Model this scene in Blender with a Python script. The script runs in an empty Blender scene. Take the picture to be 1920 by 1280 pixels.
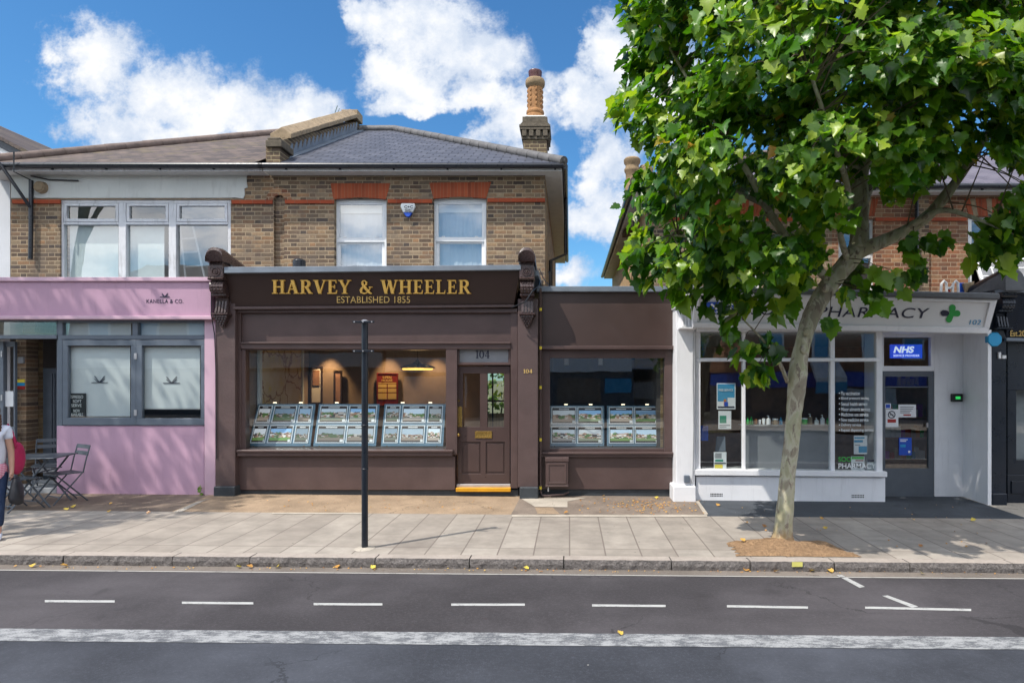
import bpy, bmesh, math, random
from mathutils import Vector, Matrix
R = math.radians
rnd = random.Random(7)
scene = bpy.context.scene
COL = scene.collection

# ------------------------------------------------------------------ camera
F, VX, VY, EYE = 1200.0, 1068.0, 705.0, 2.0        # focal length in photo pixels, vanishing point, eye height
cam_d = bpy.data.cameras.new('camera')
cam = bpy.data.objects.new('camera', cam_d)
COL.objects.link(cam)
cam.location = (0, 0, EYE)
cam.rotation_euler = (R(90), 0, 0)
cam_d.sensor_width = 36
cam_d.lens = F / 1920 * 36
cam_d.shift_x = (960 - VX) / 1920
cam_d.shift_y = (VY - 640) / 1920
cam_d.clip_start = 0.1
cam_d.clip_end = 2000
scene.camera = cam

# ------------------------------------------------------------------ light and exposure
SUN = Vector((-1.26, -1.0, 2.43)).normalized()      # towards the sun
world = bpy.data.worlds.new('World')
scene.world = world
world.use_nodes = True
SUN_STRENGTH, SKY_STRENGTH, EXPOSURE = 3.0, 0.15, 0.70
scene.view_settings.view_transform = 'Standard'
scene.view_settings.look = 'None'
scene.view_settings.exposure = EXPOSURE
scene.view_settings.gamma = 1
scene.cycles.use_denoising = True
scene.cycles.max_bounces = 8
scene.cycles.transparent_max_bounces = 12
scene.cycles.caustics_reflective = False
scene.cycles.caustics_refractive = False
scene.cycles.sample_clamp_indirect = 6
sl = bpy.data.lights.new('sun', 'SUN')
sl.energy = SUN_STRENGTH
sl.angle = R(0.55)
sl.color = (1.0, 0.94, 0.85)
so = bpy.data.objects.new('sun', sl)
COL.objects.link(so)
so.location = (-12, -10, 25)
so.rotation_euler = (-SUN).to_track_quat('-Z', 'Y').to_euler()


class NT:
    """small helper to write node trees"""
    def __init__(s, tree):
        s.t = tree
        s.n = tree.nodes
        s.l = tree.links
    def node(s, typ, **kw):
        nd = s.n.new(typ)
        for k, v in kw.items():
            setattr(nd, k, v)
        return nd
    def put(s, sock, v):
        if isinstance(v, bpy.types.NodeSocket):
            s.l.new(v, sock)
        elif isinstance(v, (tuple, list)) and len(v) == 3 and sock.type == 'RGBA':
            sock.default_value = (*v, 1)
        else:
            sock.default_value = v
    def m(s, op, a, b=None, c=None, clamp=False):
        nd = s.node('ShaderNodeMath', operation=op, use_clamp=clamp)
        s.put(nd.inputs[0], a)
        if b is not None: s.put(nd.inputs[1], b)
        if c is not None: s.put(nd.inputs[2], c)
        return nd.outputs[0]
    def v(s, op, a, b=None):
        nd = s.node('ShaderNodeVectorMath', operation=op)
        s.put(nd.inputs[0], a)
        if b is not None: s.put(nd.inputs[1], b)
        return nd.outputs['Value'] if op in ('LENGTH', 'DOT_PRODUCT', 'DISTANCE') else nd.outputs[0]
    def sep(s, a):
        nd = s.node('ShaderNodeSeparateXYZ')
        s.put(nd.inputs[0], a)
        return nd.outputs
    def comb(s, x=0.0, y=0.0, z=0.0):
        nd = s.node('ShaderNodeCombineXYZ')
        for i, q in enumerate((x, y, z)): s.put(nd.inputs[i], q)
        return nd.outputs[0]
    def noise(s, vec, scale, detail=3, rough=0.55, out=0, dist=0.0):
        nd = s.node('ShaderNodeTexNoise')
        s.put(nd.inputs['Vector'], vec)
        nd.inputs['Scale'].default_value = scale
        nd.inputs['Detail'].default_value = detail
        nd.inputs['Roughness'].default_value = rough
        nd.inputs['Distortion'].default_value = dist
        return nd.outputs[out]
    def white(s, vec):
        nd = s.node('ShaderNodeTexWhiteNoise', noise_dimensions='3D')
        s.put(nd.inputs[0], vec)
        return nd.outputs[0]
    def ss(s, v, lo, hi, a=0.0, b=1.0):
        nd = s.node('ShaderNodeMapRange', interpolation_type='SMOOTHSTEP')
        for i, q in enumerate((v, lo, hi, a, b)): s.put(nd.inputs[i], q)
        return nd.outputs[0]
    def lin(s, v, lo, hi, a=0.0, b=1.0):
        nd = s.node('ShaderNodeMapRange')
        for i, q in enumerate((v, lo, hi, a, b)): s.put(nd.inputs[i], q)
        return nd.outputs[0]
    def ramp(s, fac, stops, const=False):
        nd = s.node('ShaderNodeValToRGB')
        cr = nd.color_ramp
        if const: cr.interpolation = 'CONSTANT'
        while len(cr.elements) < len(stops): cr.elements.new(0.5)
        for e, (p, c) in zip(cr.elements, stops):
            e.position = p
            e.color = (*c, 1)
        s.put(nd.inputs[0], fac)
        return nd.outputs[0]
    def mix(s, fac, a, b, mode='MIX'):
        nd = s.node('ShaderNodeMix', data_type='RGBA', blend_type=mode)
        s.put(nd.inputs[0], fac)
        s.put(nd.inputs[6], a)
        s.put(nd.inputs[7], b)
        return nd.outputs[2]
    def bump(s, h, strength=0.3, dist=0.01):
        nd = s.node('ShaderNodeBump')
        nd.inputs['Strength'].default_value = strength
        nd.inputs['Distance'].default_value = dist
        s.put(nd.inputs['Height'], h)
        return nd.outputs[0]


# sky: Nishita air with cumulus built in directions (the photo's clouds stand to the north)
wt = NT(world.node_tree)
wt.n.clear()
sky = wt.node('ShaderNodeTexSky', sky_type='NISHITA')
sky.sun_disc = False
sky.sun_elevation = math.asin(SUN.z)
sky.sun_rotation = math.atan2(SUN.x, SUN.y)
sky.air_density = 1.0
sky.dust_density = 0.6
sky.ozone_density = 2.0
hs = wt.node('ShaderNodeHueSaturation')
hs.inputs['Saturation'].default_value = 1.15
wt.put(hs.inputs['Color'], sky.outputs[0])
D = wt.node('ShaderNodeTexCoord').outputs['Generated']
dx, dy, dz = wt.sep(D)
yc = wt.m('MAXIMUM', dy, 0.08)
gq = wt.comb(wt.m('DIVIDE', dx, yc), wt.m('DIVIDE', dz, yc), 0.0)
warp = wt.v('SUBTRACT', wt.noise(gq, 5.0, 6, 0.6, 1), (0.5, 0.5, 0.5))
warp2 = wt.v('SUBTRACT', wt.noise(gq, 18.0, 5, 0.6, 1), (0.5, 0.5, 0.5))
gw = wt.v('ADD', gq, wt.v('ADD', wt.v('MULTIPLY', warp, (0.12, 0.11, 0)), wt.v('MULTIPLY', warp2, (0.035, 0.03, 0))))
BLOBS = [(180, 115, 135, 95), (300, 170, 210, 120), (430, 200, 205, 110), (560, 215, 135, 80), (280, 245, 200, 70),
         (810, 60, 200, 125), (760, 140, 135, 90), (900, 110, 135, 95), (705, 20, 110, 60), (740, 185, 100, 45),
         (960, 225, 160, 90), (1090, 195, 140, 90), (1150, 100, 110, 110), (1130, 300, 110, 110), (890, 190, 90, 50), (1150, 400, 70, 90),
         (1000, 280, 150, 70), (1100, 420, 95, 60), (1060, 512, 80, 36), (1240, 160, 120, 140),
         (1500, -60, 200, 90), (-160, 60, 130, 60)]
mask = None
for bx_, by_, rx_, ry_ in BLOBS:
    cx_, cz_ = (bx_ - VX) / F, (VY - by_) / F
    ln = wt.v('LENGTH', wt.v('MULTIPLY', wt.v('SUBTRACT', gw, (cx_, cz_, 0)), (F / rx_, F / ry_, 0)))
    b_ = wt.m('SUBTRACT', 0.9, ln)
    mask = b_ if mask is None else wt.m('SMOOTH_MAX', mask, b_, 0.25)
for bx_, by_, rx_, ry_ in ((845, 228, 60, 28), (1050, 75, 44, 75), (1078, 292, 48, 50), (770, 232, 66, 24), (610, 90, 40, 90)):
    cx_, cz_ = (bx_ - VX) / F, (VY - by_) / F
    ln = wt.v('LENGTH', wt.v('MULTIPLY', wt.v('SUBTRACT', gw, (cx_, cz_, 0)), (F / rx_, F / ry_, 0)))
    mask = wt.m('SUBTRACT', mask, wt.m('MULTIPLY', wt.m('MAXIMUM', wt.m('SUBTRACT', 1.15, ln), 0.0), 0.8))
fine = wt.m('ADD', wt.m('MULTIPLY', wt.noise(gw, 5.5, 10, 0.62), 0.6), wt.m('MULTIPLY', wt.noise(gq, 20.0, 10, 0.7), 0.5))
mask = wt.m('ADD', mask, wt.m('MULTIPLY', wt.m('SUBTRACT', fine, 0.575), 2.5))
mfront = wt.ss(mask, -0.05, 0.46)
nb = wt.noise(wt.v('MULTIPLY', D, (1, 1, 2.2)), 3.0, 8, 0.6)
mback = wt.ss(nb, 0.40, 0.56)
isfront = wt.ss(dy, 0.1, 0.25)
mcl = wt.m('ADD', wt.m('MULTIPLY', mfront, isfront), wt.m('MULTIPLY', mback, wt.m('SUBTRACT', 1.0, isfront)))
shade_n = wt.noise(wt.v('ADD', gq, (0.03, 0.05, 0)), 8.0, 8, 0.65)
shade = wt.m('ADD', wt.m('MULTIPLY', shade_n, 0.8), wt.m('MULTIPLY', mask, 0.25))
cloudcol = wt.ramp(shade, [(0.32, (2.1, 2.55, 3.3)), (0.48, (3.1, 3.4, 3.9)), (0.64, (4.4, 4.4, 4.4))])
fill_cloudcol = wt.ramp(nb, [(0.4, (7.0, 7.5, 8.6)), (0.7, (13.0, 12.8, 12.4))])  # unseen clouds behind and overhead, made extra bright as added fill light
cloudcol = wt.mix(isfront, fill_cloudcol, cloudcol)
skycol = wt.mix(1.0, hs.outputs[0], (0.38, 0.60, 0.70), 'MULTIPLY')
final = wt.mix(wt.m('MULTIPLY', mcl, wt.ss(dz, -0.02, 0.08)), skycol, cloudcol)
bg = wt.node('ShaderNodeBackground')
bg.inputs['Strength'].default_value = SKY_STRENGTH
wt.put(bg.inputs['Color'], final)
wt.l.new(bg.outputs[0], wt.node('ShaderNodeOutputWorld').inputs[0])


# ------------------------------------------------------------------ materials
def new_mat(name):
    m = bpy.data.materials.new(name)
    m.use_nodes = True
    t = NT(m.node_tree)
    t.n.clear()
    out = t.node('ShaderNodeOutputMaterial')
    return m, t, out


def principled(t, out, color, rough=0.5, metal=0.0, spec=0.5, normal=None, emit=None, estr=0.0, coat=0.0):
    p = t.node('ShaderNodeBsdfPrincipled')
    t.put(p.inputs['Base Color'], color)
    t.put(p.inputs['Roughness'], rough)
    t.put(p.inputs['Metallic'], metal)
    t.put(p.inputs['Specular IOR Level'], spec)
    if coat: p.inputs['Coat Weight'].default_value = coat
    if normal is not None: t.put(p.inputs['Normal'], normal)
    if emit is not None:
        t.put(p.inputs['Emission Color'], emit)
        t.put(p.inputs['Emission Strength'], estr)
    t.l.new(p.outputs[0], out.inputs[0])
    return p


def objco(t):
    return t.node('ShaderNodeTexCoord').outputs['Object']


def plain(name, c, rough=0.5, metal=0.0, var=0.12, scale=6.0, bump=0.0, spec=0.5, dirt=0.0, coat=0.0):
    m, t, out = new_mat(name)
    o = objco(t)
    n = t.noise(o, scale, 5, 0.6)
    lo = tuple(x * (1 - var) for x in c)
    hi = tuple(min(1, x * (1 + var)) for x in c)
    col = t.ramp(n, [(0.3, lo), (0.7, hi)])
    if dirt:
        d = t.noise(t.v('MULTIPLY', o, (9, 9, 1.2)), 1.5, 6, 0.65)
        col = t.mix(t.ss(d, 0.52, 0.8, 0, dirt), col, (0.09, 0.075, 0.06))
    nrm = t.bump(t.noise(o, scale * 12, 3, 0.6), bump, 0.01) if bump else None
    principled(t, out, col, t.lin(t.noise(o, scale * 3, 3), 0.3, 0.7, rough * 0.85, min(1, rough * 1.15)), metal, spec, nrm, coat=coat)
    return m


def emissive(name, c, strength):
    m, t, out = new_mat(name)
    principled(t, out, c, 0.4, emit=c, estr=strength)
    return m


def glass_mat(name, tint=(0.93, 0.97, 0.96), f0=0.07, rough=0.0):
    m, t, out = new_mat(name)
    tr = t.node('ShaderNodeBsdfTransparent')
    tr.inputs[0].default_value = (*tint, 1)
    gl = t.node('ShaderNodeBsdfGlossy')
    gl.inputs['Roughness'].default_value = rough
    n = t.bump(t.noise(objco(t), 1.3, 2), 0.012, 0.1)
    t.put(gl.inputs['Normal'], n)
    lw = t.node('ShaderNodeLayerWeight')
    lw.inputs['Blend'].default_value = 0.5
    fac = t.m('ADD', f0, t.m('MULTIPLY', t.m('POWER', lw.outputs['Facing'], 5.0), 1.0 - f0))
    mx = t.node('ShaderNodeMixShader')
    t.put(mx.inputs[0], fac)
    t.l.new(tr.outputs[0], mx.inputs[1])
    t.l.new(gl.outputs[0], mx.inputs[2])
    t.l.new(mx.outputs[0], out.inputs[0])
    return m


def brick_mat(name, stops, mortar=(0.42, 0.33, 0.22), w=0.34, h=0.0745, j=0.009, side='X', soot=0.4, header=0.66):
    """Flemish bond in the wall's own plane"""
    m, t, out = new_mat(name)
    o = objco(t)
    wob = t.v('MULTIPLY', t.v('SUBTRACT', t.noise(o, 9, 2, 0.5, 1), (0.5, 0.5, 0.5)), (0.012, 0.012, 0.008))
    x, y, z = t.sep(t.v('ADD', o, wob))
    u = x if side == 'X' else y
    zr = t.m('DIVIDE', z, h)
    row = t.m('FLOOR', zr)
    fz = t.m('SUBTRACT', zr, row)
    ur = t.m('ADD', t.m('DIVIDE', u, w), t.m('ADD', t.m('MULTIPLY', t.m('MODULO', t.m('ADD', row, 1000), 2.0), 0.5), 100))
    colm = t.m('FLOOR', ur)
    fu = t.m('SUBTRACT', ur, colm)
    hd = t.m('GREATER_THAN', fu, header)
    idv = t.comb(t.m('ADD', t.m('MULTIPLY', colm, 2), hd), row, 0.3)
    rn = t.white(idv)
    rn2 = t.white(t.v('ADD', idv, (7.7, 3.1, 9.0)))
    e1 = t.m('MINIMUM', fu, t.m('SUBTRACT', 1.0, fu))
    e1 = t.m('MINIMUM', e1, t.m('ABSOLUTE', t.m('SUBTRACT', fu, header)))
    e1 = t.m('MULTIPLY', e1, w * 1.25)
    e2 = t.m('MULTIPLY', t.m('MINIMUM', fz, t.m('SUBTRACT', 1.0, fz)), h)
    e = t.m('ADD', t.m('MINIMUM', e1, e2), t.m('MULTIPLY', t.m('SUBTRACT', t.noise(o, 60, 3), 0.5), 0.006))
    mk = t.ss(e, j * 0.35, j * 0.75)
    bc = t.ramp(rn, stops)
    bc = t.mix(t.lin(rn2, 0, 1, 0.0, 0.5), bc, (0.05, 0.04, 0.035))
    bc = t.mix(0.35, bc, t.ramp(t.noise(o, 26, 5, 0.7), [(0.3, (0.25, 0.25, 0.25)), (0.75, (0.9, 0.9, 0.9))]), 'OVERLAY')
    mc = t.mix(t.noise(o, 5, 4), mortar, tuple(q * 0.6 for q in mortar))
    col = t.mix(mk, mc, bc)
    so_ = t.ss(t.noise(o, 0.9, 5, 0.6), 0.5, 0.75, 0.0, soot)
    col = t.mix(so_, col, (0.075, 0.062, 0.055))
    col = t.mix(t.ss(t.noise(o, 2.6, 6, 0.7), 0.46, 0.7, 0.0, soot), col, (0.15, 0.12, 0.10))
    nrm = t.bump(t.m('ADD', t.m('MULTIPLY', mk, 0.8), t.m('MULTIPLY', t.noise(o, 70, 4), 0.35)), 0.6, 0.008)
    principled(t, out, col, 0.9, 0, 0.2, nrm)
    return m


def course_mat(name, stops, rowh, colw, axis=('X', 'Z'), shift=0.0, gap=0.006, rough=0.6, half=True, line=(0.02, 0.02, 0.022), moss=None, bump=0.5, tone=0.25, spots=False):
    """slates, slabs: rows of units in two of the object's axes"""
    m, t, out = new_mat(name)
    o = objco(t)
    sx = dict(zip('XYZ', t.sep(o)))
    u, v_ = sx[axis[0]], sx[axis[1]]
    vr = t.m('ADD', t.m('DIVIDE', v_, rowh), shift)
    row = t.m('FLOOR', vr)
    fv = t.m('SUBTRACT', vr, row)
    off = t.m('MULTIPLY', t.m('MODULO', t.m('ADD', row, 1000), 2.0), 0.5 if half else 0.0)
    ur = t.m('ADD', t.m('DIVIDE', u, colw), t.m('ADD', off, 200))
    c_ = t.m('FLOOR', ur)
    fu = t.m('SUBTRACT', ur, c_)
    rn = t.white(t.comb(c_, row, 0.7))
    e1 = t.m('MULTIPLY', t.m('MINIMUM', fu, t.m('SUBTRACT', 1.0, fu)), colw)
    e2 = t.m('MULTIPLY', fv, rowh)
    if not half: e2 = t.m('MULTIPLY', t.m('MINIMUM', fv, t.m('SUBTRACT', 1.0, fv)), rowh)
    e = t.m('MINIMUM', e1, e2)
    mk = t.ss(e, gap * 0.4, gap)
    base = t.ramp(rn, stops)
    n = t.noise(o, 3.0, 6, 0.65)
    base = t.mix(tone, base, t.ramp(n, [(0.25, (0.2, 0.2, 0.2)), (0.8, (0.85, 0.85, 0.85))]), 'OVERLAY')
    if moss:
        base = t.mix(t.ss(t.noise(o, 2.3, 7, 0.7), 0.5, 0.7, 0, 0.8), base, moss)
    if spots:
        vo = t.node('ShaderNodeTexVoronoi')
        vo.inputs['Scale'].default_value = 3.4
        t.put(vo.inputs['Vector'], t.v('ADD', o, t.v('MULTIPLY', t.noise(o, 9, 2, 0.5, 1), (0.06, 0.06, 0.0))))
        base = t.mix(t.m('MULTIPLY', t.m('LESS_THAN', vo.outputs[0], 0.05), 0.55), base, (0.10, 0.085, 0.075))
        st = t.noise(t.v('MULTIPLY', o, (0.5, 1.6, 1)), 1.5, 7, 0.7)
        base = t.mix(t.ss(st, 0.5, 0.72, 0, 0.45), base, (0.17, 0.145, 0.125))
    col = t.mix(mk, line, base)
    hgt = t.m('ADD', t.m('MULTIPLY', mk, 0.6), t.m('ADD', t.m('MULTIPLY', rn, 0.4), t.m('MULTIPLY', t.noise(o, 40, 4), 0.3)))
    principled(t, out, col, rough, 0, 0.4, t.bump(hgt, bump, 0.008))
    return m


def asphalt(name, c, speck=0.3, blue=0.0, patch=0.25, scale=1.0):
    m, t, out = new_mat(name)
    o = objco(t)
    a = t.noise(o, 0.55 * scale, 6, 0.62)
    b = t.m('ADD', t.m('MULTIPLY', t.noise(o, 150, 2, 0.6), 0.5), t.m('MULTIPLY', t.noise(o, 34, 4, 0.75), 0.5))
    st = t.noise(t.v('MULTIPLY', o, (0.35, 2.2, 1)), 1.1, 5, 0.6)
    col = t.mix(t.ss(a, 0.35, 0.7), tuple(x * (1 - patch) for x in c), tuple(x * (1 + patch) for x in c))
    col = t.mix(t.ss(st, 0.45, 0.7, 0, 0.45), col, tuple(x * 0.72 for x in c))
    col = t.mix(t.ss(b, 0.45, 0.8, 0, speck), col, tuple(min(1, x * 2.6) for x in c))
    cw = t.node('ShaderNodeTexVoronoi', feature='DISTANCE_TO_EDGE')
    cw.inputs['Scale'].default_value = 0.55
    t.put(cw.inputs['Vector'], t.v('ADD', o, t.v('MULTIPLY', t.noise(o, 2.5, 5, 0.6, 1), (0.7, 0.7, 0.0))))
    crack = t.m('MULTIPLY', t.m('LESS_THAN', cw.outputs[0], 0.0045), t.ss(t.noise(o, 0.8, 2), 0.5, 0.6))
    col = t.mix(t.m('MULTIPLY', crack, 0.55), col, tuple(x * 0.35 for x in c))
    oil = t.ss(t.noise(o, 1.7, 4, 0.6), 0.62, 0.74, 0, 0.4)
    col = t.mix(oil, col, tuple(x * 0.5 for x in c))
    vo = t.node('ShaderNodeTexVoronoi')
    vo.inputs['Scale'].default_value = 2.4
    t.put(vo.inputs['Vector'], o)
    sp = t.m('LESS_THAN', vo.outputs[0], 0.018)
    col = t.mix(t.m('MULTIPLY', sp, 0.6), col, (0.45, 0.43, 0.4))
    principled(t, out, col, t.lin(a, 0.3, 0.7, 0.72, 0.9), 0, 0.3, t.bump(b, 0.35, 0.006))
    return m


def stone(name, c, scale=30, var=0.35, bump=0.6, rough=0.85, dist=0.02, tint=None):
    m, t, out = new_mat(name)
    o = objco(t)
    n = t.noise(o, scale, 6, 0.7)
    n2 = t.noise(o, scale * 0.12, 5, 0.6)
    col = t.ramp(n, [(0.28, tuple(x * (1 - var) for x in c)), (0.72, tuple(min(1, x * (1 + var)) for x in c))])
    col = t.mix(t.ss(n2, 0.45, 0.75, 0, 0.5), col, tint or tuple(x * 0.6 for x in c))
    principled(t, out, col, rough, 0, 0.3, t.bump(n, bump, dist))
    return m


def marking(name, c, under, wear=0.5):
    m, t, out = new_mat(name)
    o = objco(t)
    n = t.noise(t.v('MULTIPLY', o, (2, 5, 1)), 3.0, 9, 0.8)
    n2 = t.noise(o, 90, 3, 0.6)
    k = t.ss(t.m('ADD', n, t.m('MULTIPLY', n2, 0.25)), wear, wear + 0.16)
    principled(t, out, t.mix(k, under, c), 0.7, 0, 0.3, t.bump(n2, 0.3, 0.005))
    return m


M = {}
M['stock_brick'] = brick_mat('stock_brick', [(0, (0.25, 0.155, 0.092)), (0.13, (0.33, 0.225, 0.135)), (0.26, (0.17, 0.115, 0.08)), (0.39, (0.38, 0.28, 0.18)), (0.5, (0.13, 0.095, 0.075)), (0.62, (0.34, 0.195, 0.105)), (0.74, (0.085, 0.068, 0.062)), (0.86, (0.30, 0.21, 0.13)), (1, (0.12, 0.088, 0.07))], mortar=(0.47, 0.36, 0.24), j=0.0145, soot=0.55)
M['stock_side'] = brick_mat('stock_side', [(0, (0.30, 0.19, 0.09)), (0.4, (0.36, 0.24, 0.12)), (0.7, (0.42, 0.31, 0.17)), (1, (0.20, 0.13, 0.09))], mortar=(0.50, 0.39, 0.24), side='Y', soot=0.4)
M['red_brick'] = brick_mat('red_brick', [(0, (0.30, 0.12, 0.06)), (0.4, (0.36, 0.17, 0.09)), (0.7, (0.24, 0.10, 0.06)), (1, (0.42, 0.24, 0.13))], mortar=(0.62, 0.47, 0.32), soot=0.2)
M['pale_side'] = plain('pale_side', (0.50, 0.34, 0.19), 0.9, var=0.3, scale=12, bump=0.3, spec=0.2)
M['dark_brick'] = brick_mat('dark_brick', [(0, (0.12, 0.085, 0.06)), (0.5, (0.17, 0.12, 0.08)), (1, (0.23, 0.16, 0.09))], mortar=(0.42, 0.34, 0.2), w=0.30, j=0.012)
M['old_coping'] = stone('old_coping', (0.30, 0.225, 0.145), 12, 0.35, 0.4)
M['sooty'] = stone('sooty', (0.12, 0.10, 0.075), 14, 0.4, 0.4)
M['terracotta'] = stone('terracotta', (0.32, 0.16, 0.065), 9, 0.35, 0.25, 0.75)
M['pot_cap'] = stone('pot_cap', (0.27, 0.19, 0.11), 9, 0.25, 0.25, 0.8)
M['pot_rim'] = plain('pot_rim', (0.09, 0.025, 0.02), 0.35)
M['rubbed'] = course_mat('rubbed', [(0, (0.30, 0.062, 0.024)), (0.5, (0.38, 0.085, 0.032)), (1, (0.24, 0.05, 0.02))], 2.0, 0.062, gap=0.004, rough=0.85, half=False, line=(0.30, 0.14, 0.08), bump=0.3)
M['red_course'] = course_mat('red_course', [(0, (0.30, 0.055, 0.022)), (1, (0.40, 0.08, 0.03))], 2.0, 0.23, gap=0.006, rough=0.85, half=False, line=(0.25, 0.10, 0.06), bump=0.3)
M['new_slate'] = course_mat('new_slate', [(0, (0.060, 0.064, 0.084)), (0.5, (0.078, 0.082, 0.105)), (1, (0.095, 0.098, 0.122))], 0.083, 0.30, gap=0.017, rough=0.6)
M['old_slate'] = course_mat('old_slate', [(0, (0.07, 0.055, 0.052)), (0.5, (0.105, 0.08, 0.072)), (1, (0.145, 0.108, 0.09))], 0.07, 0.22, gap=0.007, rough=0.8, moss=(0.14, 0.112, 0.058), tone=0.5)
M['purple_slate'] = course_mat('purple_slate', [(0, (0.115, 0.10, 0.125)), (1, (0.165, 0.145, 0.17))], 0.08, 0.30, gap=0.009, rough=0.6)
M['ridge_new'] = plain('ridge_new', (0.12, 0.115, 0.115), 0.7, var=0.2, bump=0.2)
M['ridge_old'] = plain('ridge_old', (0.155, 0.115, 0.10), 0.85, var=0.35, scale=3, bump=0.3)
M['lead'] = plain('lead', (0.16, 0.19, 0.23), 0.5, 0.0, var=0.2, scale=3, bump=0.15)
M['black_pipe'] = plain('black_pipe', (0.014, 0.016, 0.022), 0.3, var=0.2)
M['white_paint'] = plain('white_paint', (0.72, 0.72, 0.72), 0.45, var=0.05, bump=0.05, dirt=0.10)
M['peeling'] = plain('peeling', (0.66, 0.66, 0.68), 0.6, var=0.08, bump=0.2, dirt=0.55)
M['soffit'] = plain('soffit', (0.55, 0.53, 0.50), 0.6, var=0.08, dirt=0.15)
M['pharm_white'] = plain('pharm_white', (0.80, 0.80, 0.82), 0.5, var=0.05, scale=2, bump=0.16, dirt=0.16)
M['pharm_fascia'] = plain('pharm_fascia', (0.70, 0.70, 0.70), 0.5, var=0.03, scale=2, dirt=0.04)
M['upvc'] = plain('upvc', (0.80, 0.81, 0.82), 0.3, var=0.02)
M['render_grey'] = plain('render_grey', (0.60, 0.61, 0.58), 0.85, var=0.08, scale=1.6, bump=0.25, spec=0.2, dirt=0.22)
M['white_render'] = plain('white_render', (0.64, 0.65, 0.68), 0.85, var=0.05, scale=1.6, bump=0.25, spec=0.2)
M['pink'] = plain('pink', (0.50, 0.315, 0.42), 0.6, var=0.06, scale=1.5, bump=0.12, spec=0.3, dirt=0.16)
M['pink_trim'] = plain('pink_trim', (0.56, 0.375, 0.46), 0.5, var=0.05, scale=2, bump=0.08)
M['cafe_grey'] = plain('cafe_grey', (0.115, 0.14, 0.175), 0.35, var=0.08)
M['cafe_blue'] = plain('cafe_blue', (0.14, 0.165, 0.2), 0.5, var=0.1)
M['brown'] = plain('brown', (0.090, 0.058, 0.054), 0.36, var=0.16, scale=2.5, bump=0.08, dirt=0.16)
M['brown_wall'] = plain('brown_wall', (0.088, 0.057, 0.054), 0.5, var=0.16, scale=2.0, bump=0.35, dirt=0.08)
M['fascia_brown'] = plain('fascia_brown', (0.040, 0.022, 0.018), 0.38, var=0.12, scale=1.2, bump=0.03)
M['annex_brown'] = plain('annex_brown', (0.064, 0.040, 0.035), 0.4, var=0.1, scale=1.5, bump=0.05)
M['door_brown'] = plain('door_brown', (0.070, 0.044, 0.040), 0.32, var=0.08, scale=3, bump=0.04)
M['bracket_brown'] = plain('bracket_brown', (0.062, 0.038, 0.036), 0.28, var=0.25, scale=14, bump=0.2)
M['plinth'] = plain('plinth', (0.035, 0.042, 0.05), 0.55, var=0.2, bump=0.2)
M['gold'] = plain('gold', (0.86, 0.54, 0.13), 0.42, 0.1, var=0.12, scale=10)
M['gold_paint'] = plain('gold_paint', (0.66, 0.46, 0.16), 0.5, 0.1, var=0.06)
M['brass'] = plain('brass', (0.65, 0.42, 0.12), 0.25, 0.9, var=0.15)
M['yellow_strip'] = plain('yellow_strip', (0.75, 0.36, 0.02), 0.4, 0.3, var=0.12)
M['alu'] = plain('alu', (0.55, 0.54, 0.55), 0.35, 0.6, var=0.1)
M['pole_black'] = plain('pole_black', (0.010, 0.014, 0.022), 0.32, var=0.3, scale=4, bump=0.05)
M['navy'] = plain('navy', (0.007, 0.012, 0.022), 0.3, var=0.25, scale=2, bump=0.08)
M['hood_grey'] = plain('hood_grey', (0.10, 0.105, 0.115), 0.55, var=0.2, bump=0.15)
M['glass'] = glass_mat('glass', f0=0.16)
M['glass_up'] = glass_mat('glass_up', f0=0.24)
M['glass_street'] = glass_mat('glass_street', f0=0.23)
M['door_grey'] = plain('door_grey', (0.10, 0.115, 0.135), 0.4, var=0.08)
M['black_plastic'] = plain('black_plastic', (0.01, 0.011, 0.012), 0.4)
M['road'] = asphalt('road', (0.056, 0.051, 0.055), patch=0.36, speck=0.55)
M['road_near'] = asphalt('road_near', (0.048, 0.052, 0.064), patch=0.36, speck=0.5)
M['gutter'] = asphalt('gutter', (0.17, 0.145, 0.125), speck=0.5)
M['slab'] = course_mat('slab', [(0, (0.275, 0.240, 0.205)), (0.5, (0.315, 0.278, 0.238)), (1, (0.345, 0.307, 0.265))], 1.9, 0.405, axis=('X', 'Y'), shift=0.395, gap=0.011, rough=0.85, half=False, line=(0.17, 0.14, 0.12), bump=0.3, tone=0.45, spots=True)
M['kerb_top'] = stone('kerb_top', (0.37, 0.32, 0.28), 22, 0.15, 0.3)
M['kerb_stone'] = stone('kerb_stone', (0.20, 0.18, 0.17), 34, 0.55, 1.0, 0.8, 0.05)
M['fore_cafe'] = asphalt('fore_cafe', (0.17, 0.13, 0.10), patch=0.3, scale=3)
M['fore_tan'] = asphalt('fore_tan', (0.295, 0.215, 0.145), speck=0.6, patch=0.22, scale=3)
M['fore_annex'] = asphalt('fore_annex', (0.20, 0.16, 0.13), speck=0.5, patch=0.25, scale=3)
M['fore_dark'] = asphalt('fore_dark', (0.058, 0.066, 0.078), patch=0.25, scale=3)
M['cement'] = asphalt('cement', (0.42, 0.37, 0.31), patch=0.2, scale=3)
M['soil'] = stone('soil', (0.36, 0.225, 0.125), 26, 0.45, 1.0, 0.95, 0.05)
M['twig'] = plain('twig', (0.11, 0.085, 0.05), 0.8, var=0.2)
M['mark_white'] = marking('mark_white', (0.42, 0.42, 0.41), (0.10, 0.10, 0.105), 0.46)
M['mark_thick'] = marking('mark_thick', (0.32, 0.325, 0.33), (0.11, 0.115, 0.125), 0.54)
M['mark_thin'] = marking('mark_thin', (0.42, 0.40, 0.37), (0.16, 0.15, 0.14), 0.44)
M['kerb_yellow'] = marking('kerb_yellow', (0.62, 0.58, 0.16), (0.25, 0.23, 0.17), 0.42)
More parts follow.
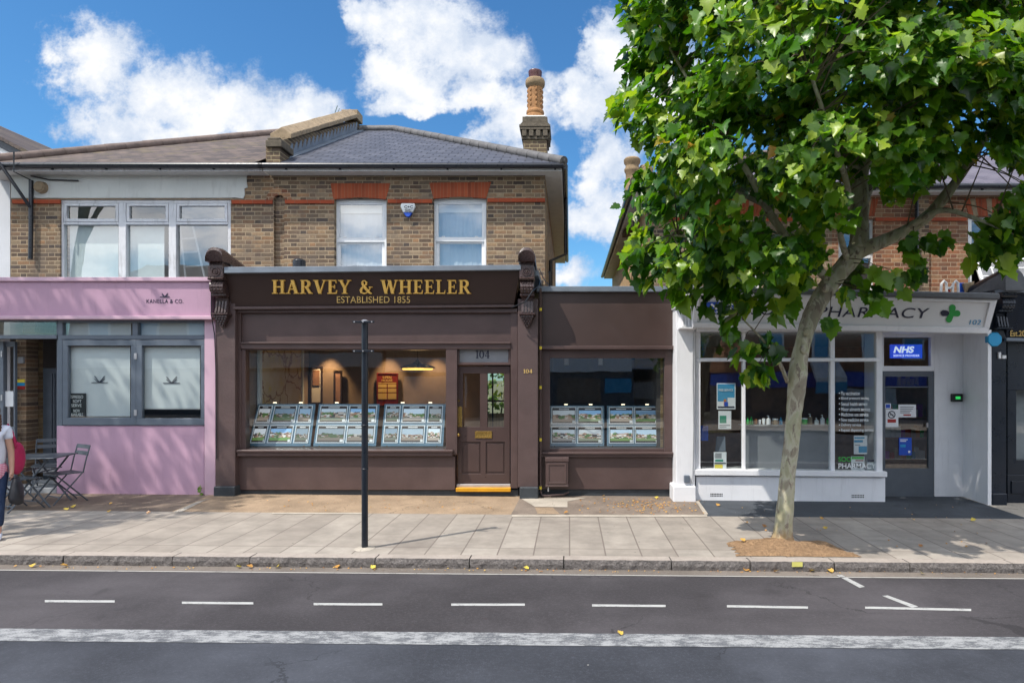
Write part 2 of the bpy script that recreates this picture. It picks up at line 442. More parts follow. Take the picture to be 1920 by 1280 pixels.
M['blind'] = plain('blind', (0.66, 0.70, 0.72), 0.8, var=0.03, scale=1)
M['room_white'] = plain('room_white', (0.60, 0.66, 0.68), 0.8, var=0.05)
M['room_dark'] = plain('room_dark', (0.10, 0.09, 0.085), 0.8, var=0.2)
M['room_brown'] = plain('room_brown', (0.22, 0.165, 0.125), 0.8, var=0.1)
M['room_floor'] = plain('room_floor', (0.12, 0.08, 0.05), 0.4, var=0.2)
M['room_grey'] = plain('room_grey', (0.30, 0.31, 0.32), 0.8, var=0.1)
M['wood_back'] = plain('wood_back', (0.30, 0.16, 0.10), 0.6, var=0.4, scale=3)
M['card_white'] = plain('card_white', (0.78, 0.80, 0.82), 0.4, var=0.02)
M['card_lit'] = emissive('card_lit', (0.55, 0.62, 0.68), 0.10)
M['panel_blue'] = plain('panel_blue', (0.12, 0.21, 0.29), 0.15, var=0.1, spec=0.7)
M['film_grey'] = plain('film_grey', (0.23, 0.24, 0.26), 0.6, var=0.1, scale=1.5)
M['curtain'] = plain('curtain', (0.60, 0.64, 0.72), 0.85, var=0.06, scale=2)
M['ink'] = plain('ink', (0.012, 0.014, 0.04), 0.5)
M['white_ink'] = plain('white_ink', (0.80, 0.82, 0.82), 0.5, var=0.02)
M['nhs_blue'] = plain('nhs_blue', (0.01, 0.075, 0.48), 0.4, var=0.05)
M['poster_blue'] = plain('poster_blue', (0.05, 0.30, 0.52), 0.5, var=0.1)
M['poster_green'] = plain('poster_green', (0.03, 0.27, 0.17), 0.5, var=0.1)
M['green'] = plain('green', (0.015, 0.30, 0.05), 0.4, var=0.05)
M['bright_green'] = plain('bright_green', (0.08, 0.50, 0.09), 0.4, var=0.05)
M['cyan'] = plain('cyan', (0.02, 0.30, 0.56), 0.35, var=0.05)
M['poster_red'] = plain('poster_red', (0.17, 0.012, 0.008), 0.5)
M['red'] = plain('red', (0.36, 0.02, 0.015), 0.5)
M['yellow'] = plain('yellow', (0.75, 0.60, 0.05), 0.5)
M['orange'] = plain('orange', (0.55, 0.20, 0.05), 0.5)
M['purple'] = plain('purple', (0.25, 0.03, 0.28), 0.4)
M['picture_frame'] = plain('picture_frame', (0.03, 0.018, 0.012), 0.4)
M['bistro'] = plain('bistro', (0.075, 0.088, 0.105), 0.4, 0.2, var=0.15)
M['skin'] = plain('skin', (0.48, 0.27, 0.19), 0.55, var=0.06)
M['hair'] = plain('hair', (0.085, 0.032, 0.018), 0.45, var=0.4, scale=30)
M['top_white'] = plain('top_white', (0.62, 0.65, 0.74), 0.85, var=0.05, bump=0.3)
M['jeans'] = plain('jeans', (0.012, 0.028, 0.075), 0.85, var=0.25, bump=0.2)
M['bag_red'] = plain('bag_red', (0.38, 0.01, 0.075), 0.6, var=0.2)
M['bag_black'] = plain('bag_black', (0.014, 0.015, 0.02), 0.6, var=0.3)
M['garden_ground'] = stone('garden_ground', (0.12, 0.12, 0.06), 5, 0.4, 0.4)
M['fence_wood'] = course_mat('fence_wood', [(0, (0.38, 0.27, 0.14)), (1, (0.46, 0.34, 0.19))], 3.0, 0.1, gap=0.01, half=False, line=(0.12, 0.08, 0.04))


def leaf_mat(name, stops, trans=0.42):
    m, t, out = new_mat(name)
    at = t.node('ShaderNodeAttribute')
    at.attribute_name = 'tint'
    col = t.ramp(at.outputs['Fac'], stops)
    p = t.node('ShaderNodeBsdfPrincipled')
    t.put(p.inputs['Base Color'], col)
    p.inputs['Roughness'].default_value = 0.36
    p.inputs['Specular IOR Level'].default_value = 0.6
    tl = t.node('ShaderNodeBsdfTranslucent')
    t.put(tl.inputs[0], t.mix(1.0, col, (1.5, 1.6, 0.5), 'MULTIPLY'))
    mx = t.node('ShaderNodeMixShader')
    mx.inputs[0].default_value = trans
    t.l.new(p.outputs[0], mx.inputs[1])
    t.l.new(tl.outputs[0], mx.inputs[2])
    t.l.new(mx.outputs[0], out.inputs[0])
    return m


def bark_mat():
    m, t, out = new_mat('plane_bark')
    o = objco(t)
    oo = t.v('MULTIPLY', o, (1, 1, 0.45))
    n = t.noise(oo, 7.0, 3, 0.5, 0, 0.6)
    n2 = t.noise(oo, 16.0, 4, 0.6, 0, 0.4)
    n3 = t.noise(o, 60.0, 4, 0.6)
    col = t.ramp(n, [(0.38, (0.32, 0.30, 0.19)), (0.47, (0.40, 0.38, 0.26)), (0.53, (0.44, 0.41, 0.31)), (0.60, (0.27, 0.235, 0.17))])
    col = t.mix(t.ss(n2, 0.585, 0.62, 0, 0.85), col, (0.20, 0.155, 0.12))
    col = t.mix(t.ss(n2, 0.42, 0.36, 0, 0.6), col, (0.31, 0.34, 0.20))
    x, y, z = t.sep(o)
    low = t.ss(t.m('ADD', z, t.m('MULTIPLY', n2, 0.35)), 0.42, 0.2)
    col = t.mix(t.m('MULTIPLY', low, 0.75), col, (0.34, 0.20, 0.085))
    principled(t, out, col, 0.75, 0, 0.3, t.bump(t.m('ADD', t.m('MULTIPLY', t.ss(n2, 0.55, 0.62), 0.7), t.m('MULTIPLY', n3, 0.3)), 0.5, 0.012))
    return m


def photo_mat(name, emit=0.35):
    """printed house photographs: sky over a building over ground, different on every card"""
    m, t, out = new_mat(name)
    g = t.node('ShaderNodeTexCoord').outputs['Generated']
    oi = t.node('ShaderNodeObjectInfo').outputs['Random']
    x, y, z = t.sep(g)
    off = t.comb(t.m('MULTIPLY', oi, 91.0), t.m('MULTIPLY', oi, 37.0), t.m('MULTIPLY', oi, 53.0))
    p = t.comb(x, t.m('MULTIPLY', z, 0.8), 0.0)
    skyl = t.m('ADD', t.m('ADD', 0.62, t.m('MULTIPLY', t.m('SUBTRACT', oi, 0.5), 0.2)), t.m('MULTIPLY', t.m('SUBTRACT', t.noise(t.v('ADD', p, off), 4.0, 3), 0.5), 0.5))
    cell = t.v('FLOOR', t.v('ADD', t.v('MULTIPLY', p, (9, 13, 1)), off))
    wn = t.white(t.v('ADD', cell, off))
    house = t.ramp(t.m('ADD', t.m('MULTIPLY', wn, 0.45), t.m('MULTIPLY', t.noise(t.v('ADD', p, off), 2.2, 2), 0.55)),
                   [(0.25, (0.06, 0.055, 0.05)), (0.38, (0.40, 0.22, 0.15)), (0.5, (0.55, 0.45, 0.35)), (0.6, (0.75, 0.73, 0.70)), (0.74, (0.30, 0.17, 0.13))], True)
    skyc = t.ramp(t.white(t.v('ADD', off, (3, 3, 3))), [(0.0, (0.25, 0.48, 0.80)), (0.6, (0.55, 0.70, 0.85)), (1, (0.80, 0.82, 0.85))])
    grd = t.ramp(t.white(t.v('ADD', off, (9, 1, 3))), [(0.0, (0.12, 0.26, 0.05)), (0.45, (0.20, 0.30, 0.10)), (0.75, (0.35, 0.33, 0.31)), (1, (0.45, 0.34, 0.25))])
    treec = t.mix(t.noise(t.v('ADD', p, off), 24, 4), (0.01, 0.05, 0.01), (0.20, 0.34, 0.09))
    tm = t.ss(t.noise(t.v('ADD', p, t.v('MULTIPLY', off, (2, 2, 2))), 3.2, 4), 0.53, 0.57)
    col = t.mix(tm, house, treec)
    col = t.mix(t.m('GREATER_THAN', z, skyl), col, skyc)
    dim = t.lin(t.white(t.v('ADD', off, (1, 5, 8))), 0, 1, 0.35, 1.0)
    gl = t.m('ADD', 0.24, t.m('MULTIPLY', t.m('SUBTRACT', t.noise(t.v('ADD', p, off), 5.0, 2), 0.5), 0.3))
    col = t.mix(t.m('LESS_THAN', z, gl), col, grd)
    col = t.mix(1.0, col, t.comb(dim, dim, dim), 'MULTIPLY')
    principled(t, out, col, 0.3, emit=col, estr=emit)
    return m


def art_mat():
    m, t, out = new_mat('branch_painting')
    o = objco(t)
    n = t.noise(o, 2.2, 5, 0.65)
    col = t.ramp(n, [(0.3, (0.62, 0.55, 0.42)), (0.55, (0.55, 0.45, 0.25)), (0.68, (0.62, 0.50, 0.10))])
    w = t.node('ShaderNodeTexVoronoi', feature='DISTANCE_TO_EDGE')
    w.inputs['Scale'].default_value = 1.6
    t.put(w.inputs['Vector'], t.v('ADD', o, t.v('MULTIPLY', t.noise(o, 3, 3, 0.5, 1), (0.4, 0.4, 0.4))))
    col = t.mix(t.m('LESS_THAN', w.outputs[0], 0.022), col, (0.28, 0.15, 0.06))
    principled(t, out, col, 0.7)
    return m


def gingham_mat():
    m, t, out = new_mat('gingham')
    x, y, z = t.sep(objco(t))
    u = t.m('ADD', x, y)
    a = t.m('GREATER_THAN', t.m('FRACT', t.m('MULTIPLY', u, 50)), 0.5)
    b = t.m('GREATER_THAN', t.m('FRACT', t.m('MULTIPLY', z, 50)), 0.5)
    principled(t, out, t.ramp(t.m('MULTIPLY', t.m('ADD', a, b), 0.5), [(0, (0.70, 0.62, 0.66)), (0.5, (0.62, 0.22, 0.32)), (1, (0.50, 0.04, 0.13))]), 0.85)
    return m


GREENS = [(0.0, (0.016, 0.062, 0.006)), (0.28, (0.052, 0.155, 0.008)), (0.6, (0.130, 0.265, 0.014)), (0.88, (0.32, 0.42, 0.040)), (0.975, (0.20, 0.30, 0.030)), (1.0, (0.42, 0.20, 0.03))]
M['leaf'] = leaf_mat('leaf', GREENS)
M['leaf_garden'] = leaf_mat('leaf_garden', [(0, (0.05, 0.12, 0.015)), (0.6, (0.14, 0.26, 0.03)), (1, (0.36, 0.36, 0.04))], 0.3)
M['leaf_fallen'] = leaf_mat('leaf_fallen', [(0, (0.32, 0.13, 0.04)), (0.5, (0.60, 0.33, 0.08)), (1, (0.72, 0.58, 0.10))], 0.15)
M['bark'] = bark_mat()
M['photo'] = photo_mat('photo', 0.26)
M['art'] = art_mat()
M['gingham'] = gingham_mat()
M['lamp_gold'] = emissive('lamp_gold', (1.0, 0.55, 0.10), 1.6)
M['spot_lens'] = emissive('spot_lens', (1.0, 0.86, 0.62), 2.0)
M['green_led'] = emissive('green_led', (0.03, 0.55, 0.10), 0.5)


# ------------------------------------------------------------------ geometry helpers
def P(px, py, Y):
    """the point at distance Y that the photo shows at (px, py)"""
    return Vector(((px - VX) * Y / F, Y, EYE - (py - VY) * Y / F))


SLOPE = -0.0085                                     # the street falls gently to the right


def gz(x): return SLOPE * x


def G(px, py, drop=0.0):
    """the point on the ground (drop below the pavement) at (px, py)"""
    Y = (EYE + drop) * F / ((py - VY) - 0.0085 * (px - VX))
    return Vector(((px - VX) * Y / F, Y, EYE - (py - VY) * Y / F))


ORG = {}


def thing(name, label, cat, loc, group=None, rotz=0.0):
    o = bpy.data.objects.new(name, None)
    o.empty_display_size = 0.2
    COL.objects.link(o)
    o.location = loc
    o['label'] = label
    o['category'] = cat
    if group: o['group'] = group
    ORG[o.name] = Vector(loc)
    return o


class MB:
    def __init__(s):
        s.bm = bmesh.new()

    def face(s, pts):
        try:
            return s.bm.faces.new([s.bm.verts.new(p) for p in pts])
        except ValueError:
            return None

    def hexa(s, c):
        """eight corners: 0-3 front loop, 4-7 back loop"""
        v = [s.bm.verts.new(p) for p in c]
        for f in ((0, 1, 2, 3), (7, 6, 5, 4), (0, 4, 5, 1), (1, 5, 6, 2), (2, 6, 7, 3), (3, 7, 4, 0)):
            s.bm.faces.new([v[i] for i in f])
        return s

    def box(s, x0, x1, y0, y1, z0, z1):
        return s.hexa([(x0, y0, z0), (x1, y0, z0), (x1, y0, z1), (x0, y0, z1), (x0, y1, z0), (x1, y1, z0), (x1, y1, z1), (x0, y1, z1)])

    def pbox(s, px0, py0, px1, py1, Y, d):
        a, b = P(px0, py1, Y), P(px1, py0, Y)
        return s.box(a.x, b.x, Y, Y + d, a.z, b.z)

    def pquad(s, corners, d, Ys):
        """slab: pixel corners (TL TR BR BL) with a distance each, d thick away from the viewer"""
        q = [P(c[0], c[1], y) for c, y in zip(corners, Ys)]
        back = [p + Vector((0, d, 0)) for p in q]
        return s.hexa([q[3], q[2], q[1], q[0], back[3], back[2], back[1], back[0]])

    def pframe(s, o, i, Y, d):
        """rectangular frame from four butted bars; o and i are pixel rectangles"""
        s.pbox(o[0], o[1], o[2], i[1], Y, d)
        s.pbox(o[0], i[3], o[2], o[3], Y, d)
        s.pbox(o[0], i[1], i[0], i[3], Y, d)
        s.pbox(i[2], i[1], o[2], i[3], Y, d)
        return s

    def prism_x(s, prof, x0, x1):
        """profile of (y, z) pulled along x"""
        a = [s.bm.verts.new((x0, y, z)) for y, z in prof]
        b = [s.bm.verts.new((x1, y, z)) for y, z in prof]
        s.bm.faces.new(a)
        s.bm.faces.new(b[::-1])
        n = len(prof)
        for i in range(n):
            s.bm.faces.new([a[i], b[i], b[(i + 1) % n], a[(i + 1) % n]])
        return s

    def prism_y(s, prof, y0, y1):
        """profile of (x, z) pulled along y"""
        a = [s.bm.verts.new((x, y0, z)) for x, z in prof]
        b = [s.bm.verts.new((x, y1, z)) for x, z in prof]
        s.bm.faces.new(a)
        s.bm.faces.new(b[::-1])
        n = len(prof)
        for i in range(n):
            s.bm.faces.new([a[i], b[i], b[(i + 1) % n], a[(i + 1) % n]])
        return s

    def tube(s, pts, radii, n=8, cap=True):
        pts = [Vector(p) for p in pts]
        if not isinstance(radii, (list, tuple)): radii = [radii] * len(pts)
        rings = []
        up = None
        for i, p in enumerate(pts):
            d = (pts[min(i + 1, len(pts) - 1)] - pts[max(i - 1, 0)]).normalized()
            if up is None:
                up = Vector((0, 0, 1)) if abs(d.z) < 0.9 else Vector((0, 1, 0))
            u = d.cross(up)
            if u.length < 1e-5: u = d.cross(Vector((1, 0, 0)))
            u.normalize()
            w = u.cross(d).normalized()
            up = w
            rings.append([s.bm.verts.new(p + (u * math.cos(2 * math.pi * k / n) + w * math.sin(2 * math.pi * k / n)) * radii[i]) for k in range(n)])
        for a, b in zip(rings, rings[1:]):
            for k in range(n):
                s.bm.faces.new([a[k], a[(k + 1) % n], b[(k + 1) % n], b[k]])
        if cap:
            s.bm.faces.new(rings[0][::-1])
            s.bm.faces.new(rings[-1])
        return s

    def lathe(s, prof, c, n=20, cap=True, ripple=0.0, waves=0):
        c = Vector(c)
        rings = []
        for r, z in prof:
            rings.append([s.bm.verts.new(c + Vector((r * math.cos(2 * math.pi * k / n), r * math.sin(2 * math.pi * k / n), z))) for k in range(n)])
        for a, b in zip(rings, rings[1:]):
            for k in range(n):
                s.bm.faces.new([a[k], a[(k + 1) % n], b[(k + 1) % n], b[k]])
        if cap:
            s.bm.faces.new(rings[0][::-1])
            s.bm.faces.new(rings[-1])
        return s

    def ball(s, c, r, sc=(1, 1, 1), seg=10):
        g = bmesh.ops.create_uvsphere(s.bm, u_segments=seg, v_segments=max(4, seg // 2 + 1), radius=r)
        for v in g['verts']:
            v.co = Vector((v.co.x * sc[0], v.co.y * sc[1], v.co.z * sc[2])) + Vector(c)
        return s

    def torus(s, c, R_, r_, n=20, k=6, axis='y'):
        c = Vector(c)
        rings = []
        for i in range(n):
            a = 2 * math.pi * i / n
            d = Vector((math.cos(a), 0, math.sin(a))) if axis == 'y' else Vector((math.cos(a), math.sin(a), 0))
            o = Vector((0, 1, 0)) if axis == 'y' else Vector((0, 0, 1))
            rings.append([s.bm.verts.new(c + d * (R_ + r_ * math.cos(2 * math.pi * j / k)) + o * r_ * math.sin(2 * math.pi * j / k)) for j in range(k)])
        for i in range(n):
            a, b = rings[i], rings[(i + 1) % n]
            for j in range(k):
                s.bm.faces.new([a[j], a[(j + 1) % k], b[(j + 1) % k], b[j]])
        return s

    def build(s, name, mat, parent=None, bevel=0.0, smooth=False, segs=1):
        bmesh.ops.recalc_face_normals(s.bm, faces=s.bm.faces)
        if bevel:
            ed = [e for e in s.bm.edges if len(e.link_faces) == 2 and e.calc_face_angle(0) > 0.5]
            bmesh.ops.bevel(s.bm, geom=ed, offset=bevel, segments=segs, affect='EDGES', clamp_overlap=True)
        me = bpy.data.meshes.new(name)
        if parent is not None:
            org = ORG[parent.name]
        else:
            xs = [v.co for v in s.bm.verts]
            lo = [min(q[i] for q in xs) for i in range(3)]
            hi = [max(q[i] for q in xs) for i in range(3)]
            org = Vector(((lo[0] + hi[0]) / 2, (lo[1] + hi[1]) / 2, lo[2]))
        for v in s.bm.verts: v.co -= org
        s.bm.to_mesh(me)
        s.bm.free()
        if smooth:
            for p in me.polygons: p.use_smooth = True
            if smooth != 'all':
                try:
                    me.set_sharp_from_angle(angle=R(40))
                except Exception:
                    pass
        me.materials.append(M[mat] if isinstance(mat, str) else mat)
        o = bpy.data.objects.new(name, me)
        COL.objects.link(o)
        if parent is not None:
            o.parent = parent
        else:
            o.location = org
        ORG[o.name] = org
        return o


def tag(o, label, cat, group=None):
    o['label'] = label
    o['category'] = cat
    if group: o['group'] = group
    return o


def structure(o, kind='structure'):
    o['kind'] = kind
    return o


def copy_tree(root, loc, label, group=None):
    """a copy of a thing with copies of its parts and sub-parts"""
    c = root.copy()
    COL.objects.link(c)
    c.location = loc
    c['label'] = label
    if group: c['group'] = group
    for ch in list(root.children):
        k = ch.copy()
        COL.objects.link(k)
        k.parent = c
        for g in list(ch.children):
            q = g.copy()
            COL.objects.link(q)
            q.parent = k
    return c


# ------------------------------------------------------------------ lettering
def font_geometry(body, shear=0.0, bold=0.0, spacing=1.0, extrude=0.05):
    cu = bpy.data.curves.new('lettering_source', 'FONT')
    cu.body = body
    cu.shear = shear
    cu.offset = bold
    cu.space_character = spacing
    cu.extrude = extrude
    cu.align_x = 'CENTER' if '\n' in body else 'LEFT'
    o = bpy.data.objects.new('lettering_source', cu)
    COL.objects.link(o)
    dg = bpy.context.evaluated_depsgraph_get()
    me = bpy.data.meshes.new_from_object(o.evaluated_get(dg))
    vs = [tuple(v.co) for v in me.vertices]
    fs = [tuple(p.vertices) for p in me.polygons]
    bpy.data.objects.remove(o)
    bpy.data.curves.remove(cu)
    bpy.data.meshes.remove(me)
    return vs, fs


def letters(mb, geo, rect, Yf, depth, rise=None):
    """put letter outlines in a pixel rectangle (x0, y_top, x1, y_bottom); Yf gives the wall's distance at (px, py); rise = pixels the line drops from left to right"""
    vs, fs = geo
    x0 = min(v[0] for v in vs); x1 = max(v[0] for v in vs)
    y0 = min(v[1] for v in vs); y1 = max(v[1] for v in vs)
    z0 = min(v[2] for v in vs); z1 = max(v[2] for v in vs)
    bv = []
    for x, y, z in vs:
        fx = (x - x0) / (x1 - x0)
        px = rect[0] + fx * (rect[2] - rect[0])
        py = rect[3] - (y - y0) / (y1 - y0) * (rect[3] - rect[1]) + (rise or 0) * fx
        Y = Yf(px, py) if callable(Yf) else Yf
        p = P(px, py, Y)
        p.y -= 0.002 + depth * (z - z0) / max(1e-6, z1 - z0)
        bv.append(mb.bm.verts.new(p))
    for f in fs:
        try:
            mb.bm.faces.new([bv[i] for i in f])
        except ValueError:
            pass
    return mb


def _stroke(pts, wid):
    out_l, out_r = [], []
    n = len(pts)
    for i in range(n):
        a = pts[max(0, i - 1)]
        b = pts[min(n - 1, i + 1)]
        dx_, dy_ = b[0] - a[0], b[1] - a[1]
        L = math.hypot(dx_, dy_) or 1
        nx, ny = -dy_ / L, dx_ / L
        w = wid[i] / 2
        out_l.append((pts[i][0] + nx * w, pts[i][1] + ny * w))
        out_r.append((pts[i][0] - nx * w, pts[i][1] - ny * w))
    return [[out_l[i], out_l[i + 1], out_r[i + 1], out_r[i]] for i in range(n - 1)]


def serif_glyph(ch):
    """roman capitals as overlapping convex pieces, cap height 1; returns (pieces, width)"""
    T, t, s = 0.175, 0.075, 0.055
    def bx(a, b, c, d): return [(a, c), (b, c), (b, d), (a, d)]
    def slab(cx, w, y): return [(cx - w, y), (cx + w, y), (cx + w * 0.86, y + s), (cx - w * 0.86, y + s)] if y < 0.5 else [(cx - w * 0.86, y - s), (cx + w * 0.86, y - s), (cx + w, y), (cx - w, y)]
    def diag(x0, y0, x1, y1, w): return [(x0 - w / 2, y0), (x0 + w / 2, y0), (x1 + w / 2, y1), (x1 - w / 2, y1)]
    if ch == 'H':
        return [bx(.12, .12 + T, 0, 1), bx(.62, .62 + T, 0, 1), bx(.25, .65, .46, .54), slab(.21, .2, 0), slab(.21, .2, 1), slab(.71, .2, 0), slab(.71, .2, 1)], .92
    if ch == 'A':
        return [diag(.14, 0, .44, 1, t), diag(.70, 0, .42, 1, T + .03), bx(.24, .62, .30, .37), slab(.14, .15, 0), slab(.70, .19, 0)], .88
    if ch == 'V':
        return [diag(.44, 0, .16, 1, T + .03), diag(.44, 0, .74, 1, t), slab(.16, .19, 1), slab(.74, .15, 1)], .88
    if ch == 'W':
        return [diag(.36, 0, .14, 1, T + .02), diag(.36, 0, .58, 1, t), diag(.80, 0, .58, 1, T + .02), diag(.80, 0, 1.04, 1, t), slab(.14, .17, 1), slab(1.04, .14, 1), slab(.56, .12, 1)], 1.16
    if ch == 'Y':
        return [bx(.34, .34 + T, 0, .46), diag(.42, .42, .15, 1, T + .01), diag(.45, .42, .72, 1, t), slab(.43, .2, 0), slab(.15, .18, 1), slab(.72, .14, 1)], .85
    if ch in 'EL':
        g = [bx(.12, .12 + T, 0, 1), slab(.21, .2, 0), bx(.25, .64, 0, .07), [(.58, .06), (.64, .06), (.67, .26), (.63, .26)]]
        if ch == 'E':
            g += [slab(.21, .2, 1), bx(.25, .61, .93, 1), [(.55, .94), (.61, .94), (.63, .76), (.59, .76)], bx(.25, .5, .475, .545), bx(.47, .52, .38, .64)]
        else:
            g += [slab(.21, .2, 1)]
        return g, .72
    if ch == 'R':
        pts = [(.26, .965)] + [(.42 + .20 * math.sin(a), .735 + .23 * math.cos(a)) for a in [k * math.pi / 10 for k in range(0, 11)]] + [(.26, .505)]
        wid = [.07, .08] + [.08 + (T - .06) * math.sin(k * math.pi / 10) for k in range(1, 10)] + [.08, .07]
        return [bx(.12, .12 + T, 0, 1), slab(.21, .2, 0), slab(.21, .18, 1)] + _stroke(pts, wid) + [diag(.72, 0, .44, .51, T + .02), bx(.66, .87, 0, .05)], .88
    if ch == '&':
        path = [(.82, .50), (.76, .36), (.66, .18), (.52, .06), (.36, .02), (.20, .10), (.16, .26), (.24, .42), (.40, .55), (.52, .68), (.54, .82), (.44, .95), (.33, .95), (.25, .84), (.28, .70), (.40, .50), (.55, .30), (.70, .12), (.82, .02), (.90, .02)]
        wid = [.05, .06, .07, .08, .10, .15, .17, .14, .09, .09, .12, .08, .08, .12, .15, .18, .18, .17, .10, .06]
        return _stroke(path, wid) + [bx(.70, .94, .46, .51)], 1.0
    if ch == '1':
        return [bx(.2, .2 + T, 0, 1), slab(.29, .2, 0), [(.06, .80), (.06, .86), (.22, 1), (.22, .88)]], .52
    if ch == '0':
        pts = [(.36 + .26 * math.sin(a), .5 + .46 * math.cos(a)) for a in [k * math.pi / 10 for k in range(21)]]
        wid = [.06 + (T - .05) * abs(math.sin(k * math.pi / 10)) for k in range(21)]
        return _stroke(pts, wid), .74
    if ch == '4':
        return [bx(.40, .40 + T, 0, 1), bx(.04, .70, .24, .32), diag(.10, .30, .46, 1, .08), slab(.48, .17, 0)], .74
    return [], .42


def serif_line(mb, text, rect, Yf, depth, gap=0.04):
    x, glyphs = 0.0, []
    for ch in text:
        g, w = serif_glyph(ch)
        glyphs.append((x, g))
        x += w + gap
    total = x - gap
    k = 0
    for gx, g in glyphs:
        for poly in g:
            k += 1
            e = (k % 5) * 0.0008
            fr, bk = [], []
            for ux, uy in poly:
                px = rect[0] + (gx + ux) / total * (rect[2] - rect[0])
                py = rect[3] - uy * (rect[3] - rect[1])
                Y = Yf(px, py) if callable(Yf) else Yf
                p = P(px, py, Y)
                fr.append(mb.bm.verts.new(p - Vector((0, depth + e, 0))))
                bk.append(mb.bm.verts.new(p - Vector((0, 0.001 + e * 0.3, 0))))
            mb.bm.faces.new(fr)
            mb.bm.faces.new(bk[::-1])
            n = len(fr)
            for i in range(n):
                mb.bm.faces.new([fr[i], fr[(i + 1) % n], bk[(i + 1) % n], bk[i]])
    return mb


# ------------------------------------------------------------------ the ground, pavement and road
def sheet(name, pts, mat, dz_=0.0, thick=0.0):
    """flat sheet following the street's fall; pts are (x, y)"""
    mb = MB()
    mb.face([(x, y, gz(x) + dz_) for x, y in pts])
    return structure(mb.build(name, mat))


YB, YKF, YK = 9.23, 7.13, 6.957                     # back of paving, back of kerb, face of kerb
mb = MB()
mb.face([(-400, -400, -0.9), (400, -400, -0.9), (400, 400, -0.9), (-400, 400, -0.9)])
structure(mb.build('ground', 'garden_ground'))
sheet('road', [(-60, 4.99), (60, 4.99), (60, 6.80), (-60, 6.80)], 'road', -0.10)
sheet('road', [(-60, -3.4), (60, -3.4), (60, 4.99), (-60, 4.99)], 'road_near', -0.10)
sheet('gutter', [(-60, 6.80), (60, 6.80), (60, 7.0), (-60, 7.0)], 'gutter', -0.10)
sheet('pavement', [(-60, YKF), (60, YKF), (60, YB), (-60, YB)], 'slab', 0.0)
sheet('pavement', [(-60, -9.2), (60, -9.2), (60, -3.4), (-60, -3.4)], 'slab', 0.0)
# forecourts between the paving and the shops
xa = lambda px, Y: (px - VX) * Y / F
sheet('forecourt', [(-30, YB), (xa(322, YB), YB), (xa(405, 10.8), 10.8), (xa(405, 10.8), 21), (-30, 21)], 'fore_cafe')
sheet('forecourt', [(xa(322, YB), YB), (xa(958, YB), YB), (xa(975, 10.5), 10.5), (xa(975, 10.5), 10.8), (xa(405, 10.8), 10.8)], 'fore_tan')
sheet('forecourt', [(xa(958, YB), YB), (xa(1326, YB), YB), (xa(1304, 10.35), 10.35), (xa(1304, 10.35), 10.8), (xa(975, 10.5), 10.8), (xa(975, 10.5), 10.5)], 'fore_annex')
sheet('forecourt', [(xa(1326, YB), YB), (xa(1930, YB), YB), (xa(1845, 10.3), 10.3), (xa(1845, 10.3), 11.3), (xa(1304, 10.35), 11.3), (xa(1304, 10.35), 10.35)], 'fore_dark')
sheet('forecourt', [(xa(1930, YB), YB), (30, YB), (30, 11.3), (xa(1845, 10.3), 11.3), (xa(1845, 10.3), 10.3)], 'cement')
# cement patch and concrete edging by the annex
sheet('paving_patch', [tuple(G(*q)[:2]) for q in ((978, 935), (1100, 933), (1064, 940), (1064, 951), (1003, 950))], 'cement', 0.005)
sheet('paving_patch', [tuple(G(*q)[:2]) for q in ((1003, 951), (1036, 951), (1050, 964), (1008, 963))], 'fore_tan', 0.005)
sheet('paving_patch', [tuple(G(*q)[:2]) for q in ((322, 961), (370, 940), (398, 934), (384, 938), (340, 960))], 'cement', 0.005)
sheet('paving_edge', [tuple(G(*q)[:2]) for q in ((960, 965), (1326, 965), (1326, 969), (960, 969))], 'cement', 0.006)
sheet('paving_edge', [tuple(G(*q)[:2]) for q in ((510, 961), (690, 961), (690, 964), (510, 964))], 'cement', 0.006)
sheet('paving_edge', [tuple(G(*q)[:2]) for q in ((1304, 939), (1310, 939), (1328, 964), (1321, 965))], 'cement', 0.006)

# granite kerb: stones with dressed tops and rough faces
mb, mt = MB(), MB()
joints = [-40, xa(-260, YK), xa(-60, YK), xa(118, YK), xa(323, YK), xa(468, YK), xa(703, YK), xa(880, YK), xa(1057, YK), xa(1259, YK), xa(1407, YK), xa(1565, YK), xa(1706, YK), xa(1900, YK), xa(2080, YK), 30]
joints = sorted(set([j for j in joints if j > -7.8] + [-40, -30, -20, -12, -9.4, -8.6]))
for a, b in zip(joints, joints[1:]):
    n = max(2, int((b - a) / 0.06)) if b - a < 4 else 2
    g = 0.006
    top, mid, bot, back = [], [], [], []
    for i in range(n + 1):
        x = a + g + (b - a - 2 * g) * i / n
        j = lambda s: (rnd.random() - 0.5) * s
        top.append((x, YK + 0.012 + j(.008), gz(x) + 0.004 + j(.004)))
        mid.append((x, YK - 0.004 + j(.02), gz(x) - 0.05 + j(.012)))
        bot.append((x, YK + 0.004 + j(.014), gz(x) - 0.14))
        back.append((x, YKF, gz(x) + 0.002))
    for i in range(n):
        mb.face([mid[i], mid[i + 1], top[i + 1], top[i]])
        mb.face([bot[i], bot[i + 1], mid[i + 1], mid[i]])
        mt.face([top[i], top[i + 1], back[i + 1], back[i]])
    for k, q in ((0, a + g), (n, b - g)):
        mb.face([bot[k], mid[k], top[k], back[k], (q, YKF, gz(q) - 0.14)])
structure(mb.build('kerb', 'kerb_stone'))
structure(mt.build('kerb', 'kerb_top'))

# road markings
def mark(name, pts, mat):
    mb = MB()
    mb.face([G(px, py, 0.10) + Vector((0, 0, 0.004)) for px, py in pts])
    return structure(mb.build(name, mat))


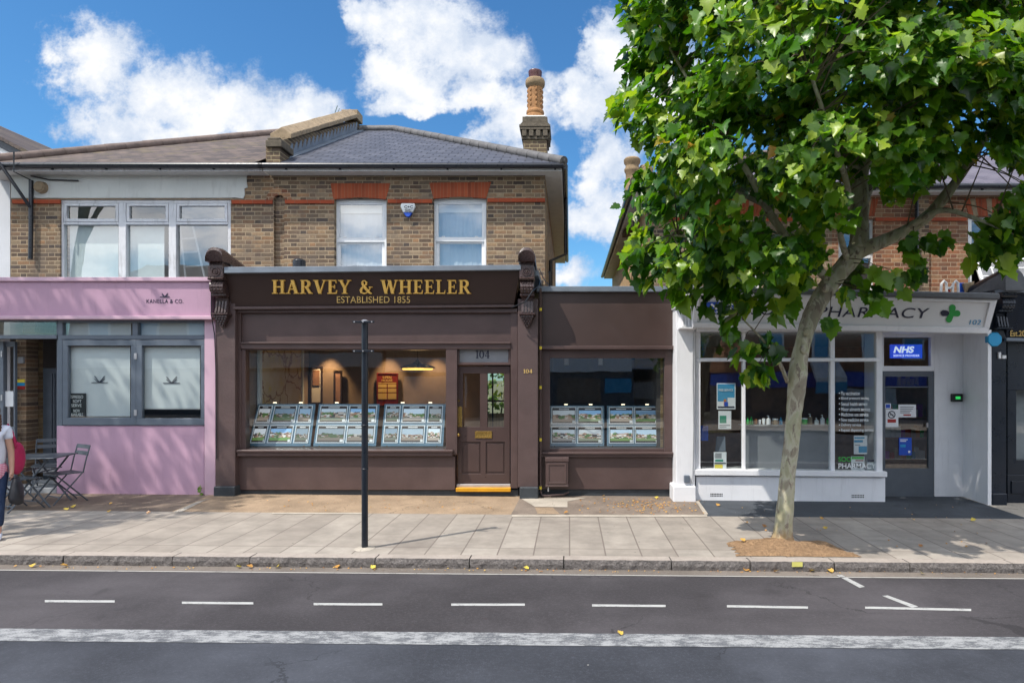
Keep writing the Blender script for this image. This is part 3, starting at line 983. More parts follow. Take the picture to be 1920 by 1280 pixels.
def long_mark(name, y0, y1, mat, x0=-60, x1=60, k=0.004):
    mb = MB()
    mb.face([(x0, y0, gz(x0) - 0.1 + k), (x1, y0, gz(x1) - 0.1 + k), (x1, y1, gz(x1) - 0.1 + k), (x0, y1, gz(x0) - 0.1 + k)])
    return structure(mb.build(name, mat))


long_mark('road_markings', 4.985, 5.225, 'mark_thick')
long_mark('road_markings', 6.75, 6.778, 'mark_thin')
for x0, x1, yl, yr in ((84, 215, 1127, 1127.5), (341, 475, 1130, 1131), (588, 717, 1132.5, 1133), (846, 984, 1133.5, 1133.5), (1110, 1248, 1135, 1136), (1363, 1515, 1136.5, 1139), (1622, 1821, 1139, 1143.5), (-170, -40, 1124, 1125), (1980, 2110, 1145, 1146)):
    mark('road_markings', [(x0, yl + 2.1), (x1, yr + 2.1), (x1, yr - 2.1), (x0, yl - 2.1)], 'mark_white')
mark('road_markings', [(1568, 1078), (1579, 1078), (1622, 1100), (1612, 1102)], 'mark_white')
mark('road_markings', [(1654, 1117), (1664, 1116), (1722, 1137), (1710, 1139)], 'mark_white')
MB().pbox(1485, 1053, 1505, 1062, YK - .02, .004).build('road_markings', 'kerb_yellow')
structure(bpy.data.objects['road_markings.%03d' % (len([o for o in COL.objects if o.name.startswith('road_markings')]) - 1)])

# soil square round the tree
mb = MB()
cx0, cx1 = xa(1372, 7.6), xa(1568, 7.6)
N = 14
grid = []
for i in range(N + 1):
    row = []
    for j in range(N + 1):
        u, v = i / N, j / N
        x = cx0 + (cx1 - cx0) * u + 0.10 * (1 - v) * (u - 0.2)
        y = 7.17 + 0.62 * v
        e = min(u, 1 - u, v, 1 - v)
        h = 0.006 + min(1, e * 5) * (0.03 + 0.02 * math.sin(u * 9) * math.cos(v * 7) + 0.05 * math.exp(-((u - .46) ** 2) / .02 - ((v - .8) ** 2) / .12)) + rnd.random() * 0.022 * min(1, e * 8)
        row.append((x + (rnd.random() - .5) * (.09 if u in (0, 1) else .03), y + (rnd.random() - .5) * (.05 if 0 < v < 1 or v == 1 else .02), gz(x) + h))
    grid.append(row)
for i in range(N):
    for j in range(N):
        mb.face([grid[i][j], grid[i + 1][j], grid[i + 1][j + 1], grid[i][j + 1]])
bmesh.ops.remove_doubles(mb.bm, verts=mb.bm.verts, dist=0.0005)
structure(mb.build('soil', 'soil', smooth='all'))


# ------------------------------------------------------------------ shared building pieces
def wall_holes(mb, rect, holes, Y, d):
    """wall slab with rectangular openings, all in pixels at distance Y; openings do not overlap sideways"""
    x = rect[0]
    for h in sorted(holes):
        if h[0] > x: mb.pbox(x, rect[1], h[0], rect[3], Y, d)
        if h[1] > rect[1]: mb.pbox(h[0], rect[1], h[2], h[1], Y, d)
        if h[3] < rect[3]: mb.pbox(h[0], h[3], h[2], rect[3], Y, d)
        x = h[2]
    if x < rect[2]: mb.pbox(x, rect[1], rect[2], rect[3], Y, d)
    return mb


def pane(parent, rect, Y, mat='glass', name='pane'):
    mb = MB()
    mb.face([P(rect[0], rect[3], Y), P(rect[2], rect[3], Y), P(rect[2], rect[1], Y), P(rect[0], rect[1], Y)])
    return mb.build(name, mat, parent)


def room(parent, x0, x1, y0, y1, z0, z1, wall, floor='room_floor', ceil=None):
    mb = MB()
    t = 0.06
    mb.box(x0 - t, x0, y0, y1, z0, z1).box(x1, x1 + t, y0, y1, z0, z1).box(x0 - t, x1 + t, y1, y1 + t, z0, z1)
    mb.build('interior_wall', wall, parent)
    mb = MB()
    mb.box(x0 - t, x1 + t, y0, y1 + t, z0 - t, z0)
    mb.build('interior_floor', floor, parent)
    mb = MB()
    mb.box(x0 - t, x1 + t, y0, y1 + t, z1, z1 + t)
    mb.build('interior_ceiling', ceil or wall, parent)


def tile_run(mb, a, b, r=0.085, step=0.34, lift=0.03, n=10):
    """ridge or hip tiles laid one after another"""
    a, b = Vector(a), Vector(b)
    L = (b - a).length
    k = max(1, int(L / step))
    for i in range(k):
        p = a.lerp(b, i / k) + Vector((0, 0, lift + rnd.random() * 0.01))
        q = a.lerp(b, (i + 1.04) / k) + Vector((0, 0, lift + 0.012))
        mb.tube([p, q], [r * 1.05, r * 0.96], n)


def hip_roof(parent, mat, xe0, xe1, y0, y1, z, ridge, rz, name='roof'):
    """closed roof over a rectangle of eaves with the ridge running from ridge[0] to ridge[1] in x"""
    mb = MB()
    ym = ridge[2]
    A, B, C_, Dd = (xe0, y0, z), (xe1, y0, z), (xe1, y1, z), (xe0, y1, z)
    E, Fp = (ridge[0], ym, rz), (ridge[1], ym, rz)
    mb.face([A, B, Fp, E])
    if abs(ridge[1] - xe1) > 1e-3: mb.face([B, C_, Fp])
    mb.face([C_, Dd, E, Fp])
    if abs(ridge[0] - xe0) > 1e-3: mb.face([Dd, A, E])
    bmesh.ops.remove_doubles(mb.bm, verts=mb.bm.verts, dist=1e-4)
    return mb.build(name, mat, parent)


def console(x0, x1, ztop, zbot, yback, mat_main, pendant=True):
    """carved shop console: hood, rosette block, scroll, fluted panel and pendant, standing on a pilaster face at yback"""
    mb = MB()
    H = ztop - zbot
    w = x1 - x0
    xm = (x0 + x1) / 2
    def prof(pts, a=x0, b=x1):
        mb.prism_x([(yback - d, zbot + h * H) for d, h in pts], a, b)
    # rounded hood running back to the house wall
    hood = [(-1.05, .74)] + [(.30 - .17 + .17 * math.cos(a), .90 + .10 * math.sin(a)) for a in [k * math.pi / 2 / 6 for k in range(7)]][::-1]
    arch = lambda y, lo, hi, s: [mb.bm.verts.new((xm - w * s, y, zbot + lo * H))] + [mb.bm.verts.new((xm - w * s * math.cos(a), y, zbot + (lo + (hi - lo) * (.35 + .65 * math.sin(a))) * H)) for a in [math.pi * k / 10 for k in range(11)]] + [mb.bm.verts.new((xm + w * s, y, zbot + lo * H))]
    loops = [arch(yback - .25, .845, .86, .50), arch(yback - .315, .855, 1.0, .56), arch(yback - .30, .855, 1.04, .57), arch(yback - .12, .855, 1.05, .57), arch(yback + .3, .80, .97, .57), arch(yback + 1.02, .72, .82, .57)]
    for a_, b_ in zip(loops, loops[1:]):
        for k in range(len(a_)): mb.bm.faces.new([a_[k], a_[(k + 1) % len(a_)], b_[(k + 1) % len(a_)], b_[k]])
    mb.bm.faces.new(loops[0][::-1]); mb.bm.faces.new(loops[-1])
    prof([(0, .80), (.25, .80), (.25, .86), (0, .86)], x0 + .015, x1 - .015)
    prof([(0, .62), (.26, .62), (.28, .64), (.25, .655), (.25, .80), (0, .80)])
    for k in range(3):
        prof([(.25, .815 + k * .012), (.262, .82 + k * .012), (.25, .825 + k * .012)], x0 + .02, x1 - .02)
    yf = yback - .25
    # rosette block
    mb.torus((xm, yf - .005, zbot + .725 * H), w * .26, w * .05, 16, 6)
    mb.torus((xm, yf - .008, zbot + .725 * H), w * .12, w * .045, 12, 6)
    mb.ball((xm, yf - .012, zbot + .725 * H), w * .06, seg=8)
    for sx in (-1, 1):
        for sz in (-1, 1):
            mb.ball((xm + sx * w * .36, yf, zbot + (.725 + sz * .055) * H), w * .06, (1, .6, 1), 6)
    for k in range(9):
        mb.ball((x0 + w * (.06 + .11 * k), yf - .015, zbot + .63 * H), w * .035, seg=6)
    for k in range(7):
        mb.ball((x1 - w * .05, yf, zbot + (.66 + .018 * k) * H), w * .03, seg=6)
    # scroll with leaves
    sc = [(0, .45)] + [(.155 + .095 * math.sin(a), .535 + .085 * math.cos(a)) for a in [math.pi - k * math.pi / 8 for k in range(9)]] + [(0, .62)]
    prof(sc, x0 + .012, x1 - .012)
    for k in range(7):
        a = math.pi * (k + .5) / 7
        for q in (-.28, -.1, .12, .3):
            mb.ball((xm + q * w * (1 - .15 * math.cos(a)), yback - .155 - .095 * math.sin(a), zbot + (.535 + .085 * math.cos(a)) * H), w * (.075 + .03 * rnd.random()), (1, .55, .8), 6)
    prof([(0, .415), (.14, .415), (.17, .425), (.17, .45), (0, .45)], x0 + .006, x1 - .006)
    # fluted panel curving back to the pilaster
    fl = [(0, .20), (.10, .20), (.075, .28), (.06, .36), (.07, .40), (.10, .415), (0, .415)]
    prof(fl, x0 + .02, x1 - .02)
    for k in range(4):
        xx = x0 + .02 + (w - .04) * (k + .5) / 4
        mb.prism_x([(yback - .10, zbot + .21 * H), (yback - .125, zbot + .21 * H), (yback - .10, zbot + .28 * H), (yback - .085, zbot + .36 * H), (yback - .06, zbot + .36 * H)], xx - w * .06, xx + w * .06)
        mb.ball((xx, yback - .10, zbot + .225 * H), w * .05, seg=6)
    prof([(0, .17), (.13, .17), (.155, .18), (.155, .195), (.13, .20), (0, .20)], x0 - .012, x1 + .012)
    # pendant of leaves
    for k in range(5 if pendant else 0):
        f = k / 5
        mb.prism_x([(yback, zbot + (.17 - .15 * f) * H), (yback - .12 * (1 - f * .6), zbot + (.17 - .15 * f) * H), (yback - .12 * (1 - f * .75), zbot + (.17 - .15 * (f + .2)) * H), (yback, zbot + (.17 - .15 * (f + .2)) * H)], xm - w * .43 * (1 - f * .8), xm + w * .43 * (1 - f * .8))
        for q in range(5 - k):
            mb.ball((xm + (q - (4 - k) / 2) * w * .19, yback - .12 * (1 - f * .6), zbot + (.15 - .15 * f) * H), w * .085, (1, .6, 1.1), 6)
    return mb


def vents(mb, x0, y0, x1, y1, Y):
    for r in range(2):
        for k in range(8):
            a = x0 + (x1 - x0) * k / 8
            mb.pbox(a, y0 + (y1 - y0) * r / 2 + .6, a + (x1 - x0) / 8 * .62, y0 + (y1 - y0) * (r + 1) / 2 - .8, Y, .004)
    return mb


YU = 11.6                                            # upper house walls
XP = -5.42                                           # party wall between the two left houses
EZ = 5.632                                           # soffit height


def eaves(parent, x0, x1, z, side=None, name_f='fascia_board', fmat='white_paint'):
    """soffit, fascia board and black gutter along the front, and along one side (x of wall, x of edge, y end)"""
    mb = MB()
    mb.box(x0, x1, 11.342, YU - .002, z, z + .02)
    if side:
        xw, xe, ye = side
        a, b = min(xw, xe), max(xw, xe)
        mb.box(a, b, YU - .002, ye, z, z + .02)
    mb.build('soffit', 'soffit', parent)
    mb = MB()
    mb.box(x0 - (0.02 if side and side[1] < side[0] else 0), x1 + (.02 if side and side[1] > side[0] else 0), 11.318, 11.34, z - .006, z + .13)
    if side:
        xe = side[1]
        mb.box(min(xe, xe + (.02 if xe > side[0] else -.02)), max(xe, xe + (.02 if xe > side[0] else -.02)), 11.342, side[2], z - .006, z + .13)
    mb.build(name_f, fmat, parent, bevel=.003)
    mb = MB()
    mb.tube([(x0 - .05, 11.262, z + .072), (x1 + .05, 11.262, z + .072)], .05, 12)
    if side:
        xe = side[1] + (.075 if side[1] > side[0] else -.075)
        mb.tube([(xe, 11.30, z + .072), (xe, side[2], z + .072)], .05, 12)
    k = x0 + .4
    while k < x1:
        mb.box(k, k + .03, 11.285, 11.317, z + .01, z + .09)
        k += .95
    mb.build('gutter', 'black_pipe', parent, smooth=True)


# ================================================================== CAFE HOUSE (left)
cafe = thing('cafe_building', 'brick house with peeling white triple window above a pink painted cafe front', 'shop building', (-7.8, 10.55, gz(-7.8)))
mb = MB()
wall_holes(mb, (20, 322, 513, 540), [(113, 374, 433, 540)], YU, .25)
mb.build('upper_wall', 'stock_brick', cafe)
mb = MB()
mb.box(-10.13, -9.9, YU + .25, 20.5, 2.8, EZ)
mb.box(-9.9, XP - .1, 20.25, 20.5, 0, EZ)
mb.build('upper_wall', 'stock_side', cafe)
mb = MB()
q = lambda px, py: (P(px, py, YU).x, P(px, py, YU).z)
mb.prism_y([q(22, 326), q(464, 326), q(463, 340), q(465, 352), q(459, 354), q(460, 366), q(457, 373), q(440, 371), q(433, 371.5), q(22, 372)], YU - .02, YU - .001)
mb.build('render_band', 'render_grey', cafe, bevel=.004)
for a, b, y0, y1 in ((22, 112.5, 374, 381.5), (434, 510.5, 375, 382)):
    MB().pbox(a, y0, b, y1, YU - .03, .029).build('string_course', 'red_course', cafe, bevel=.004)
# big three-light window with peeling paint
win = MB()
Yw = YU + .03
win.pframe((113, 374, 433, 540), (119, 381, 427, 530), Yw, .09)
win.pbox(222, 381, 236, 530, Yw - .012, .10).pbox(316, 381, 330, 530, Yw - .012, .10)
for a, b in ((119, 222), (236, 316), (330, 427)):
    win.pbox(a, 416, b, 421, Yw - .008, .09)
wino = win.build('window', 'peeling', cafe, bevel=.005)
for a, b in ((119, 222), (236, 316), (330, 427)):
    mb = MB()
    mb.pframe((a + 1, 381.5, b - 1, 415.5), (a + 6, 386, b - 6, 410), Yw - .02, .06)
    mb.build('sash', 'peeling', wino, bevel=.003)
    gk = 'glass_up' if a > 320 else 'glass'
    pane(wino, (a + 6, 386, b - 6, 410), Yw + .02, gk)
    pane(wino, (a, 421, b, 530), Yw + .05, gk)
room(cafe, P(100, 400, YU).x, P(440, 400, YU).x, YU + .26, YU + 2.0, 3.3, 5.45, 'room_white', 'room_grey')
for a, b in ((131, 222), (242, 308)):
    MB().pbox(a, 424, b, 531, YU + .135, .01).build('window_blind', 'room_white', wino)
# roof
hip_roof(cafe, 'old_slate', -10.5, XP - .17, 11.24, 20.8, EZ + .10, (-6.5, XP - .17, 16.0), 8.12)
mb = MB()
tile_run(mb, (-10.5, 11.24, EZ + .10), (-6.5, 16.0, 8.12))
tile_run(mb, (-6.5, 16.0, 8.12), (XP - .2, 16.0, 8.12))
mb.build('ridge_tiles', 'ridge_old', cafe, smooth=True)
eaves(cafe, -10.5, XP - .02, EZ, (-10.13, -10.5, 20.5), fmat='peeling')
mb = MB()
mb.tube([P(58, 338, YU - .06), P(58, 430, YU - .06), P(57, 486, YU - .06)], .035, 10)
mb.tube([P(-40, 268, 11.2), P(2, 310, 11.2), P(56, 388, YU - .09)], .028, 8)
mb.tube([P(26, 285, 11.18), P(26, 322, 11.18), P(58, 338, YU - .06)], .012, 6)
mb.tube([P(58, 330, YU - .05), P(92, 337, YU - .05), P(147, 339, YU - .05)], .014, 6)
mb.build('drainpipe', 'black_pipe', cafe, smooth=True)
mb = MB()
c = P(79, 352, YU - .03)
mb.tube([c + Vector((0, .03, 0)), c + Vector((0, -.07, 0))], [.11, .10], 18)
mb.tube([c + Vector((0, -.071, 0)), c + Vector((0, -.09, 0))], [.085, .07], 18)
mb.build('wall_vent', 'old_coping', cafe, smooth=True)

# pink shop front
YC = 10.52
mb = MB()
mb.pquad([(-240, 521, 0), (396, 521, 0), (396, 592, 0), (-240, 592, 0)], .3, (YC - .10, YC - .10, YC - .06, YC - .06))
mb.build('fascia', 'pink', cafe)
mb = MB()
mb.pbox(-240, 519.5, 397, 527, YC - .14, .03).pbox(-240, 592, 397, 598.5, YC - .13, .30)
mb.build('fascia_moulding', 'pink_trim', cafe, bevel=.006)
mb = MB()
mb.box(P(-240, 0, YC).x, XP + .05, YC - .02, YU - .002, P(0, 527, YC - .1).z, P(0, 520.5, YC - .1).z)
mb.build('shop_roof', 'lead', cafe)
mb = MB()
mb.pbox(383, 598.5, 404, 945, YC, .35)
mb.build('pier', 'pink_trim', cafe, bevel=.006)
mb = MB()
mb.pbox(106, 798, 383, 945, YC + .02, .30)
mb.build('stall_riser', 'pink', cafe, bevel=.006)
mb = MB()
ycf = lambda px, py: YC - .10 + (py - 521) / 71 * .04
letters(mb, font_geometry('KANELLA & CO.', spacing=1.1), (275, 561, 344, 568.5), ycf, .002)
lz = lambda w: w
def bird(mb, cx, cy, w, Y, th):
    """open-book mark: a base line and two double rising strokes"""
    for pts in ([(-1, 0), (1, 0)], [(-.62, -.78), (0, -.04)], [(-.62, -.45), (-.12, -.04)], [(.62, -.78), (0, -.04)], [(.62, -.45), (.12, -.04)]):
        for poly in _stroke([(cx + p[0] * w, cy + p[1] * w) for p in pts], [th] * 2):
            fr = [mb.bm.verts.new(P(x, y, Y - .004)) for x, y in poly]
            bk = [mb.bm.verts.new(P(x, y, Y)) for x, y in poly]
            mb.bm.faces.new(fr); mb.bm.faces.new(bk[::-1])
            for i in range(4): mb.bm.faces.new([fr[i], fr[(i + 1) % 4], bk[(i + 1) % 4], bk[i]])
bird(mb, 309, 556.5, 9, ycf(0, 554) - .003, 1.3)
mb.build('lettering', 'ink', cafe)
# grey windows
mb = MB()
mb.pbox(108, 600, 383, 605, YC + .02, .1).pbox(108, 628, 383, 636, YC + .02, .1)
mb.pbox(108, 605, 117, 628, YC + .02, .1).pbox(108, 636, 117, 798, YC + .02, .1).pbox(248, 605, 258, 628, YC + .02, .1)
mb.build('window_frame', 'cafe_grey', cafe, bevel=.004)
for a, b, g in ((117, 255, (127, 648, 245, 783)), (255, 383, (266, 648, 376, 784))):
    mb = MB()
    mb.pframe((a, 637, b, 797), g, YC, .07)
    w_ = mb.build('window', 'cafe_grey', cafe, bevel=.005)
    pane(w_, g, YC + .035)
    for yy in (662, 768):
        MB().pbox(a - 2 if a > 200 else b - 4, yy, a + 1 if a > 200 else b - 2, yy + 11, YC - .012, .012).build('hinge', 'alu', w_)
pane(cafe, (117, 605, 248, 628), YC + .06)
pane(cafe, (258, 605, 383, 628), YC + .06)
mb = MB()
for x0, x1, ye, cx_, cy_ in ((128, 244, 779, 186.5, 717), (268, 375, 765, 321.5, 718)):
    bl = MB().pbox(x0, 650, x1, ye, YC + .09, .006).build('roller_blind', 'blind', cafe)
    MB().pbox(x0, ye, x1, ye + 2.3, YC + .085, .015).build('blind_bar', 'alu', bl)
    mb = MB()
    bird(mb, cx_, cy_, 15.5, YC + .084, 1.25)
    mb.build('emblem', 'ink', bl)
for x0, x1 in ((127, 246), (262, 383)):
    MB().pbox(x0, 604, x1, 628, YC + .12, .006).build('roller_blind', 'blind', cafe)
# open doorway
mb = MB()
mb.pbox(-120, 599, 108, 603, YC + .03, .1).pbox(-120, 628, 106, 635, YC + .03, .1).pbox(106, 599, 108, 628, YC + .03, .1).pbox(106, 635, 117, 798, YC + .121, .05)
mb.build('door_frame', 'cafe_blue', cafe, bevel=.004)
pane(cafe, (-120, 603, 106, 628), YC + .08)
mb = MB()                                            # door leaf folded back at the left
mb.pbox(-30, 640, 6, 925, YC + .25, .05)
mb.pframe((6, 640, 28, 925), (9, 650, 25, 800), YC + .3, .05)
mb.pbox(9, 800, 25, 918, YC + .31, .03)
dl = mb.build('door', 'cafe_blue', cafe, bevel=.003)
for yy in (658, 740): MB().pbox(1, yy, 3.5, yy + 11, YC + .235, .012).build('handle', 'alu', dl)
mb = MB()
mb.pbox(7, 733, 25, 762, YC + .29, .006)
mb.build('notice', 'card_white', dl)
mb = MB()
mb.pbox(29, 636, 49, 940, 11.0, .25)
mb.build('brick_jamb', 'stock_brick', cafe)
mb = MB()
mb.pbox(49, 636, 72, 940, 11.28, .1)
mb.build('brick_jamb', 'stock_side', cafe)
mb = MB()
mb.pbox(77, 690, 106, 928, 11.5, .05)
mb.pbox(93, 700, 97, 860, 11.47, .03).pbox(99, 700, 102, 860, 11.47, .03)
mb.build('inner_door', 'cafe_blue', cafe, bevel=.004)
mb = MB()
mb.pbox(33, 669, 43, 681, 10.96, .04)
mb.build('switch_box', 'room_grey', cafe, bevel=.004)
for i, m_ in enumerate(('yellow', 'cyan', 'red')):
    mb = MB()
    mb.pbox(31, 711 + i * 6.2, 46, 717 + i * 6.2, 10.99, .009)
    mb.build('sticker', m_, cafe)
mb = MB()
mb.pbox(-130, 915, 106, 950, YC + .04, .5).pbox(34, 878, 106, 886, YC + .6, .12).pbox(34, 900, 106, 906, YC + .55, .12)
mb.build('door_step', 'room_grey', cafe, bevel=.006)
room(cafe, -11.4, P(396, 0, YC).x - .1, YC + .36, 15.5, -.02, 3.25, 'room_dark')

# ================================================================== ESTATE AGENT (middle)
agent = thing('estate_agent_building', 'brown painted estate agent shop with gold sign below a brick upper floor and slate roof', 'shop building', (-2.9, 10.5, gz(-2.9)))
mb = MB()
wall_holes(mb, (513, 322, 1022, 545), [(513.5, 364, 533, 545), (627, 371, 725, 545), (812, 370, 912, 545)], YU, .25)
mb.pbox(508, 355, 540, 545, YU + .252, .1)
mb.build('upper_wall', 'stock_brick', agent)
mb = MB()
mb.pbox(514, 364, 533, 545, YU + .07, .05)
mb.build('niche_back', 'stock_brick', agent)
mb = MB()
xs = P(1022, 0, YU).x
mb.box(xs - .25, xs, YU + .252, 20.5, 2.9, EZ)
mb.box(XP + .1, xs - .25, 20.25, 20.5, 2.9, EZ)
mb.build('upper_wall', 'stock_side', agent)
mb = MB()
cxn, czn, pxm = P(523.2, 375, YU).x, P(0, 375, YU).z, YU / F
for k in range(9):
    a0, a1 = math.pi * k / 9 + .012, math.pi * (k + 1) / 9 - .012
    mb.prism_y([(cxn + r * pxm * math.cos(a), czn + r * pxm * math.sin(a)) for r, a in ((10, a0), (24, a0), (24, a1), (10, a1))], YU - .006, YU + .05)
mb.build('niche_arch', 'red_brick', agent)
# red gauged arches and string course
for pts in ([(620, 344), (732, 344), (723.5, 373.5), (700, 371.3), (675, 370.5), (650, 371.3), (625.5, 373.5)], [(805, 343), (921, 341.5), (911.5, 372), (886, 370), (862, 369.2), (837, 370.2), (813, 372.5)]):
    mb = MB()
    mb.prism_y([q(*p_) for p_ in pts], YU - .008, YU + .05)
    mb.build('window_arch', 'rubbed', agent)
for a, b, y0, y1 in ((534, 626, 374.7, 381.5), (727, 810, 373.5, 380.5), (914, 1022, 371.5, 378.7)):
    MB().pbox(a, y0, b, y1, YU - .03, .029).build('string_course', 'red_course', agent, bevel=.004)
# sash windows
for x0, x1, yt, yr in ((627, 725, 374, 450), (812, 912, 373, 449)):
    mb = MB()
    Ys = YU + .10
    mb.pframe((x0, yt - 4, x1, 545), (x0 + 5, yt + 6, x1 - 4, 540), Ys, .08)
    mb.pbox(x0 + 26, yt + 1.5, x1 - 30, yt + 3.5, Ys - .008, .008)
    w_ = mb.build('window', 'upvc', agent, bevel=.004)
    mb = MB()
    mb.pframe((x0 + 5, yt + 6, x1 - 4, yr + 4), (x0 + 10, yt + 10, x1 - 8.5, yr - 4.5), Ys + .012, .035)
    mb.pbox(x0 + 16, yr - 6.5, x0 + 22, yr - 4.5, Ys + .005, .03).pbox(x1 - 22, yr - 6.5, x1 - 16, yr - 4.5, Ys + .005, .03)
    mb.build('sash', 'upvc', w_, bevel=.003)
    mb = MB()
    mb.pframe((x0 + 5, yr + 3, x1 - 4, 540), (x0 + 12, yr + 8, x1 - 9, 536), Ys + .05, .03)
    mb.build('sash', 'upvc', w_, bevel=.003)
    pane(w_, (x0 + 10, yt + 10, x1 - 8.5, yr - 4.5), Ys + .03, 'glass_up')
    pane(w_, (x0 + 12, yr + 8, x1 - 9, 536), Ys + .065, 'glass_up')
    mb = MB()                                        # net curtain hanging in folds
    prev = None
    a, b = P(x0 + 2, yt, Ys + .15), P(x1, 560, Ys + .15)
    n = 40
    cols = [(a.x + (b.x - a.x) * i / n, Ys + .16 + .004 * math.sin(i * 1.7) + .005 * math.sin(i * .6)) for i in range(n + 1)]
    for (xa_, ya_), (xb_, yb_) in zip(cols, cols[1:]):
        mb.face([(xa_, ya_, b.z), (xb_, yb_, b.z), (xb_, yb_, a.z - .22), (xa_, ya_, a.z - .22)])
    mb.build('curtain', 'curtain', w_)
    mb = MB()
    mb.pbox(x0 + 2, yt + 4, x1, yt + 26, Ys + .13, .012)
    mb.build('blind', 'card_white', w_)
room(agent, P(540, 0, YU).x, P(1010, 0, YU).x, YU + .36, YU + 3.0, 3.2, 5.5, 'room_grey')
# roof, parapet, chimney
hip_roof(agent, 'new_slate', XP + .15, -.10, 11.24, 20.8, EZ + .10, (XP + .15, -4.37, 16.0), 8.14)
mb = MB()
tile_run(mb, (-.10, 11.24, EZ + .10), (-4.37, 16.0, 8.14))
tile_run(mb, (-4.37, 16.0, 8.14), (XP + .2, 16.0, 8.14))
mb.ball((-.12, 11.27, EZ + .16), .06, seg=8)
mb.build('ridge_tiles', 'ridge_new', agent, smooth=True)
eaves(agent, XP, -.155, EZ, (xs, -.155, 20.6))
mb = MB()                                            # downpipe at the side
gx = -.08
mb.tube([(gx, 13.2, EZ + .05), (gx, 13.2, EZ - 1.12), (xs + .06, 13.05, EZ - 1.28), (xs + .06, 13.05, 3.0)], .04, 10)
mb.tube([P(1027, 510, 11.7), P(1031, 510, 11.7), P(1031, 540, 11.7)], .018, 8)
mb.build('drainpipe', 'black_pipe', agent, smooth=True)
mb = MB()
zr = lambda y: EZ + .10 + (y - 11.24) / (16 - 11.24) * (8.14 - EZ - .10)
mb.prism_x([(11.75, zr(11.75) - .15), (11.75, zr(11.75) + .34), (16.0, zr(16) + .22), (20.2, zr(11.8) + .22), (20.2, zr(11.8) - .1)], XP - .155, XP + .135)
mb.build('parapet', 'dark_brick', agent)
mb = MB()
n = 8
for i in range(n):
    y0, y1 = 12.0 + (15.75 - 12.0) * i / n + .008, 12.0 + (15.75 - 12.0) * (i + 1) / n - .004
    pr = lambda y, h: [(XP - .20, y, zr(y) + h), (XP + .02, y, zr(y) + h + .13), (XP + .20, y, zr(y) + h), (XP + .20, y, zr(y) + h - .09), (XP - .20, y, zr(y) + h - .09)]
    h = .42 + rnd.random() * .012
    A_ = [mb.bm.verts.new(p_) for p_ in pr(y0, h)]
    B_ = [mb.bm.verts.new(p_) for p_ in pr(y1, h)]
    mb.bm.faces.new(A_); mb.bm.faces.new(B_[::-1])
    for k in range(5): mb.bm.faces.new([A_[k], B_[k], B_[(k + 1) % 5], A_[(k + 1) % 5]])
mb.box(XP - .2, XP + .2, 15.752, 16.15, zr(16) + .2, zr(16) + .42)
mb.build('coping', 'old_coping', agent, bevel=.008)
mb = MB()
mb.pbox(500, 275, 525, 311, 11.36, .4)
mb.build('parapet', 'dark_brick', agent)
mb = MB()
mb.pbox(497.5, 262, 528, 275, 11.31, .5).pbox(501, 257.5, 525, 262, 11.35, .42)
mb.build('coping', 'sooty', agent, bevel=.01)
mb = MB()                                            # stepped lead flashing
for i in range(20):
    y0 = 11.8 + i * .205
    mb.prism_x([(y0, zr(y0) - .02), (y0 + .205, zr(y0 + .205) - .02), (y0 + .205, zr(y0 + .205) + .20), (y0 + .15, zr(y0 + .205) + .20), (y0, zr(y0) + .05)], XP + .137, XP + .145)
mb.prism_x([(11.7, zr(11.7) + .004), (15.95, zr(15.95) + .004), (15.95, zr(15.95) + .016), (11.7, zr(11.7) + .016)], XP + .151, XP + .30)
mb.build('flashing', 'lead', agent)
CY = 12.85
cl, cr = P(981, 0, CY).x, P(1025, 0, CY).x
mb = MB()
mb.box(cl, cr, CY, CY + .62, 5.6, P(0, 262, CY).z)
ch = mb.build('chimney', 'dark_brick', agent)
mb = MB()
zc = lambda py: P(0, py, CY).z
for k, (ya, yb, g) in enumerate(((262, 257, .03), (245, 240, .065), (240, 235.5, .075), (235.5, 232.5, .05), (232.5, 229.5, .03), (229.5, 219, .015))):
    mb.box(cl - g, cr + g, CY - g, CY + .62 + g, zc(ya), zc(yb) - .002)
mb.box(cl - .01, cr + .01, CY - .01, CY + .63, zc(257), zc(245) - .002)
for k in range(4):
    x = cl - .02 + (cr - cl + .04 - .09) * k / 3
    mb.box(x, x + .09, CY - .06, CY - .011, zc(257), zc(245) - .003)
    y = CY + .05 + k * .15
    mb.box(cr + .011, cr + .06, y, y + .09, zc(257), zc(245) - .003)
mb.build('chimney_cap', 'sooty', ch, bevel=.006)
mb = MB()
mb.box(cl + .03, cr - .02, CY + .03, CY + .6, zc(219), zc(214.5))
mb.build('flaunching', 'render_grey', ch, bevel=.02)
pc = Vector(((cl + cr) / 2 - .01, CY + .28, zc(216)))
hz = lambda py: (216 - py) * (CY + .28) / F
mb = MB()
mb.lathe([(.185, 0), (.185, hz(208)), (.17, hz(206)), (.185, hz(203)), (.178, hz(199)), (.155, hz(197)), (.15, hz(190)), (.152, hz(158)), (.15, hz(155))], pc, 24)
for k in range(8):
    a = 2 * math.pi * k / 8 + .2
    for j in range(4):
        mb.ball(pc + Vector((math.cos(a) * .147, math.sin(a) * .147, hz(189 - j * 9))), .024, (1, 1, 2.0), 8)
cp = mb.build('chimney_pot', 'terracotta', ch, smooth=True)
mb = MB()
mb.lathe([(.15, hz(156)), (.19, hz(152)), (.20, hz(149)), (.20, hz(143)), (.185, hz(140)), (.14, hz(138))], pc, 24)
mb.build('pot_collar', 'pot_cap', cp, smooth=True)
mb = MB()
mb.lathe([(.13, hz(139)), (.13, hz(133)), (.137, hz(131)), (.137, hz(128)), (.142, hz(126)), (.135, hz(124)), (.11, hz(124)), (.10, hz(132))], pc, 24, cap=False)
mb.build('pot_rim', 'pot_rim', cp, smooth=True)

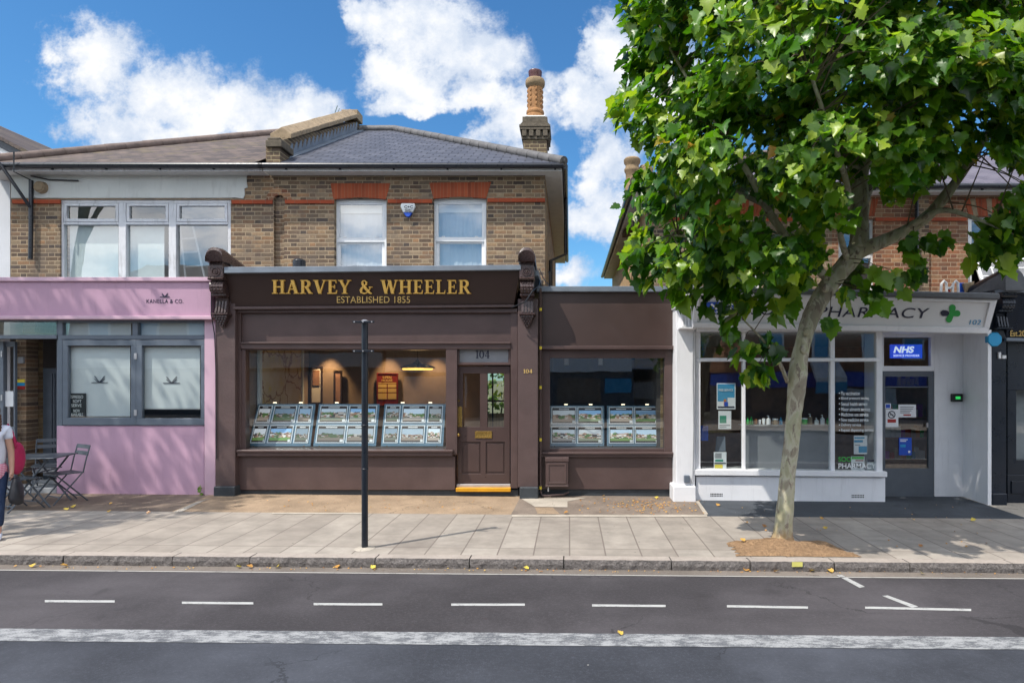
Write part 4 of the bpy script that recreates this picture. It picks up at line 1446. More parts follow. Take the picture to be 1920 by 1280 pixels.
# brown shop front
YF = 10.48
YT, YBm = 10.28, 10.51                              # fascia leans out at the top
yfas = lambda px, py: YT + (py - 508 + (px - 421) * .009) / 70.0 * (YBm - YT) - .003
mb = MB()
mb.pquad([(421, 508, 0), (976, 503, 0), (963, 573.5, 0), (436, 578, 0)], .25, (YT, YT, YBm, YBm))
fas = mb.build('fascia', 'fascia_brown', agent)
mb = MB()
mb.pquad([(420, 500.5, 0), (977, 496.5, 0), (977, 506, 0), (420, 512, 0)], .12, (YT - .06,) * 4)
mb.build('fascia_capping', 'lead', agent, bevel=.006)
mb = MB()
mb.pquad([(434, 574.5, 0), (965, 571, 0), (964, 575.5, 0), (436, 580, 0)], .10, (YBm - .045,) * 4)
mb.build('fascia_moulding', 'brown', agent, bevel=.005)
mb = MB()
serif_line(mb, 'HARVEY & WHEELER', (511, 525.5, 884, 551), yfas, .035)
mb.build('lettering', 'gold', agent, bevel=0)
mb = MB()
letters(mb, font_geometry('ESTABLISHED 1855', spacing=1.03), (632, 555.5, 769, 568), yfas, .008)
mb.build('lettering', 'gold_paint', agent)
mb = MB()
mb.box(XP - .05, P(1010, 0, YF).x, YT + .12, YU - .002, P(0, 510, YT).z - .04, P(0, 503, YT).z - .01)
mb.build('shop_roof', 'lead', agent)
mb = MB()
mb.tube([P(561, 503, 10.9), P(561, 489, 10.9)], .105, 14)
mb.ball(P(561, 489, 10.9), .105, (1, 1, .35), 14)
mb.build('roof_vent', 'black_pipe', agent, smooth=True)
# pilasters, plinths and consoles
for a, b, pa, pb, ya in ((404, 441, 400, 440, 912), (971, 1008.5, 974, 1009, 913)):
    mb = MB()
    mb.pbox(a, 560, b, ya, YF, .3)
    mb.build('pilaster', 'brown_wall', agent, bevel=.006)
    mb = MB()
    mb.pbox(pa, ya, pb, 950, YF - .06, .36)
    mb.build('pilaster_plinth', 'plinth', agent, bevel=.012)
for a, b in ((406.5, 434), (976, 1003)):
    x0_, x1_ = P(a, 0, YF).x, P(b, 0, YF).x
    console(x0_, x1_, P(0, 478, YF).z + .02, P(0, 616, YF).z, YF, 'bracket_brown').build('console', 'bracket_brown', agent, bevel=0)
# panel over the window
YP = 10.60
mb = MB()
mb.pbox(441, 578, 970, 586, YP - .05, .2).pbox(441, 586, 451, 845, YP - .02, .2).pbox(957.5, 586, 971, 915, YP - .02, .2)
mb.pbox(451, 641, 957.5, 644.5, YP - .06, .2).pbox(451, 644.5, 957.5, 654, YP - .03, .2)
mb.pbox(836, 654, 857, 852, YP - .02, .2).pbox(449.5, 654, 460, 845, YP, .16)
mb.pbox(460, 654, 836, 656, YP + .01, .16)
mb.build('shopfront_frame', 'brown', agent, bevel=.005)
mb = MB()
mb.pbox(451, 586, 957.5, 641, YP + .03, .12)
mb.build('sign_panel', 'brown', agent)
mb = MB()
mb.pbox(443, 843.5, 849, 847.5, YP - .12, .3).pbox(444, 847.5, 848, 855, YP - .09, .27)
mb.build('window_sill', 'brown', agent, bevel=.006)
mb = MB()
mb.pbox(446, 855, 853, 918, YP - .01, .2)
mb.build('stall_riser', 'brown', agent, bevel=.004)
mb = MB()
mb.pbox(441, 918, 972, 945, YP + .03, .2)
mb.build('plinth', 'plinth', agent)
pane(agent, (460, 656, 836, 843.5), YP + .07)
# door and fanlight
YD = 10.70
mb = MB()
mb.pframe((857, 648, 957.5, 684), (861, 653, 953, 679), YD - .06, .08)
w_ = mb.build('fanlight', 'brown', agent, bevel=.004)
mb = MB()
mb.pbox(861, 653, 953, 679, YD - .02, .01)
mb.build('frosted_pane', 'film_grey', w_)
mb = MB()
serif_line(mb, '104', (891, 656.5, 918.5, 671.5), YD - .021, .003)
mb.build('lettering', 'ink', w_)
mb = MB()
mb.pbox(858, 686, 956, 700, YD, .05).pbox(858, 700, 868, 800, YD, .05).pbox(900, 700, 914, 800, YD, .05).pbox(945, 700, 956, 800, YD, .05)
mb.pbox(858, 800, 956, 828, YD, .05).pbox(858, 888, 956, 907.5, YD, .05).pbox(858, 828, 866, 888, YD, .05).pbox(901, 828, 911, 888, YD, .05).pbox(946.5, 828, 956, 888, YD, .05)
mb.pbox(866, 828, 901, 888, YD + .022, .02).pbox(911, 828, 946.5, 888, YD + .022, .02)
mb.pbox(868.5, 832, 898.5, 884, YD + .012, .009).pbox(913.5, 832, 944, 884, YD + .012, .009)
door = mb.build('door', 'door_brown', agent, bevel=.003)
pane(door, (868, 700, 900, 800), YD + .03)
pane(door, (914, 700, 945, 800), YD + .03)
mb = MB()
mb.pframe((890.5, 808, 922.5, 821), (894, 811, 919, 818), YD - .014, .013).pbox(894, 811, 919, 818, YD - .009, .008)
mb.build('letterbox', 'brass', door, bevel=.002)
mb = MB()
mb.pbox(858.8, 762, 866.5, 800, YD - .008, .007)
mb.build('push_plate', 'brass', door)
mb = MB()
c = P(860.5, 814, YD)
mb.tube([c, c + Vector((0, -.05, 0))], .012, 8).ball(c + Vector((0, -.065, 0)), .03, seg=10)
c = P(861, 751, YD)
mb.tube([c, c + Vector((0, -.02, 0))], .014, 8)
mb.build('handle', 'brass', door, smooth=True)
mb = MB()
mb.pbox(856, 907.5, 957, 913, YD - .05, .1)
mb.build('threshold', 'alu', agent, bevel=.004)
mb = MB()
mb.pbox(854.5, 914.5, 957.5, 921.5, YD - .14, .2)
mb.build('threshold', 'yellow_strip', agent, bevel=.004)
mb = MB()
serif_line(mb, '104', (981, 692, 998.5, 699.5), YF, .006)
mb.build('lettering', 'gold_paint', agent)
# agent's interior: front room, cross wall, back room with garden window
zf, zt = gz(-3) + .05, 2.78
mb = MB()
x0, x1 = P(446, 0, YP).x, P(1003, 0, YF).x
mb.box(x0 - .08, x0, YP + .2, 19.6, 0, zt).box(x1, x1 + .08, YP + .2, 19.6, 0, zt)
xd = -1.80
mb.box(x0, xd, 13.5, 13.58, 0, zt)
gx0, gx1 = -2.78, -1.95
mb.box(x0, gx0, 19.52, 19.6, 0, zt).box(gx1, x1, 19.52, 19.6, 0, zt).box(gx0, gx1, 19.52, 19.6, 2.3, zt).box(gx0, gx1, 19.52, 19.6, 0, .35)
mb.build('interior_wall', 'room_brown', agent)
mb = MB()
mb.box(x0 - .08, x1 + .08, YP + .2, 19.6, zf - .1, zf)
mb.build('interior_floor', 'room_floor', agent)
mb = MB()
mb.box(x0 - .08, x1 + .08, YP + .15, 19.6, zt, zt + .1)
mb.build('interior_ceiling', 'room_dark', agent)
mb = MB()
mb.box(gx0, gx1, 19.54, 19.58, 1.22, 1.27).box(-2.37, -2.33, 19.53, 19.581, .35, 2.3)
mb.build('garden_window', 'picture_frame', agent)
mb = MB()
mb.box(-2.02, -1.95, 15.2, 15.27, 0, 2.25)
mb.build('door_jamb', 'room_white', agent)
mb = MB()                                            # display ledge inside the window
mb.pbox(452, 838, 836, 842.5, YP + .2, .8)
mb.build('display_ledge', 'room_dark', agent)
# annex front
YA = 10.72
mb = MB()
mb.pbox(1010, 545, 1263, 648, YA - .03, .25)
mb.build('annex_fascia', 'annex_brown', agent)
mb = MB()
mb.pbox(1006, 536.5, 1265, 546.5, YA - .11, .2)
mb.build('annex_capping', 'lead', agent, bevel=.006)
mb = MB()
mb.pbox(1012, 648, 1263, 654.5, YA - .12, .3).pbox(1015, 654.5, 1031, 848, YA - .01, .2).pbox(1031, 654.5, 1246, 671, YA - .01, .2).pbox(1246, 654.5, 1263, 848, YA - .01, .2)
mb.build('annex_frame', 'brown', agent, bevel=.005)
mb = MB()
mb.pbox(1012, 848, 1264, 851.5, YA - .11, .3).pbox(1013, 851.5, 1263.5, 857, YA - .08, .27).pbox(1031, 840.5, 1246, 848, YA + .03, .1)
mb.build('window_sill', 'brown', agent, bevel=.006)
mb = MB()
mb.pbox(1010, 857, 1262.5, 917, YA - .01, .2)
mb.build('stall_riser', 'brown', agent, bevel=.004)
mb = MB()
mb.pbox(1008, 917, 1262, 948, YA + .02, .2)
mb.build('plinth', 'plinth', agent)
pane(agent, (1031, 671, 1246, 840.5), YA + .05, 'glass_street')
xb0, xb1 = P(1012, 0, YA).x, P(1264, 0, YA).x
mb = MB()
mb.box(xb0, xb1, YA - .02, 15.0, 3.36, 3.46)
mb.build('annex_roof', 'lead', agent)
mb = MB()
mb.box(xb1 - .2, xb1, YA + .2, 15, 0, 3.36).box(xb0 + .1, xb1 - .2, 14.8, 15, 0, 3.36)
mb.build('annex_wall', 'stock_side', agent)
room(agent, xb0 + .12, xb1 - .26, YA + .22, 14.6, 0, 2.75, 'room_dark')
mb = MB()
mb.pbox(1029, 838, 1246, 842.5, YA + .2, .7)
mb.build('display_ledge', 'room_dark', agent)
# gas pipe painted brown with yellow bands
mb = MB()
pp = [P(1013.5, 540, YA - .16), P(1013.5, 560, YA - .16), P(1013.5, 700, YA - .16), P(1013.5, 920, YA - .16), P(1016, 928, YA - .16), P(1024, 929, YA - .16), P(1056, 926.5, YA - .14), P(1066, 922, YA - .06)]
mb.tube(pp, .017, 8)
pipe = mb.build('gas_pipe', 'brown', agent, smooth=True)
mb = MB()
for yy in (580, 652, 726, 824, 914):
    mb.tube([P(1013.5, yy - 2.8, YA - .16), P(1013.5, yy + 2.8, YA - .16)], .021, 8)
mb.build('yellow_band', 'yellow', pipe)
for pts, r in (([P(1013, 520, 11.3), P(1010, 535, 10.7), P(999, 545, 10.12), P(985, 566, 10.12), P(960, 576, 10.3)], .012), ([P(1012, 505, 11.5), P(1018, 520, 11.3), P(1024, 530, 11.2), P(1030, 536, 10.9)], .009), ([P(396, 545, 10.33), P(396, 590, 10.36), P(402, 625, YF - .015), P(405, 700, YF - .015), P(406, 860, YF - .015)], .008)):
    MB().tube(pts, r, 6).build('cable', 'black_pipe', agent)

# ================================================================== PHARMACY (right)
pharm = thing('pharmacy_building', 'white painted pharmacy shop under the brick house behind the plane tree', 'shop building', (4.3, 10.4, gz(4.3)))
EP = 5.272
mb = MB()
wall_holes(mb, (1216, 360, 1560, 560), [(1325, 412, 1425, 560)], YU, .25)
mb.build('upper_wall', 'stock_brick', pharm)
MB().pbox(1718, 360, 1742, 560, YU - .06, .31).build('brick_pier', 'stock_brick', pharm)
mb = MB()
wall_holes(mb, (1560, 360, 1718, 560), [(1572, 410, 1640, 560)], YU, .25)
mb.build('upper_wall', 'red_brick', pharm)
mb = MB()
wall_holes(mb, (1742, 360, 2300, 560), [(1815, 406, 1932, 552)], YU, .25)
mb.build('upper_wall', 'red_brick', pharm)
xl = P(1216, 0, YU).x
mb = MB()
mb.box(xl, xl + .25, YU + .252, 21.5, 2.9, EP)
mb.build('side_wall', 'pale_side', pharm)
for a, b in ((1218, 1323), (1427, 1570), (1642, 1717), (1743, 1813)):
    MB().pbox(a, 407.5, b, 414, YU - .03, .029).build('string_course', 'red_course', pharm, bevel=.004)
for a, b in ((1318, 1432), (1565, 1647), (1808, 1940)):
    mb, mc = MB(), MB()
    n = 13
    for k in range(n):
        f0, f1 = k / n, (k + 1) / n
        (mc if k % 3 == 1 else mb).prism_y([q(a + (b - a) * f0, 373), q(a + (b - a) * f1 - .4, 373), q(a + 8 + (b - a - 16) * f1 - .4, 405), q(a + 8 + (b - a - 16) * f0, 405)], YU - .012, YU + .03)
    wa = mb.build('window_arch', 'rubbed', pharm)
    mc.build('pale_voussoir', 'old_coping', wa)
for r in ((1325, 412, 1425, 560), (1572, 410, 1640, 560)):
    mb = MB()
    mb.pframe(r, (r[0] + 7, r[1] + 7, r[2] - 7, 550), YU + .08, .08)
    mb.pbox(r[0] + 7, 478, r[2] - 7, 484, YU + .075, .08)
    w_ = mb.build('window', 'upvc', pharm, bevel=.004)
    pane(w_, (r[0] + 7, r[1] + 7, r[2] - 7, 478), YU + .12, 'glass_up')
    pane(w_, (r[0] + 7, 484, r[2] - 7, 550), YU + .12, 'glass_up')
mb = MB()
mb.pframe((1815, 406, 1932, 552), (1822, 413, 1926, 545), YU + .06, .08)
mb.pbox(1822, 476, 1926, 482, YU + .055, .08)
for k in range(1, 4): mb.pbox(1822 + 26 * k - 1.2, 413, 1822 + 26 * k + 1.2, 476, YU + .08, .03)
mb.pbox(1822, 443, 1926, 445.5, YU + .082, .026)
w_ = mb.build('window', 'upvc', pharm, bevel=.004)
pane(w_, (1822, 413, 1926, 476), YU + .12, 'glass_up')
# top-hung sash pushed open
mb = MB()
ang = R(24)
tl = P(1824, 484, YU + .05)
wd, hg = P(1924, 484, YU + .05).x - tl.x, .60
def op(u, v, d=0.0):
    return Vector((tl.x + u * wd, tl.y - math.sin(ang) * v * hg - d * math.cos(ang), tl.z - math.cos(ang) * v * hg + d * math.sin(ang)))
def bar(u0, u1, v0, v1, t=.03):
    mb.hexa([op(u0, v1, t), op(u1, v1, t), op(u1, v0, t), op(u0, v0, t), op(u0, v1), op(u1, v1), op(u1, v0), op(u0, v0)])
bar(0, 1, 0, .08); bar(0, 1, .92, 1); bar(0, .06, .08, .92); bar(.94, 1, .08, .92)
for k in (1, 2, 3): bar(.06 + .22 * k - .01, .06 + .22 * k + .01, .08, .92, .02)
bar(.06, .94, .34, .37, .015); bar(.06, .94, .63, .66, .015)
sa = mb.build('sash', 'upvc', w_)
mb = MB()
mb.face([op(.05, .95, .008), op(.95, .95, .008), op(.95, .05, .008), op(.05, .05, .008)])
mb.build('pane', 'glass_up', w_)
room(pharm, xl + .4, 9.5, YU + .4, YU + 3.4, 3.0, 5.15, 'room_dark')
hip_roof(pharm, 'purple_slate', xl - .30, 14, 11.24, 21.8, EP + .10, (5.2, 10, 16.4), 7.7)
mb = MB()
tile_run(mb, (xl - .30, 11.24, EP + .10), (5.2, 16.4, 7.7))
mb.build('ridge_tiles', 'ridge_old', pharm, smooth=True)
eaves(pharm, xl - .26, 13, EP, (xl, xl - .26, 21.5))
mb = MB()
mb.tube([P(1719, 368, YU - .12), P(1719, 560, YU - .12)], .03, 8)
mb.tube([(xl - .1, 13.0, EP), (xl - .1, 13.0, 3)], .04, 8)
mb.build('drainpipe', 'black_pipe', pharm, smooth=True)
yp = 14.2
cc = P(1184, 372, yp)
mb = MB()
mb.box(cc.x - .16, cc.x + .5, yp - .1, yp + .6, 5.2, cc.z)
ch2 = mb.build('chimney', 'dark_brick', pharm)
mb = MB()
hp = lambda py: (372 - py) * yp / F
mb.lathe([(.17, 0), (.16, hp(345)), (.145, hp(335)), (.145, hp(322)), (.175, hp(318)), (.18, hp(314)), (.15, hp(310)), (.15, hp(306)), (.185, hp(302)), (.19, hp(296)), (.16, hp(293)), (.13, hp(294))], cc + Vector((.03, .15, 0)), 20)
mb.lathe([(.15, 0), (.14, hp(330)), (.17, hp(312)), (.13, hp(306))], cc + Vector((.34, .2, 0)), 16)
mb.build('chimney_pot', 'pot_cap', ch2, smooth=True)

# white shop front
YW = 10.42
YFT, YFB = 9.98, 10.2
def tilt(px, py):
    f = (px - 1303) / 567
    top, bot = 546 + 16 * f, 613.5 + 11.7 * f
    return YFT + (py - top) / (bot - top) * (YFB - YFT) - .004
mb = MB()
mb.pquad([(1303, 546, 0), (1870, 562, 0), (1852.5, 625, 0), (1299, 613, 0)], .28, (YFT, YFT, YFB, YFB))
mb.build('fascia', 'pharm_fascia', pharm)
mb = MB()
mb.pquad([(1303, 546, 0), (1870, 562, 0), (1867, 567, 0), (1303, 551.5, 0)], .04, (YFT - .03,) * 4)
mb.pquad([(1299, 604, 0), (1852.5, 614.5, 0), (1852.5, 625, 0), (1299, 613.5, 0)], .05, (YFB - .075, YFB - .075, YFB - .045, YFB - .045))
mb.pquad([(1303, 551.5, 0), (1312, 551.5, 0), (1308, 604, 0), (1299, 604, 0)], .03, (YFT - .02, YFT - .02, YFB - .06, YFB - .06))
mb.pquad([(1857, 566.5, 0), (1867, 567, 0), (1855, 614.5, 0), (1845, 614, 0)], .03, (YFT - .02, YFT - .02, YFB - .06, YFB - .06))
mb.build('fascia_moulding', 'pharm_white', pharm, bevel=.006)
mb = MB()
mb.pquad([(1268, 536, 0), (1876, 549, 0), (1876, 561.5, 0), (1303, 545.5, 0)], .18, (YFT - .10,) * 4)
mb.build('fascia_capping', 'hood_grey', pharm, bevel=.02)
mb = MB()
zt2 = P(0, 560, YFT).z
mb.box(P(1264, 0, YW).x, P(1850, 0, 10.3).x, YFT + .1, YU - .065, 3.10, 3.17)
mb.box(P(1303, 0, YW).x, P(1850, 0, 10.3).x, YFB + .06, 11.3, 2.72, 2.78)
mb.build('shop_roof', 'pharm_white', pharm)
mb = MB()
letters(mb, font_geometry('PHARMACY', shear=.22, spacing=1.06), (1531, 574.5, 1743, 593.5), tilt, .006, 3.5)
mb.build('lettering', 'ink', pharm)
mb = MB()
letters(mb, font_geometry('SOO', shear=.22, spacing=1.06), (1408, 572, 1480, 590), tilt, .006, 1.2)
mb.build('lettering', 'ink', pharm)
mb = MB()
letters(mb, font_geometry('102', shear=.2), (1817, 599.5, 1839, 608.5), tilt, .004, .3)
mb.build('lettering', 'poster_blue', pharm)
mb = MB()
mb.pquad([(1320, 566, 0), (1384, 567, 0), (1383, 589, 0), (1319, 588, 0)], .02, (tilt(1350, 566) - .015, tilt(1350, 566) - .015, tilt(1350, 589) - .015, tilt(1350, 589) - .015))
nb_ = mb.build('badge', 'nhs_blue', pharm)
mb = MB()
letters(mb, font_geometry('NHS', shear=.25, bold=.03), (1329, 569, 1375, 580.5), lambda a, b: tilt(a, b) - .012, .004)
letters(mb, font_geometry('PHARMACY'), (1328, 583, 1368, 587), lambda a, b: tilt(a, b) - .012, .004)
mb.build('lettering', 'white_ink', nb_)
def lobe(mb, x0, y0, x1, y1, r0, r1, off=0.0):
    pts = []
    a0 = math.atan2(y1 - y0, x1 - x0)
    for k in range(9):
        a = a0 + math.pi / 2 + math.pi * k / 8
        pts.append((x0 + r0 * math.cos(a), y0 + r0 * math.sin(a)))
    for k in range(9):
        a = a0 - math.pi / 2 + math.pi * k / 8
        pts.append((x1 + r1 * math.cos(a), y1 + r1 * math.sin(a)))
    fr = [mb.bm.verts.new(P(x, y, tilt(x, y) - .008 - off)) for x, y in pts]
    bk = [mb.bm.verts.new(P(x, y, tilt(x, y))) for x, y in pts]
    mb.bm.faces.new(fr); mb.bm.faces.new(bk[::-1])
    for i in range(len(pts)): mb.bm.faces.new([fr[i], fr[(i + 1) % 18], bk[(i + 1) % 18], bk[i]])
mb = MB()
lobe(mb, 1786, 577, 1785, 588, 6.2, 4.5)
lobe(mb, 1795, 587.5, 1785, 588, 6, 4.5, .001)
lobe(mb, 1779.5, 599, 1785, 588, 5.8, 4.5, .002)
mb.build('emblem', 'green', pharm)
mb = MB()
lobe(mb, 1769.5, 587, 1774.5, 587.2, 5.8, 5.2)
mb.build('emblem', 'ink', pharm)
# pillar and console
mb = MB()
mb.pbox(1267.5, 538, 1303, 912, 10.36, .35)
mb.build('pilaster', 'pharm_white', pharm, bevel=.008)
mb = MB()
mb.pbox(1262.5, 911, 1305.5, 955, 10.30, .4)
mb.build('pilaster_plinth', 'pharm_white', pharm, bevel=.015)
console(P(1272.5, 0, 10.36).x, P(1300, 0, 10.36).x, P(0, 511, 10.36).z, P(0, 640, 10.36).z, 10.36, '', False).build('console', 'pharm_white', pharm)
mb = MB()
mb.pbox(1283, 891, 1293.5, 905, 10.30, .059)
mb.build('socket_box', 'cafe_grey', pharm, bevel=.008)
mb = MB()
mb.tube([P(1300, 622, 10.35), P(1299, 700, 10.35), P(1300.5, 800, 10.35), P(1299, 890, 10.35), P(1296, 907, 10.33)], .005, 6)
mb.build('cable', 'room_grey', pharm)
# stall riser, sill, frames
mb = MB()
mb.pbox(1305.5, 893, 1660, 960, YW, .30)
mb.build('stall_riser', 'pharm_white', pharm, bevel=.006)
mb = MB()
vents(mb, 1332, 924, 1356, 931, YW - .003)
mb.build('air_brick', 'black_plastic', pharm)
mb = MB()
vents(mb, 1597, 926.5, 1621, 933.5, YW - .003)
mb.build('air_brick', 'black_plastic', pharm)
mb = MB()
mb.pquad([(1304, 880, 0), (1664, 884, 0), (1664, 894, 0), (1304, 891, 0)], .25, (YW - .07,) * 4)
mb.build('window_sill', 'pharm_white', pharm, bevel=.008)
mb = MB()
fy, fd = YW + .01, .09
mb.pbox(1303, 612, 1655, 622, fy + .005, fd)
for a, b in ((1303, 1313.5), (1392.5, 1398), (1557.5, 1565.5), (1643.5, 1655)):
    mb.pbox(a, 622, b, 671, fy, fd).pbox(a, 677.5, b, 884, fy, fd)
mb.pbox(1303, 671, 1655, 677.5, fy - .012, fd + .02)
mb.box(P(1647, 0, YW).x, P(1655, 0, YW).x, YW + .102, 10.92, gz(5), 2.72)
mb.build('window_frame', 'pharm_white', pharm, bevel=.005)
for a, b in ((1313.5, 1392.5), (1398, 1557.5), (1565.5, 1643.5)):
    pane(pharm, (a, 622, b, 671), fy + .05, 'glass_street')
    pane(pharm, (a, 677.5, b, 884), fy + .05)
mb = MB()
lines = ['Flu vaccination', 'Blood pressure testing', 'Sexual health service', 'Minor ailments service', 'Medicines use service', 'New medicine service', 'Delivery service', 'Repeat dispensing service']
ends = [1612, 1629, 1626, 1631, 1628, 1628, 1614, 1637.5]
for k, (tx, e) in enumerate(zip(lines, ends)):
    y = 733.5 + k * 9.93
    letters(mb, font_geometry(tx, bold=.012), (1577, y, e, y + 7), fy + .049, .002)
    mb.ball(P(1574, y + 3.2, fy + .046), .012, (1, .2, 1), 6)
mb.build('window_lettering', 'white_ink', pharm)
mb = MB()
letters(mb, font_geometry('PHARMACY', bold=.01), (1572, 868, 1642, 878), fy + .049, .002)
mb.build('window_lettering', 'white_ink', pharm)
mb = MB()
letters(mb, font_geometry('SOO', bold=.01), (1572, 856, 1596, 865), fy + .049, .002)
mb.build('window_lettering', 'bright_green', pharm)
# recessed door
YE = 10.92
mb = MB()
mb.pbox(1655, 600, 1752, 632, YE, .08).pbox(1655, 686, 1752, 695.5, YE, .08).pbox(1745.5, 632, 1752, 686, YE, .08).pbox(1655, 632, 1657.5, 686, YE, .08)
mb.pbox(1752, 600, 1806, 950, YE + .02, .1)
mb.build('entrance_wall', 'pharm_white', pharm, bevel=.003)
pane(pharm, (1657.5, 632, 1745.5, 686), YE + .05)
mb = MB()
a0, a1 = P(1805.5, 0, YE + .02), P(1852, 0, 10.22)
mb.hexa([(a0.x, a0.y, -.2), (a1.x, a1.y, -.2), (a1.x, a1.y, 2.74), (a0.x, a0.y, 2.74), (a0.x + .3, a0.y + .05, -.2), (a1.x + .06, a1.y, -.2), (a1.x + .06, a1.y, 2.74), (a0.x + .3, a0.y + .05, 2.74)])
mb.build('return_wall', 'pharm_white', pharm, bevel=.004)
mb = MB()
yd = YE + .02
mb.pbox(1655.5, 695.5, 1751, 706, yd, .05).pbox(1655.5, 706, 1660, 878, yd, .05).pbox(1741, 706, 1751, 878, yd, .05).pbox(1655.5, 878, 1751, 929, yd, .05).pbox(1660, 724, 1741, 726.5, yd + .005, .03)
mb.pbox(1687, 884.5, 1714, 885.8, yd - .006, .006)
pd = mb.build('door', 'door_grey', pharm, bevel=.004)
pane(pd, (1660, 706, 1741, 878), yd + .03)
mb = MB()
mb.pbox(1738, 792, 1740.5, 801, yd - .03, .028)
mb.build('handle', 'alu', pd)
mb = MB()
mb.pbox(1655, 929, 1752, 940, YE, .2)
mb.build('threshold', 'door_grey', pharm)
mb = MB()
mb.pbox(1787, 738, 1806, 753, YE - .06, .079)
bx_ = mb.build('alarm_keypad', 'black_plastic', pharm, bevel=.008)
mb = MB()
mb.pbox(1792, 743, 1801, 748, YE - .064, .003)
mb.build('display', 'green_led', bx_)
# interior
px0, px1 = P(1306, 0, YW).x, P(1806, 0, YE).x
room(pharm, px0 + .05, px1 + .3, YE + .12, 15.2, -.03, 2.7, 'wood_back', 'room_grey', 'room_grey')
mb = MB()
mb.box(px0, px0 + .05, YW + .11, YE + .12, 0, 2.7)
mb.build('interior_wall', 'room_grey', pharm)
mb = MB()
mb.pbox(1393, 798, 1560, 884, YW + .22, .03)
mb.build('window_screen', 'film_grey', pharm)
mb = MB()
mb.pbox(1313, 880, 1650, 890, YW + .10, .4).pbox(1393, 796.5, 1560, 798.5, YW + .15, .3)
mb.build('display_shelf', 'room_grey', pharm)

# ================================================================== DARK SHOP at the right edge
dark = thing('dark_shop_building', 'navy black shop front with gold lettering cut off at the right edge', 'shop building', (8.2, 10.4, gz(8.2)))
mb = MB()
mb.pbox(1855, 560, 1887, 925, 10.30, .4)
mb.build('pilaster', 'navy', dark, bevel=.006)
mb = MB()
mb.pbox(1861, 925, 1889, 960, 10.22, .5)
mb.build('pilaster_plinth', 'navy', dark, bevel=.01)
console(P(1860, 0, 10.30).x, P(1886, 0, 10.30).x, P(0, 512, 10.3).z, P(0, 640, 10.3).z, 10.30, '', False).build('console', 'navy', dark)
mb = MB()
xh0, xh1 = P(1858, 0, 10.3).x - .02, P(1888, 0, 10.3).x + .03
zb, zt3 = P(0, 552, 10.0).z, P(0, 503, 10.0).z
Hh = zt3 - zb
xm_ = (xh0 + xh1) / 2
hw = (xh1 - xh0) / 2
def arch_(y, lo, hi):
    return [mb.bm.verts.new((xm_ - hw, y, lo))] + [mb.bm.verts.new((xm_ - hw * math.cos(a), y, lo + (hi - lo) * (.45 + .55 * math.sin(a)))) for a in [math.pi * k / 12 for k in range(13)]] + [mb.bm.verts.new((xm_ + hw, y, lo))]
loops = [arch_(9.93, zb + .05, zt3 - .03), arch_(9.97, zb + .05, zt3), arch_(10.12, zb + .1, zt3), arch_(10.35, zb + .1, zb + Hh * .86), arch_(10.75, zb + .08, zb + Hh * .5), arch_(11.3, zb + .02, zb + Hh * .22)]
for a_, b_ in zip(loops, loops[1:]):
    for k in range(len(a_)): mb.bm.faces.new([a_[k], a_[(k + 1) % len(a_)], b_[(k + 1) % len(a_)], b_[k]])
mb.bm.faces.new(loops[0][::-1]); mb.bm.faces.new(loops[-1])
mb.build('console_hood', 'hood_grey', dark, bevel=.006)
mb = MB()
mb.pquad([(1889, 545, 0), (2300, 556, 0), (2300, 640, 0), (1887, 634, 0)], .2, (10.1, 10.1, 10.3, 10.3))
mb.build('fascia', 'navy', dark)
mb = MB()
mb.pquad([(1880, 541, 0), (2300, 552, 0), (2300, 558, 0), (1882, 547, 0)], .2, (10.02,) * 4)
mb.pquad([(1887, 633, 0), (2300, 640, 0), (2300, 647, 0), (1887, 639, 0)], .2, (10.24,) * 4)
mb.build('fascia_moulding', 'lead', dark, bevel=.006)
mb = MB()
letters(mb, font_geometry('Est.20', bold=.01), (1894, 619.5, 1921, 630.5), lambda a, b: 10.1 + (b - 550) / 88 * .2 - .004, .006)
mb.build('lettering', 'gold_paint', dark)
mb = MB()
mb.pframe((1889, 640, 2300, 890), (1906, 731, 2280, 862), 10.45, .15)
mb.pbox(1889, 890, 2300, 965, 10.42, .3).pbox(1897, 902, 2000, 925, 10.40, .02)
mb.build('shopfront_frame', 'navy', dark, bevel=.005)
pane(dark, (1906, 731, 2280, 862), 10.5)
mb = MB()
mb.pbox(1904, 728, 2285, 866, 10.75, .05)
mb.build('window_screen', 'room_grey', dark)
mb = MB()
mb.box(P(1889, 0, 10.3).x, 11, 10.25, YU - .01, 3.05, 3.14)
mb.build('shop_roof', 'lead', dark)
mb = MB()
mb.pbox(1873, 660, 1877, 672, 10.27, .03).pbox(1880, 666, 1887, 672, 10.26, .04)
mb.build('door_contact', 'white_paint', dark)

# ================================================================== house beyond, far left
far = thing('white_house_building', 'white rendered house with gabled roof cut off at the left edge', 'house', (-12.5, 12.0, gz(-12.5)))
mb = MB()
mb.box(-14.5, P(19, 0, 11.9).x, 11.9, 20, -.2, 5.75)
mb.build('wall', 'white_render', far)
mb = MB()
A_, B_ = P(66, 290, 13.2), P(-200, 150, 13.2)
mb.prism_y([(A_.x - .05, A_.z - .2), (B_.x, B_.z - .1), (-20, A_.z - .2), (-20, 5.76), (A_.x - .05, 5.76)], 13.4, 22)
mb.build('wall', 'white_render', far)
mb = MB()
sl_ = (B_.z - A_.z) / (A_.x - B_.x)
mb.prism_y([(A_.x + .02, A_.z - .07), (A_.x + .02, A_.z + .01), (B_.x, B_.z + .02), (-20, A_.z), (-20, A_.z - .12), (B_.x, B_.z - .06)], 13.0, 22.2)
mb.build('roof', 'old_slate', far)
mb = MB()
mb.prism_y([(A_.x, A_.z - .22), (A_.x, A_.z - .075), (B_.x, B_.z - .07), (B_.x, B_.z - .22)], 13.05, 13.12)
mb.build('verge_board', 'black_pipe', far)
mb = MB()
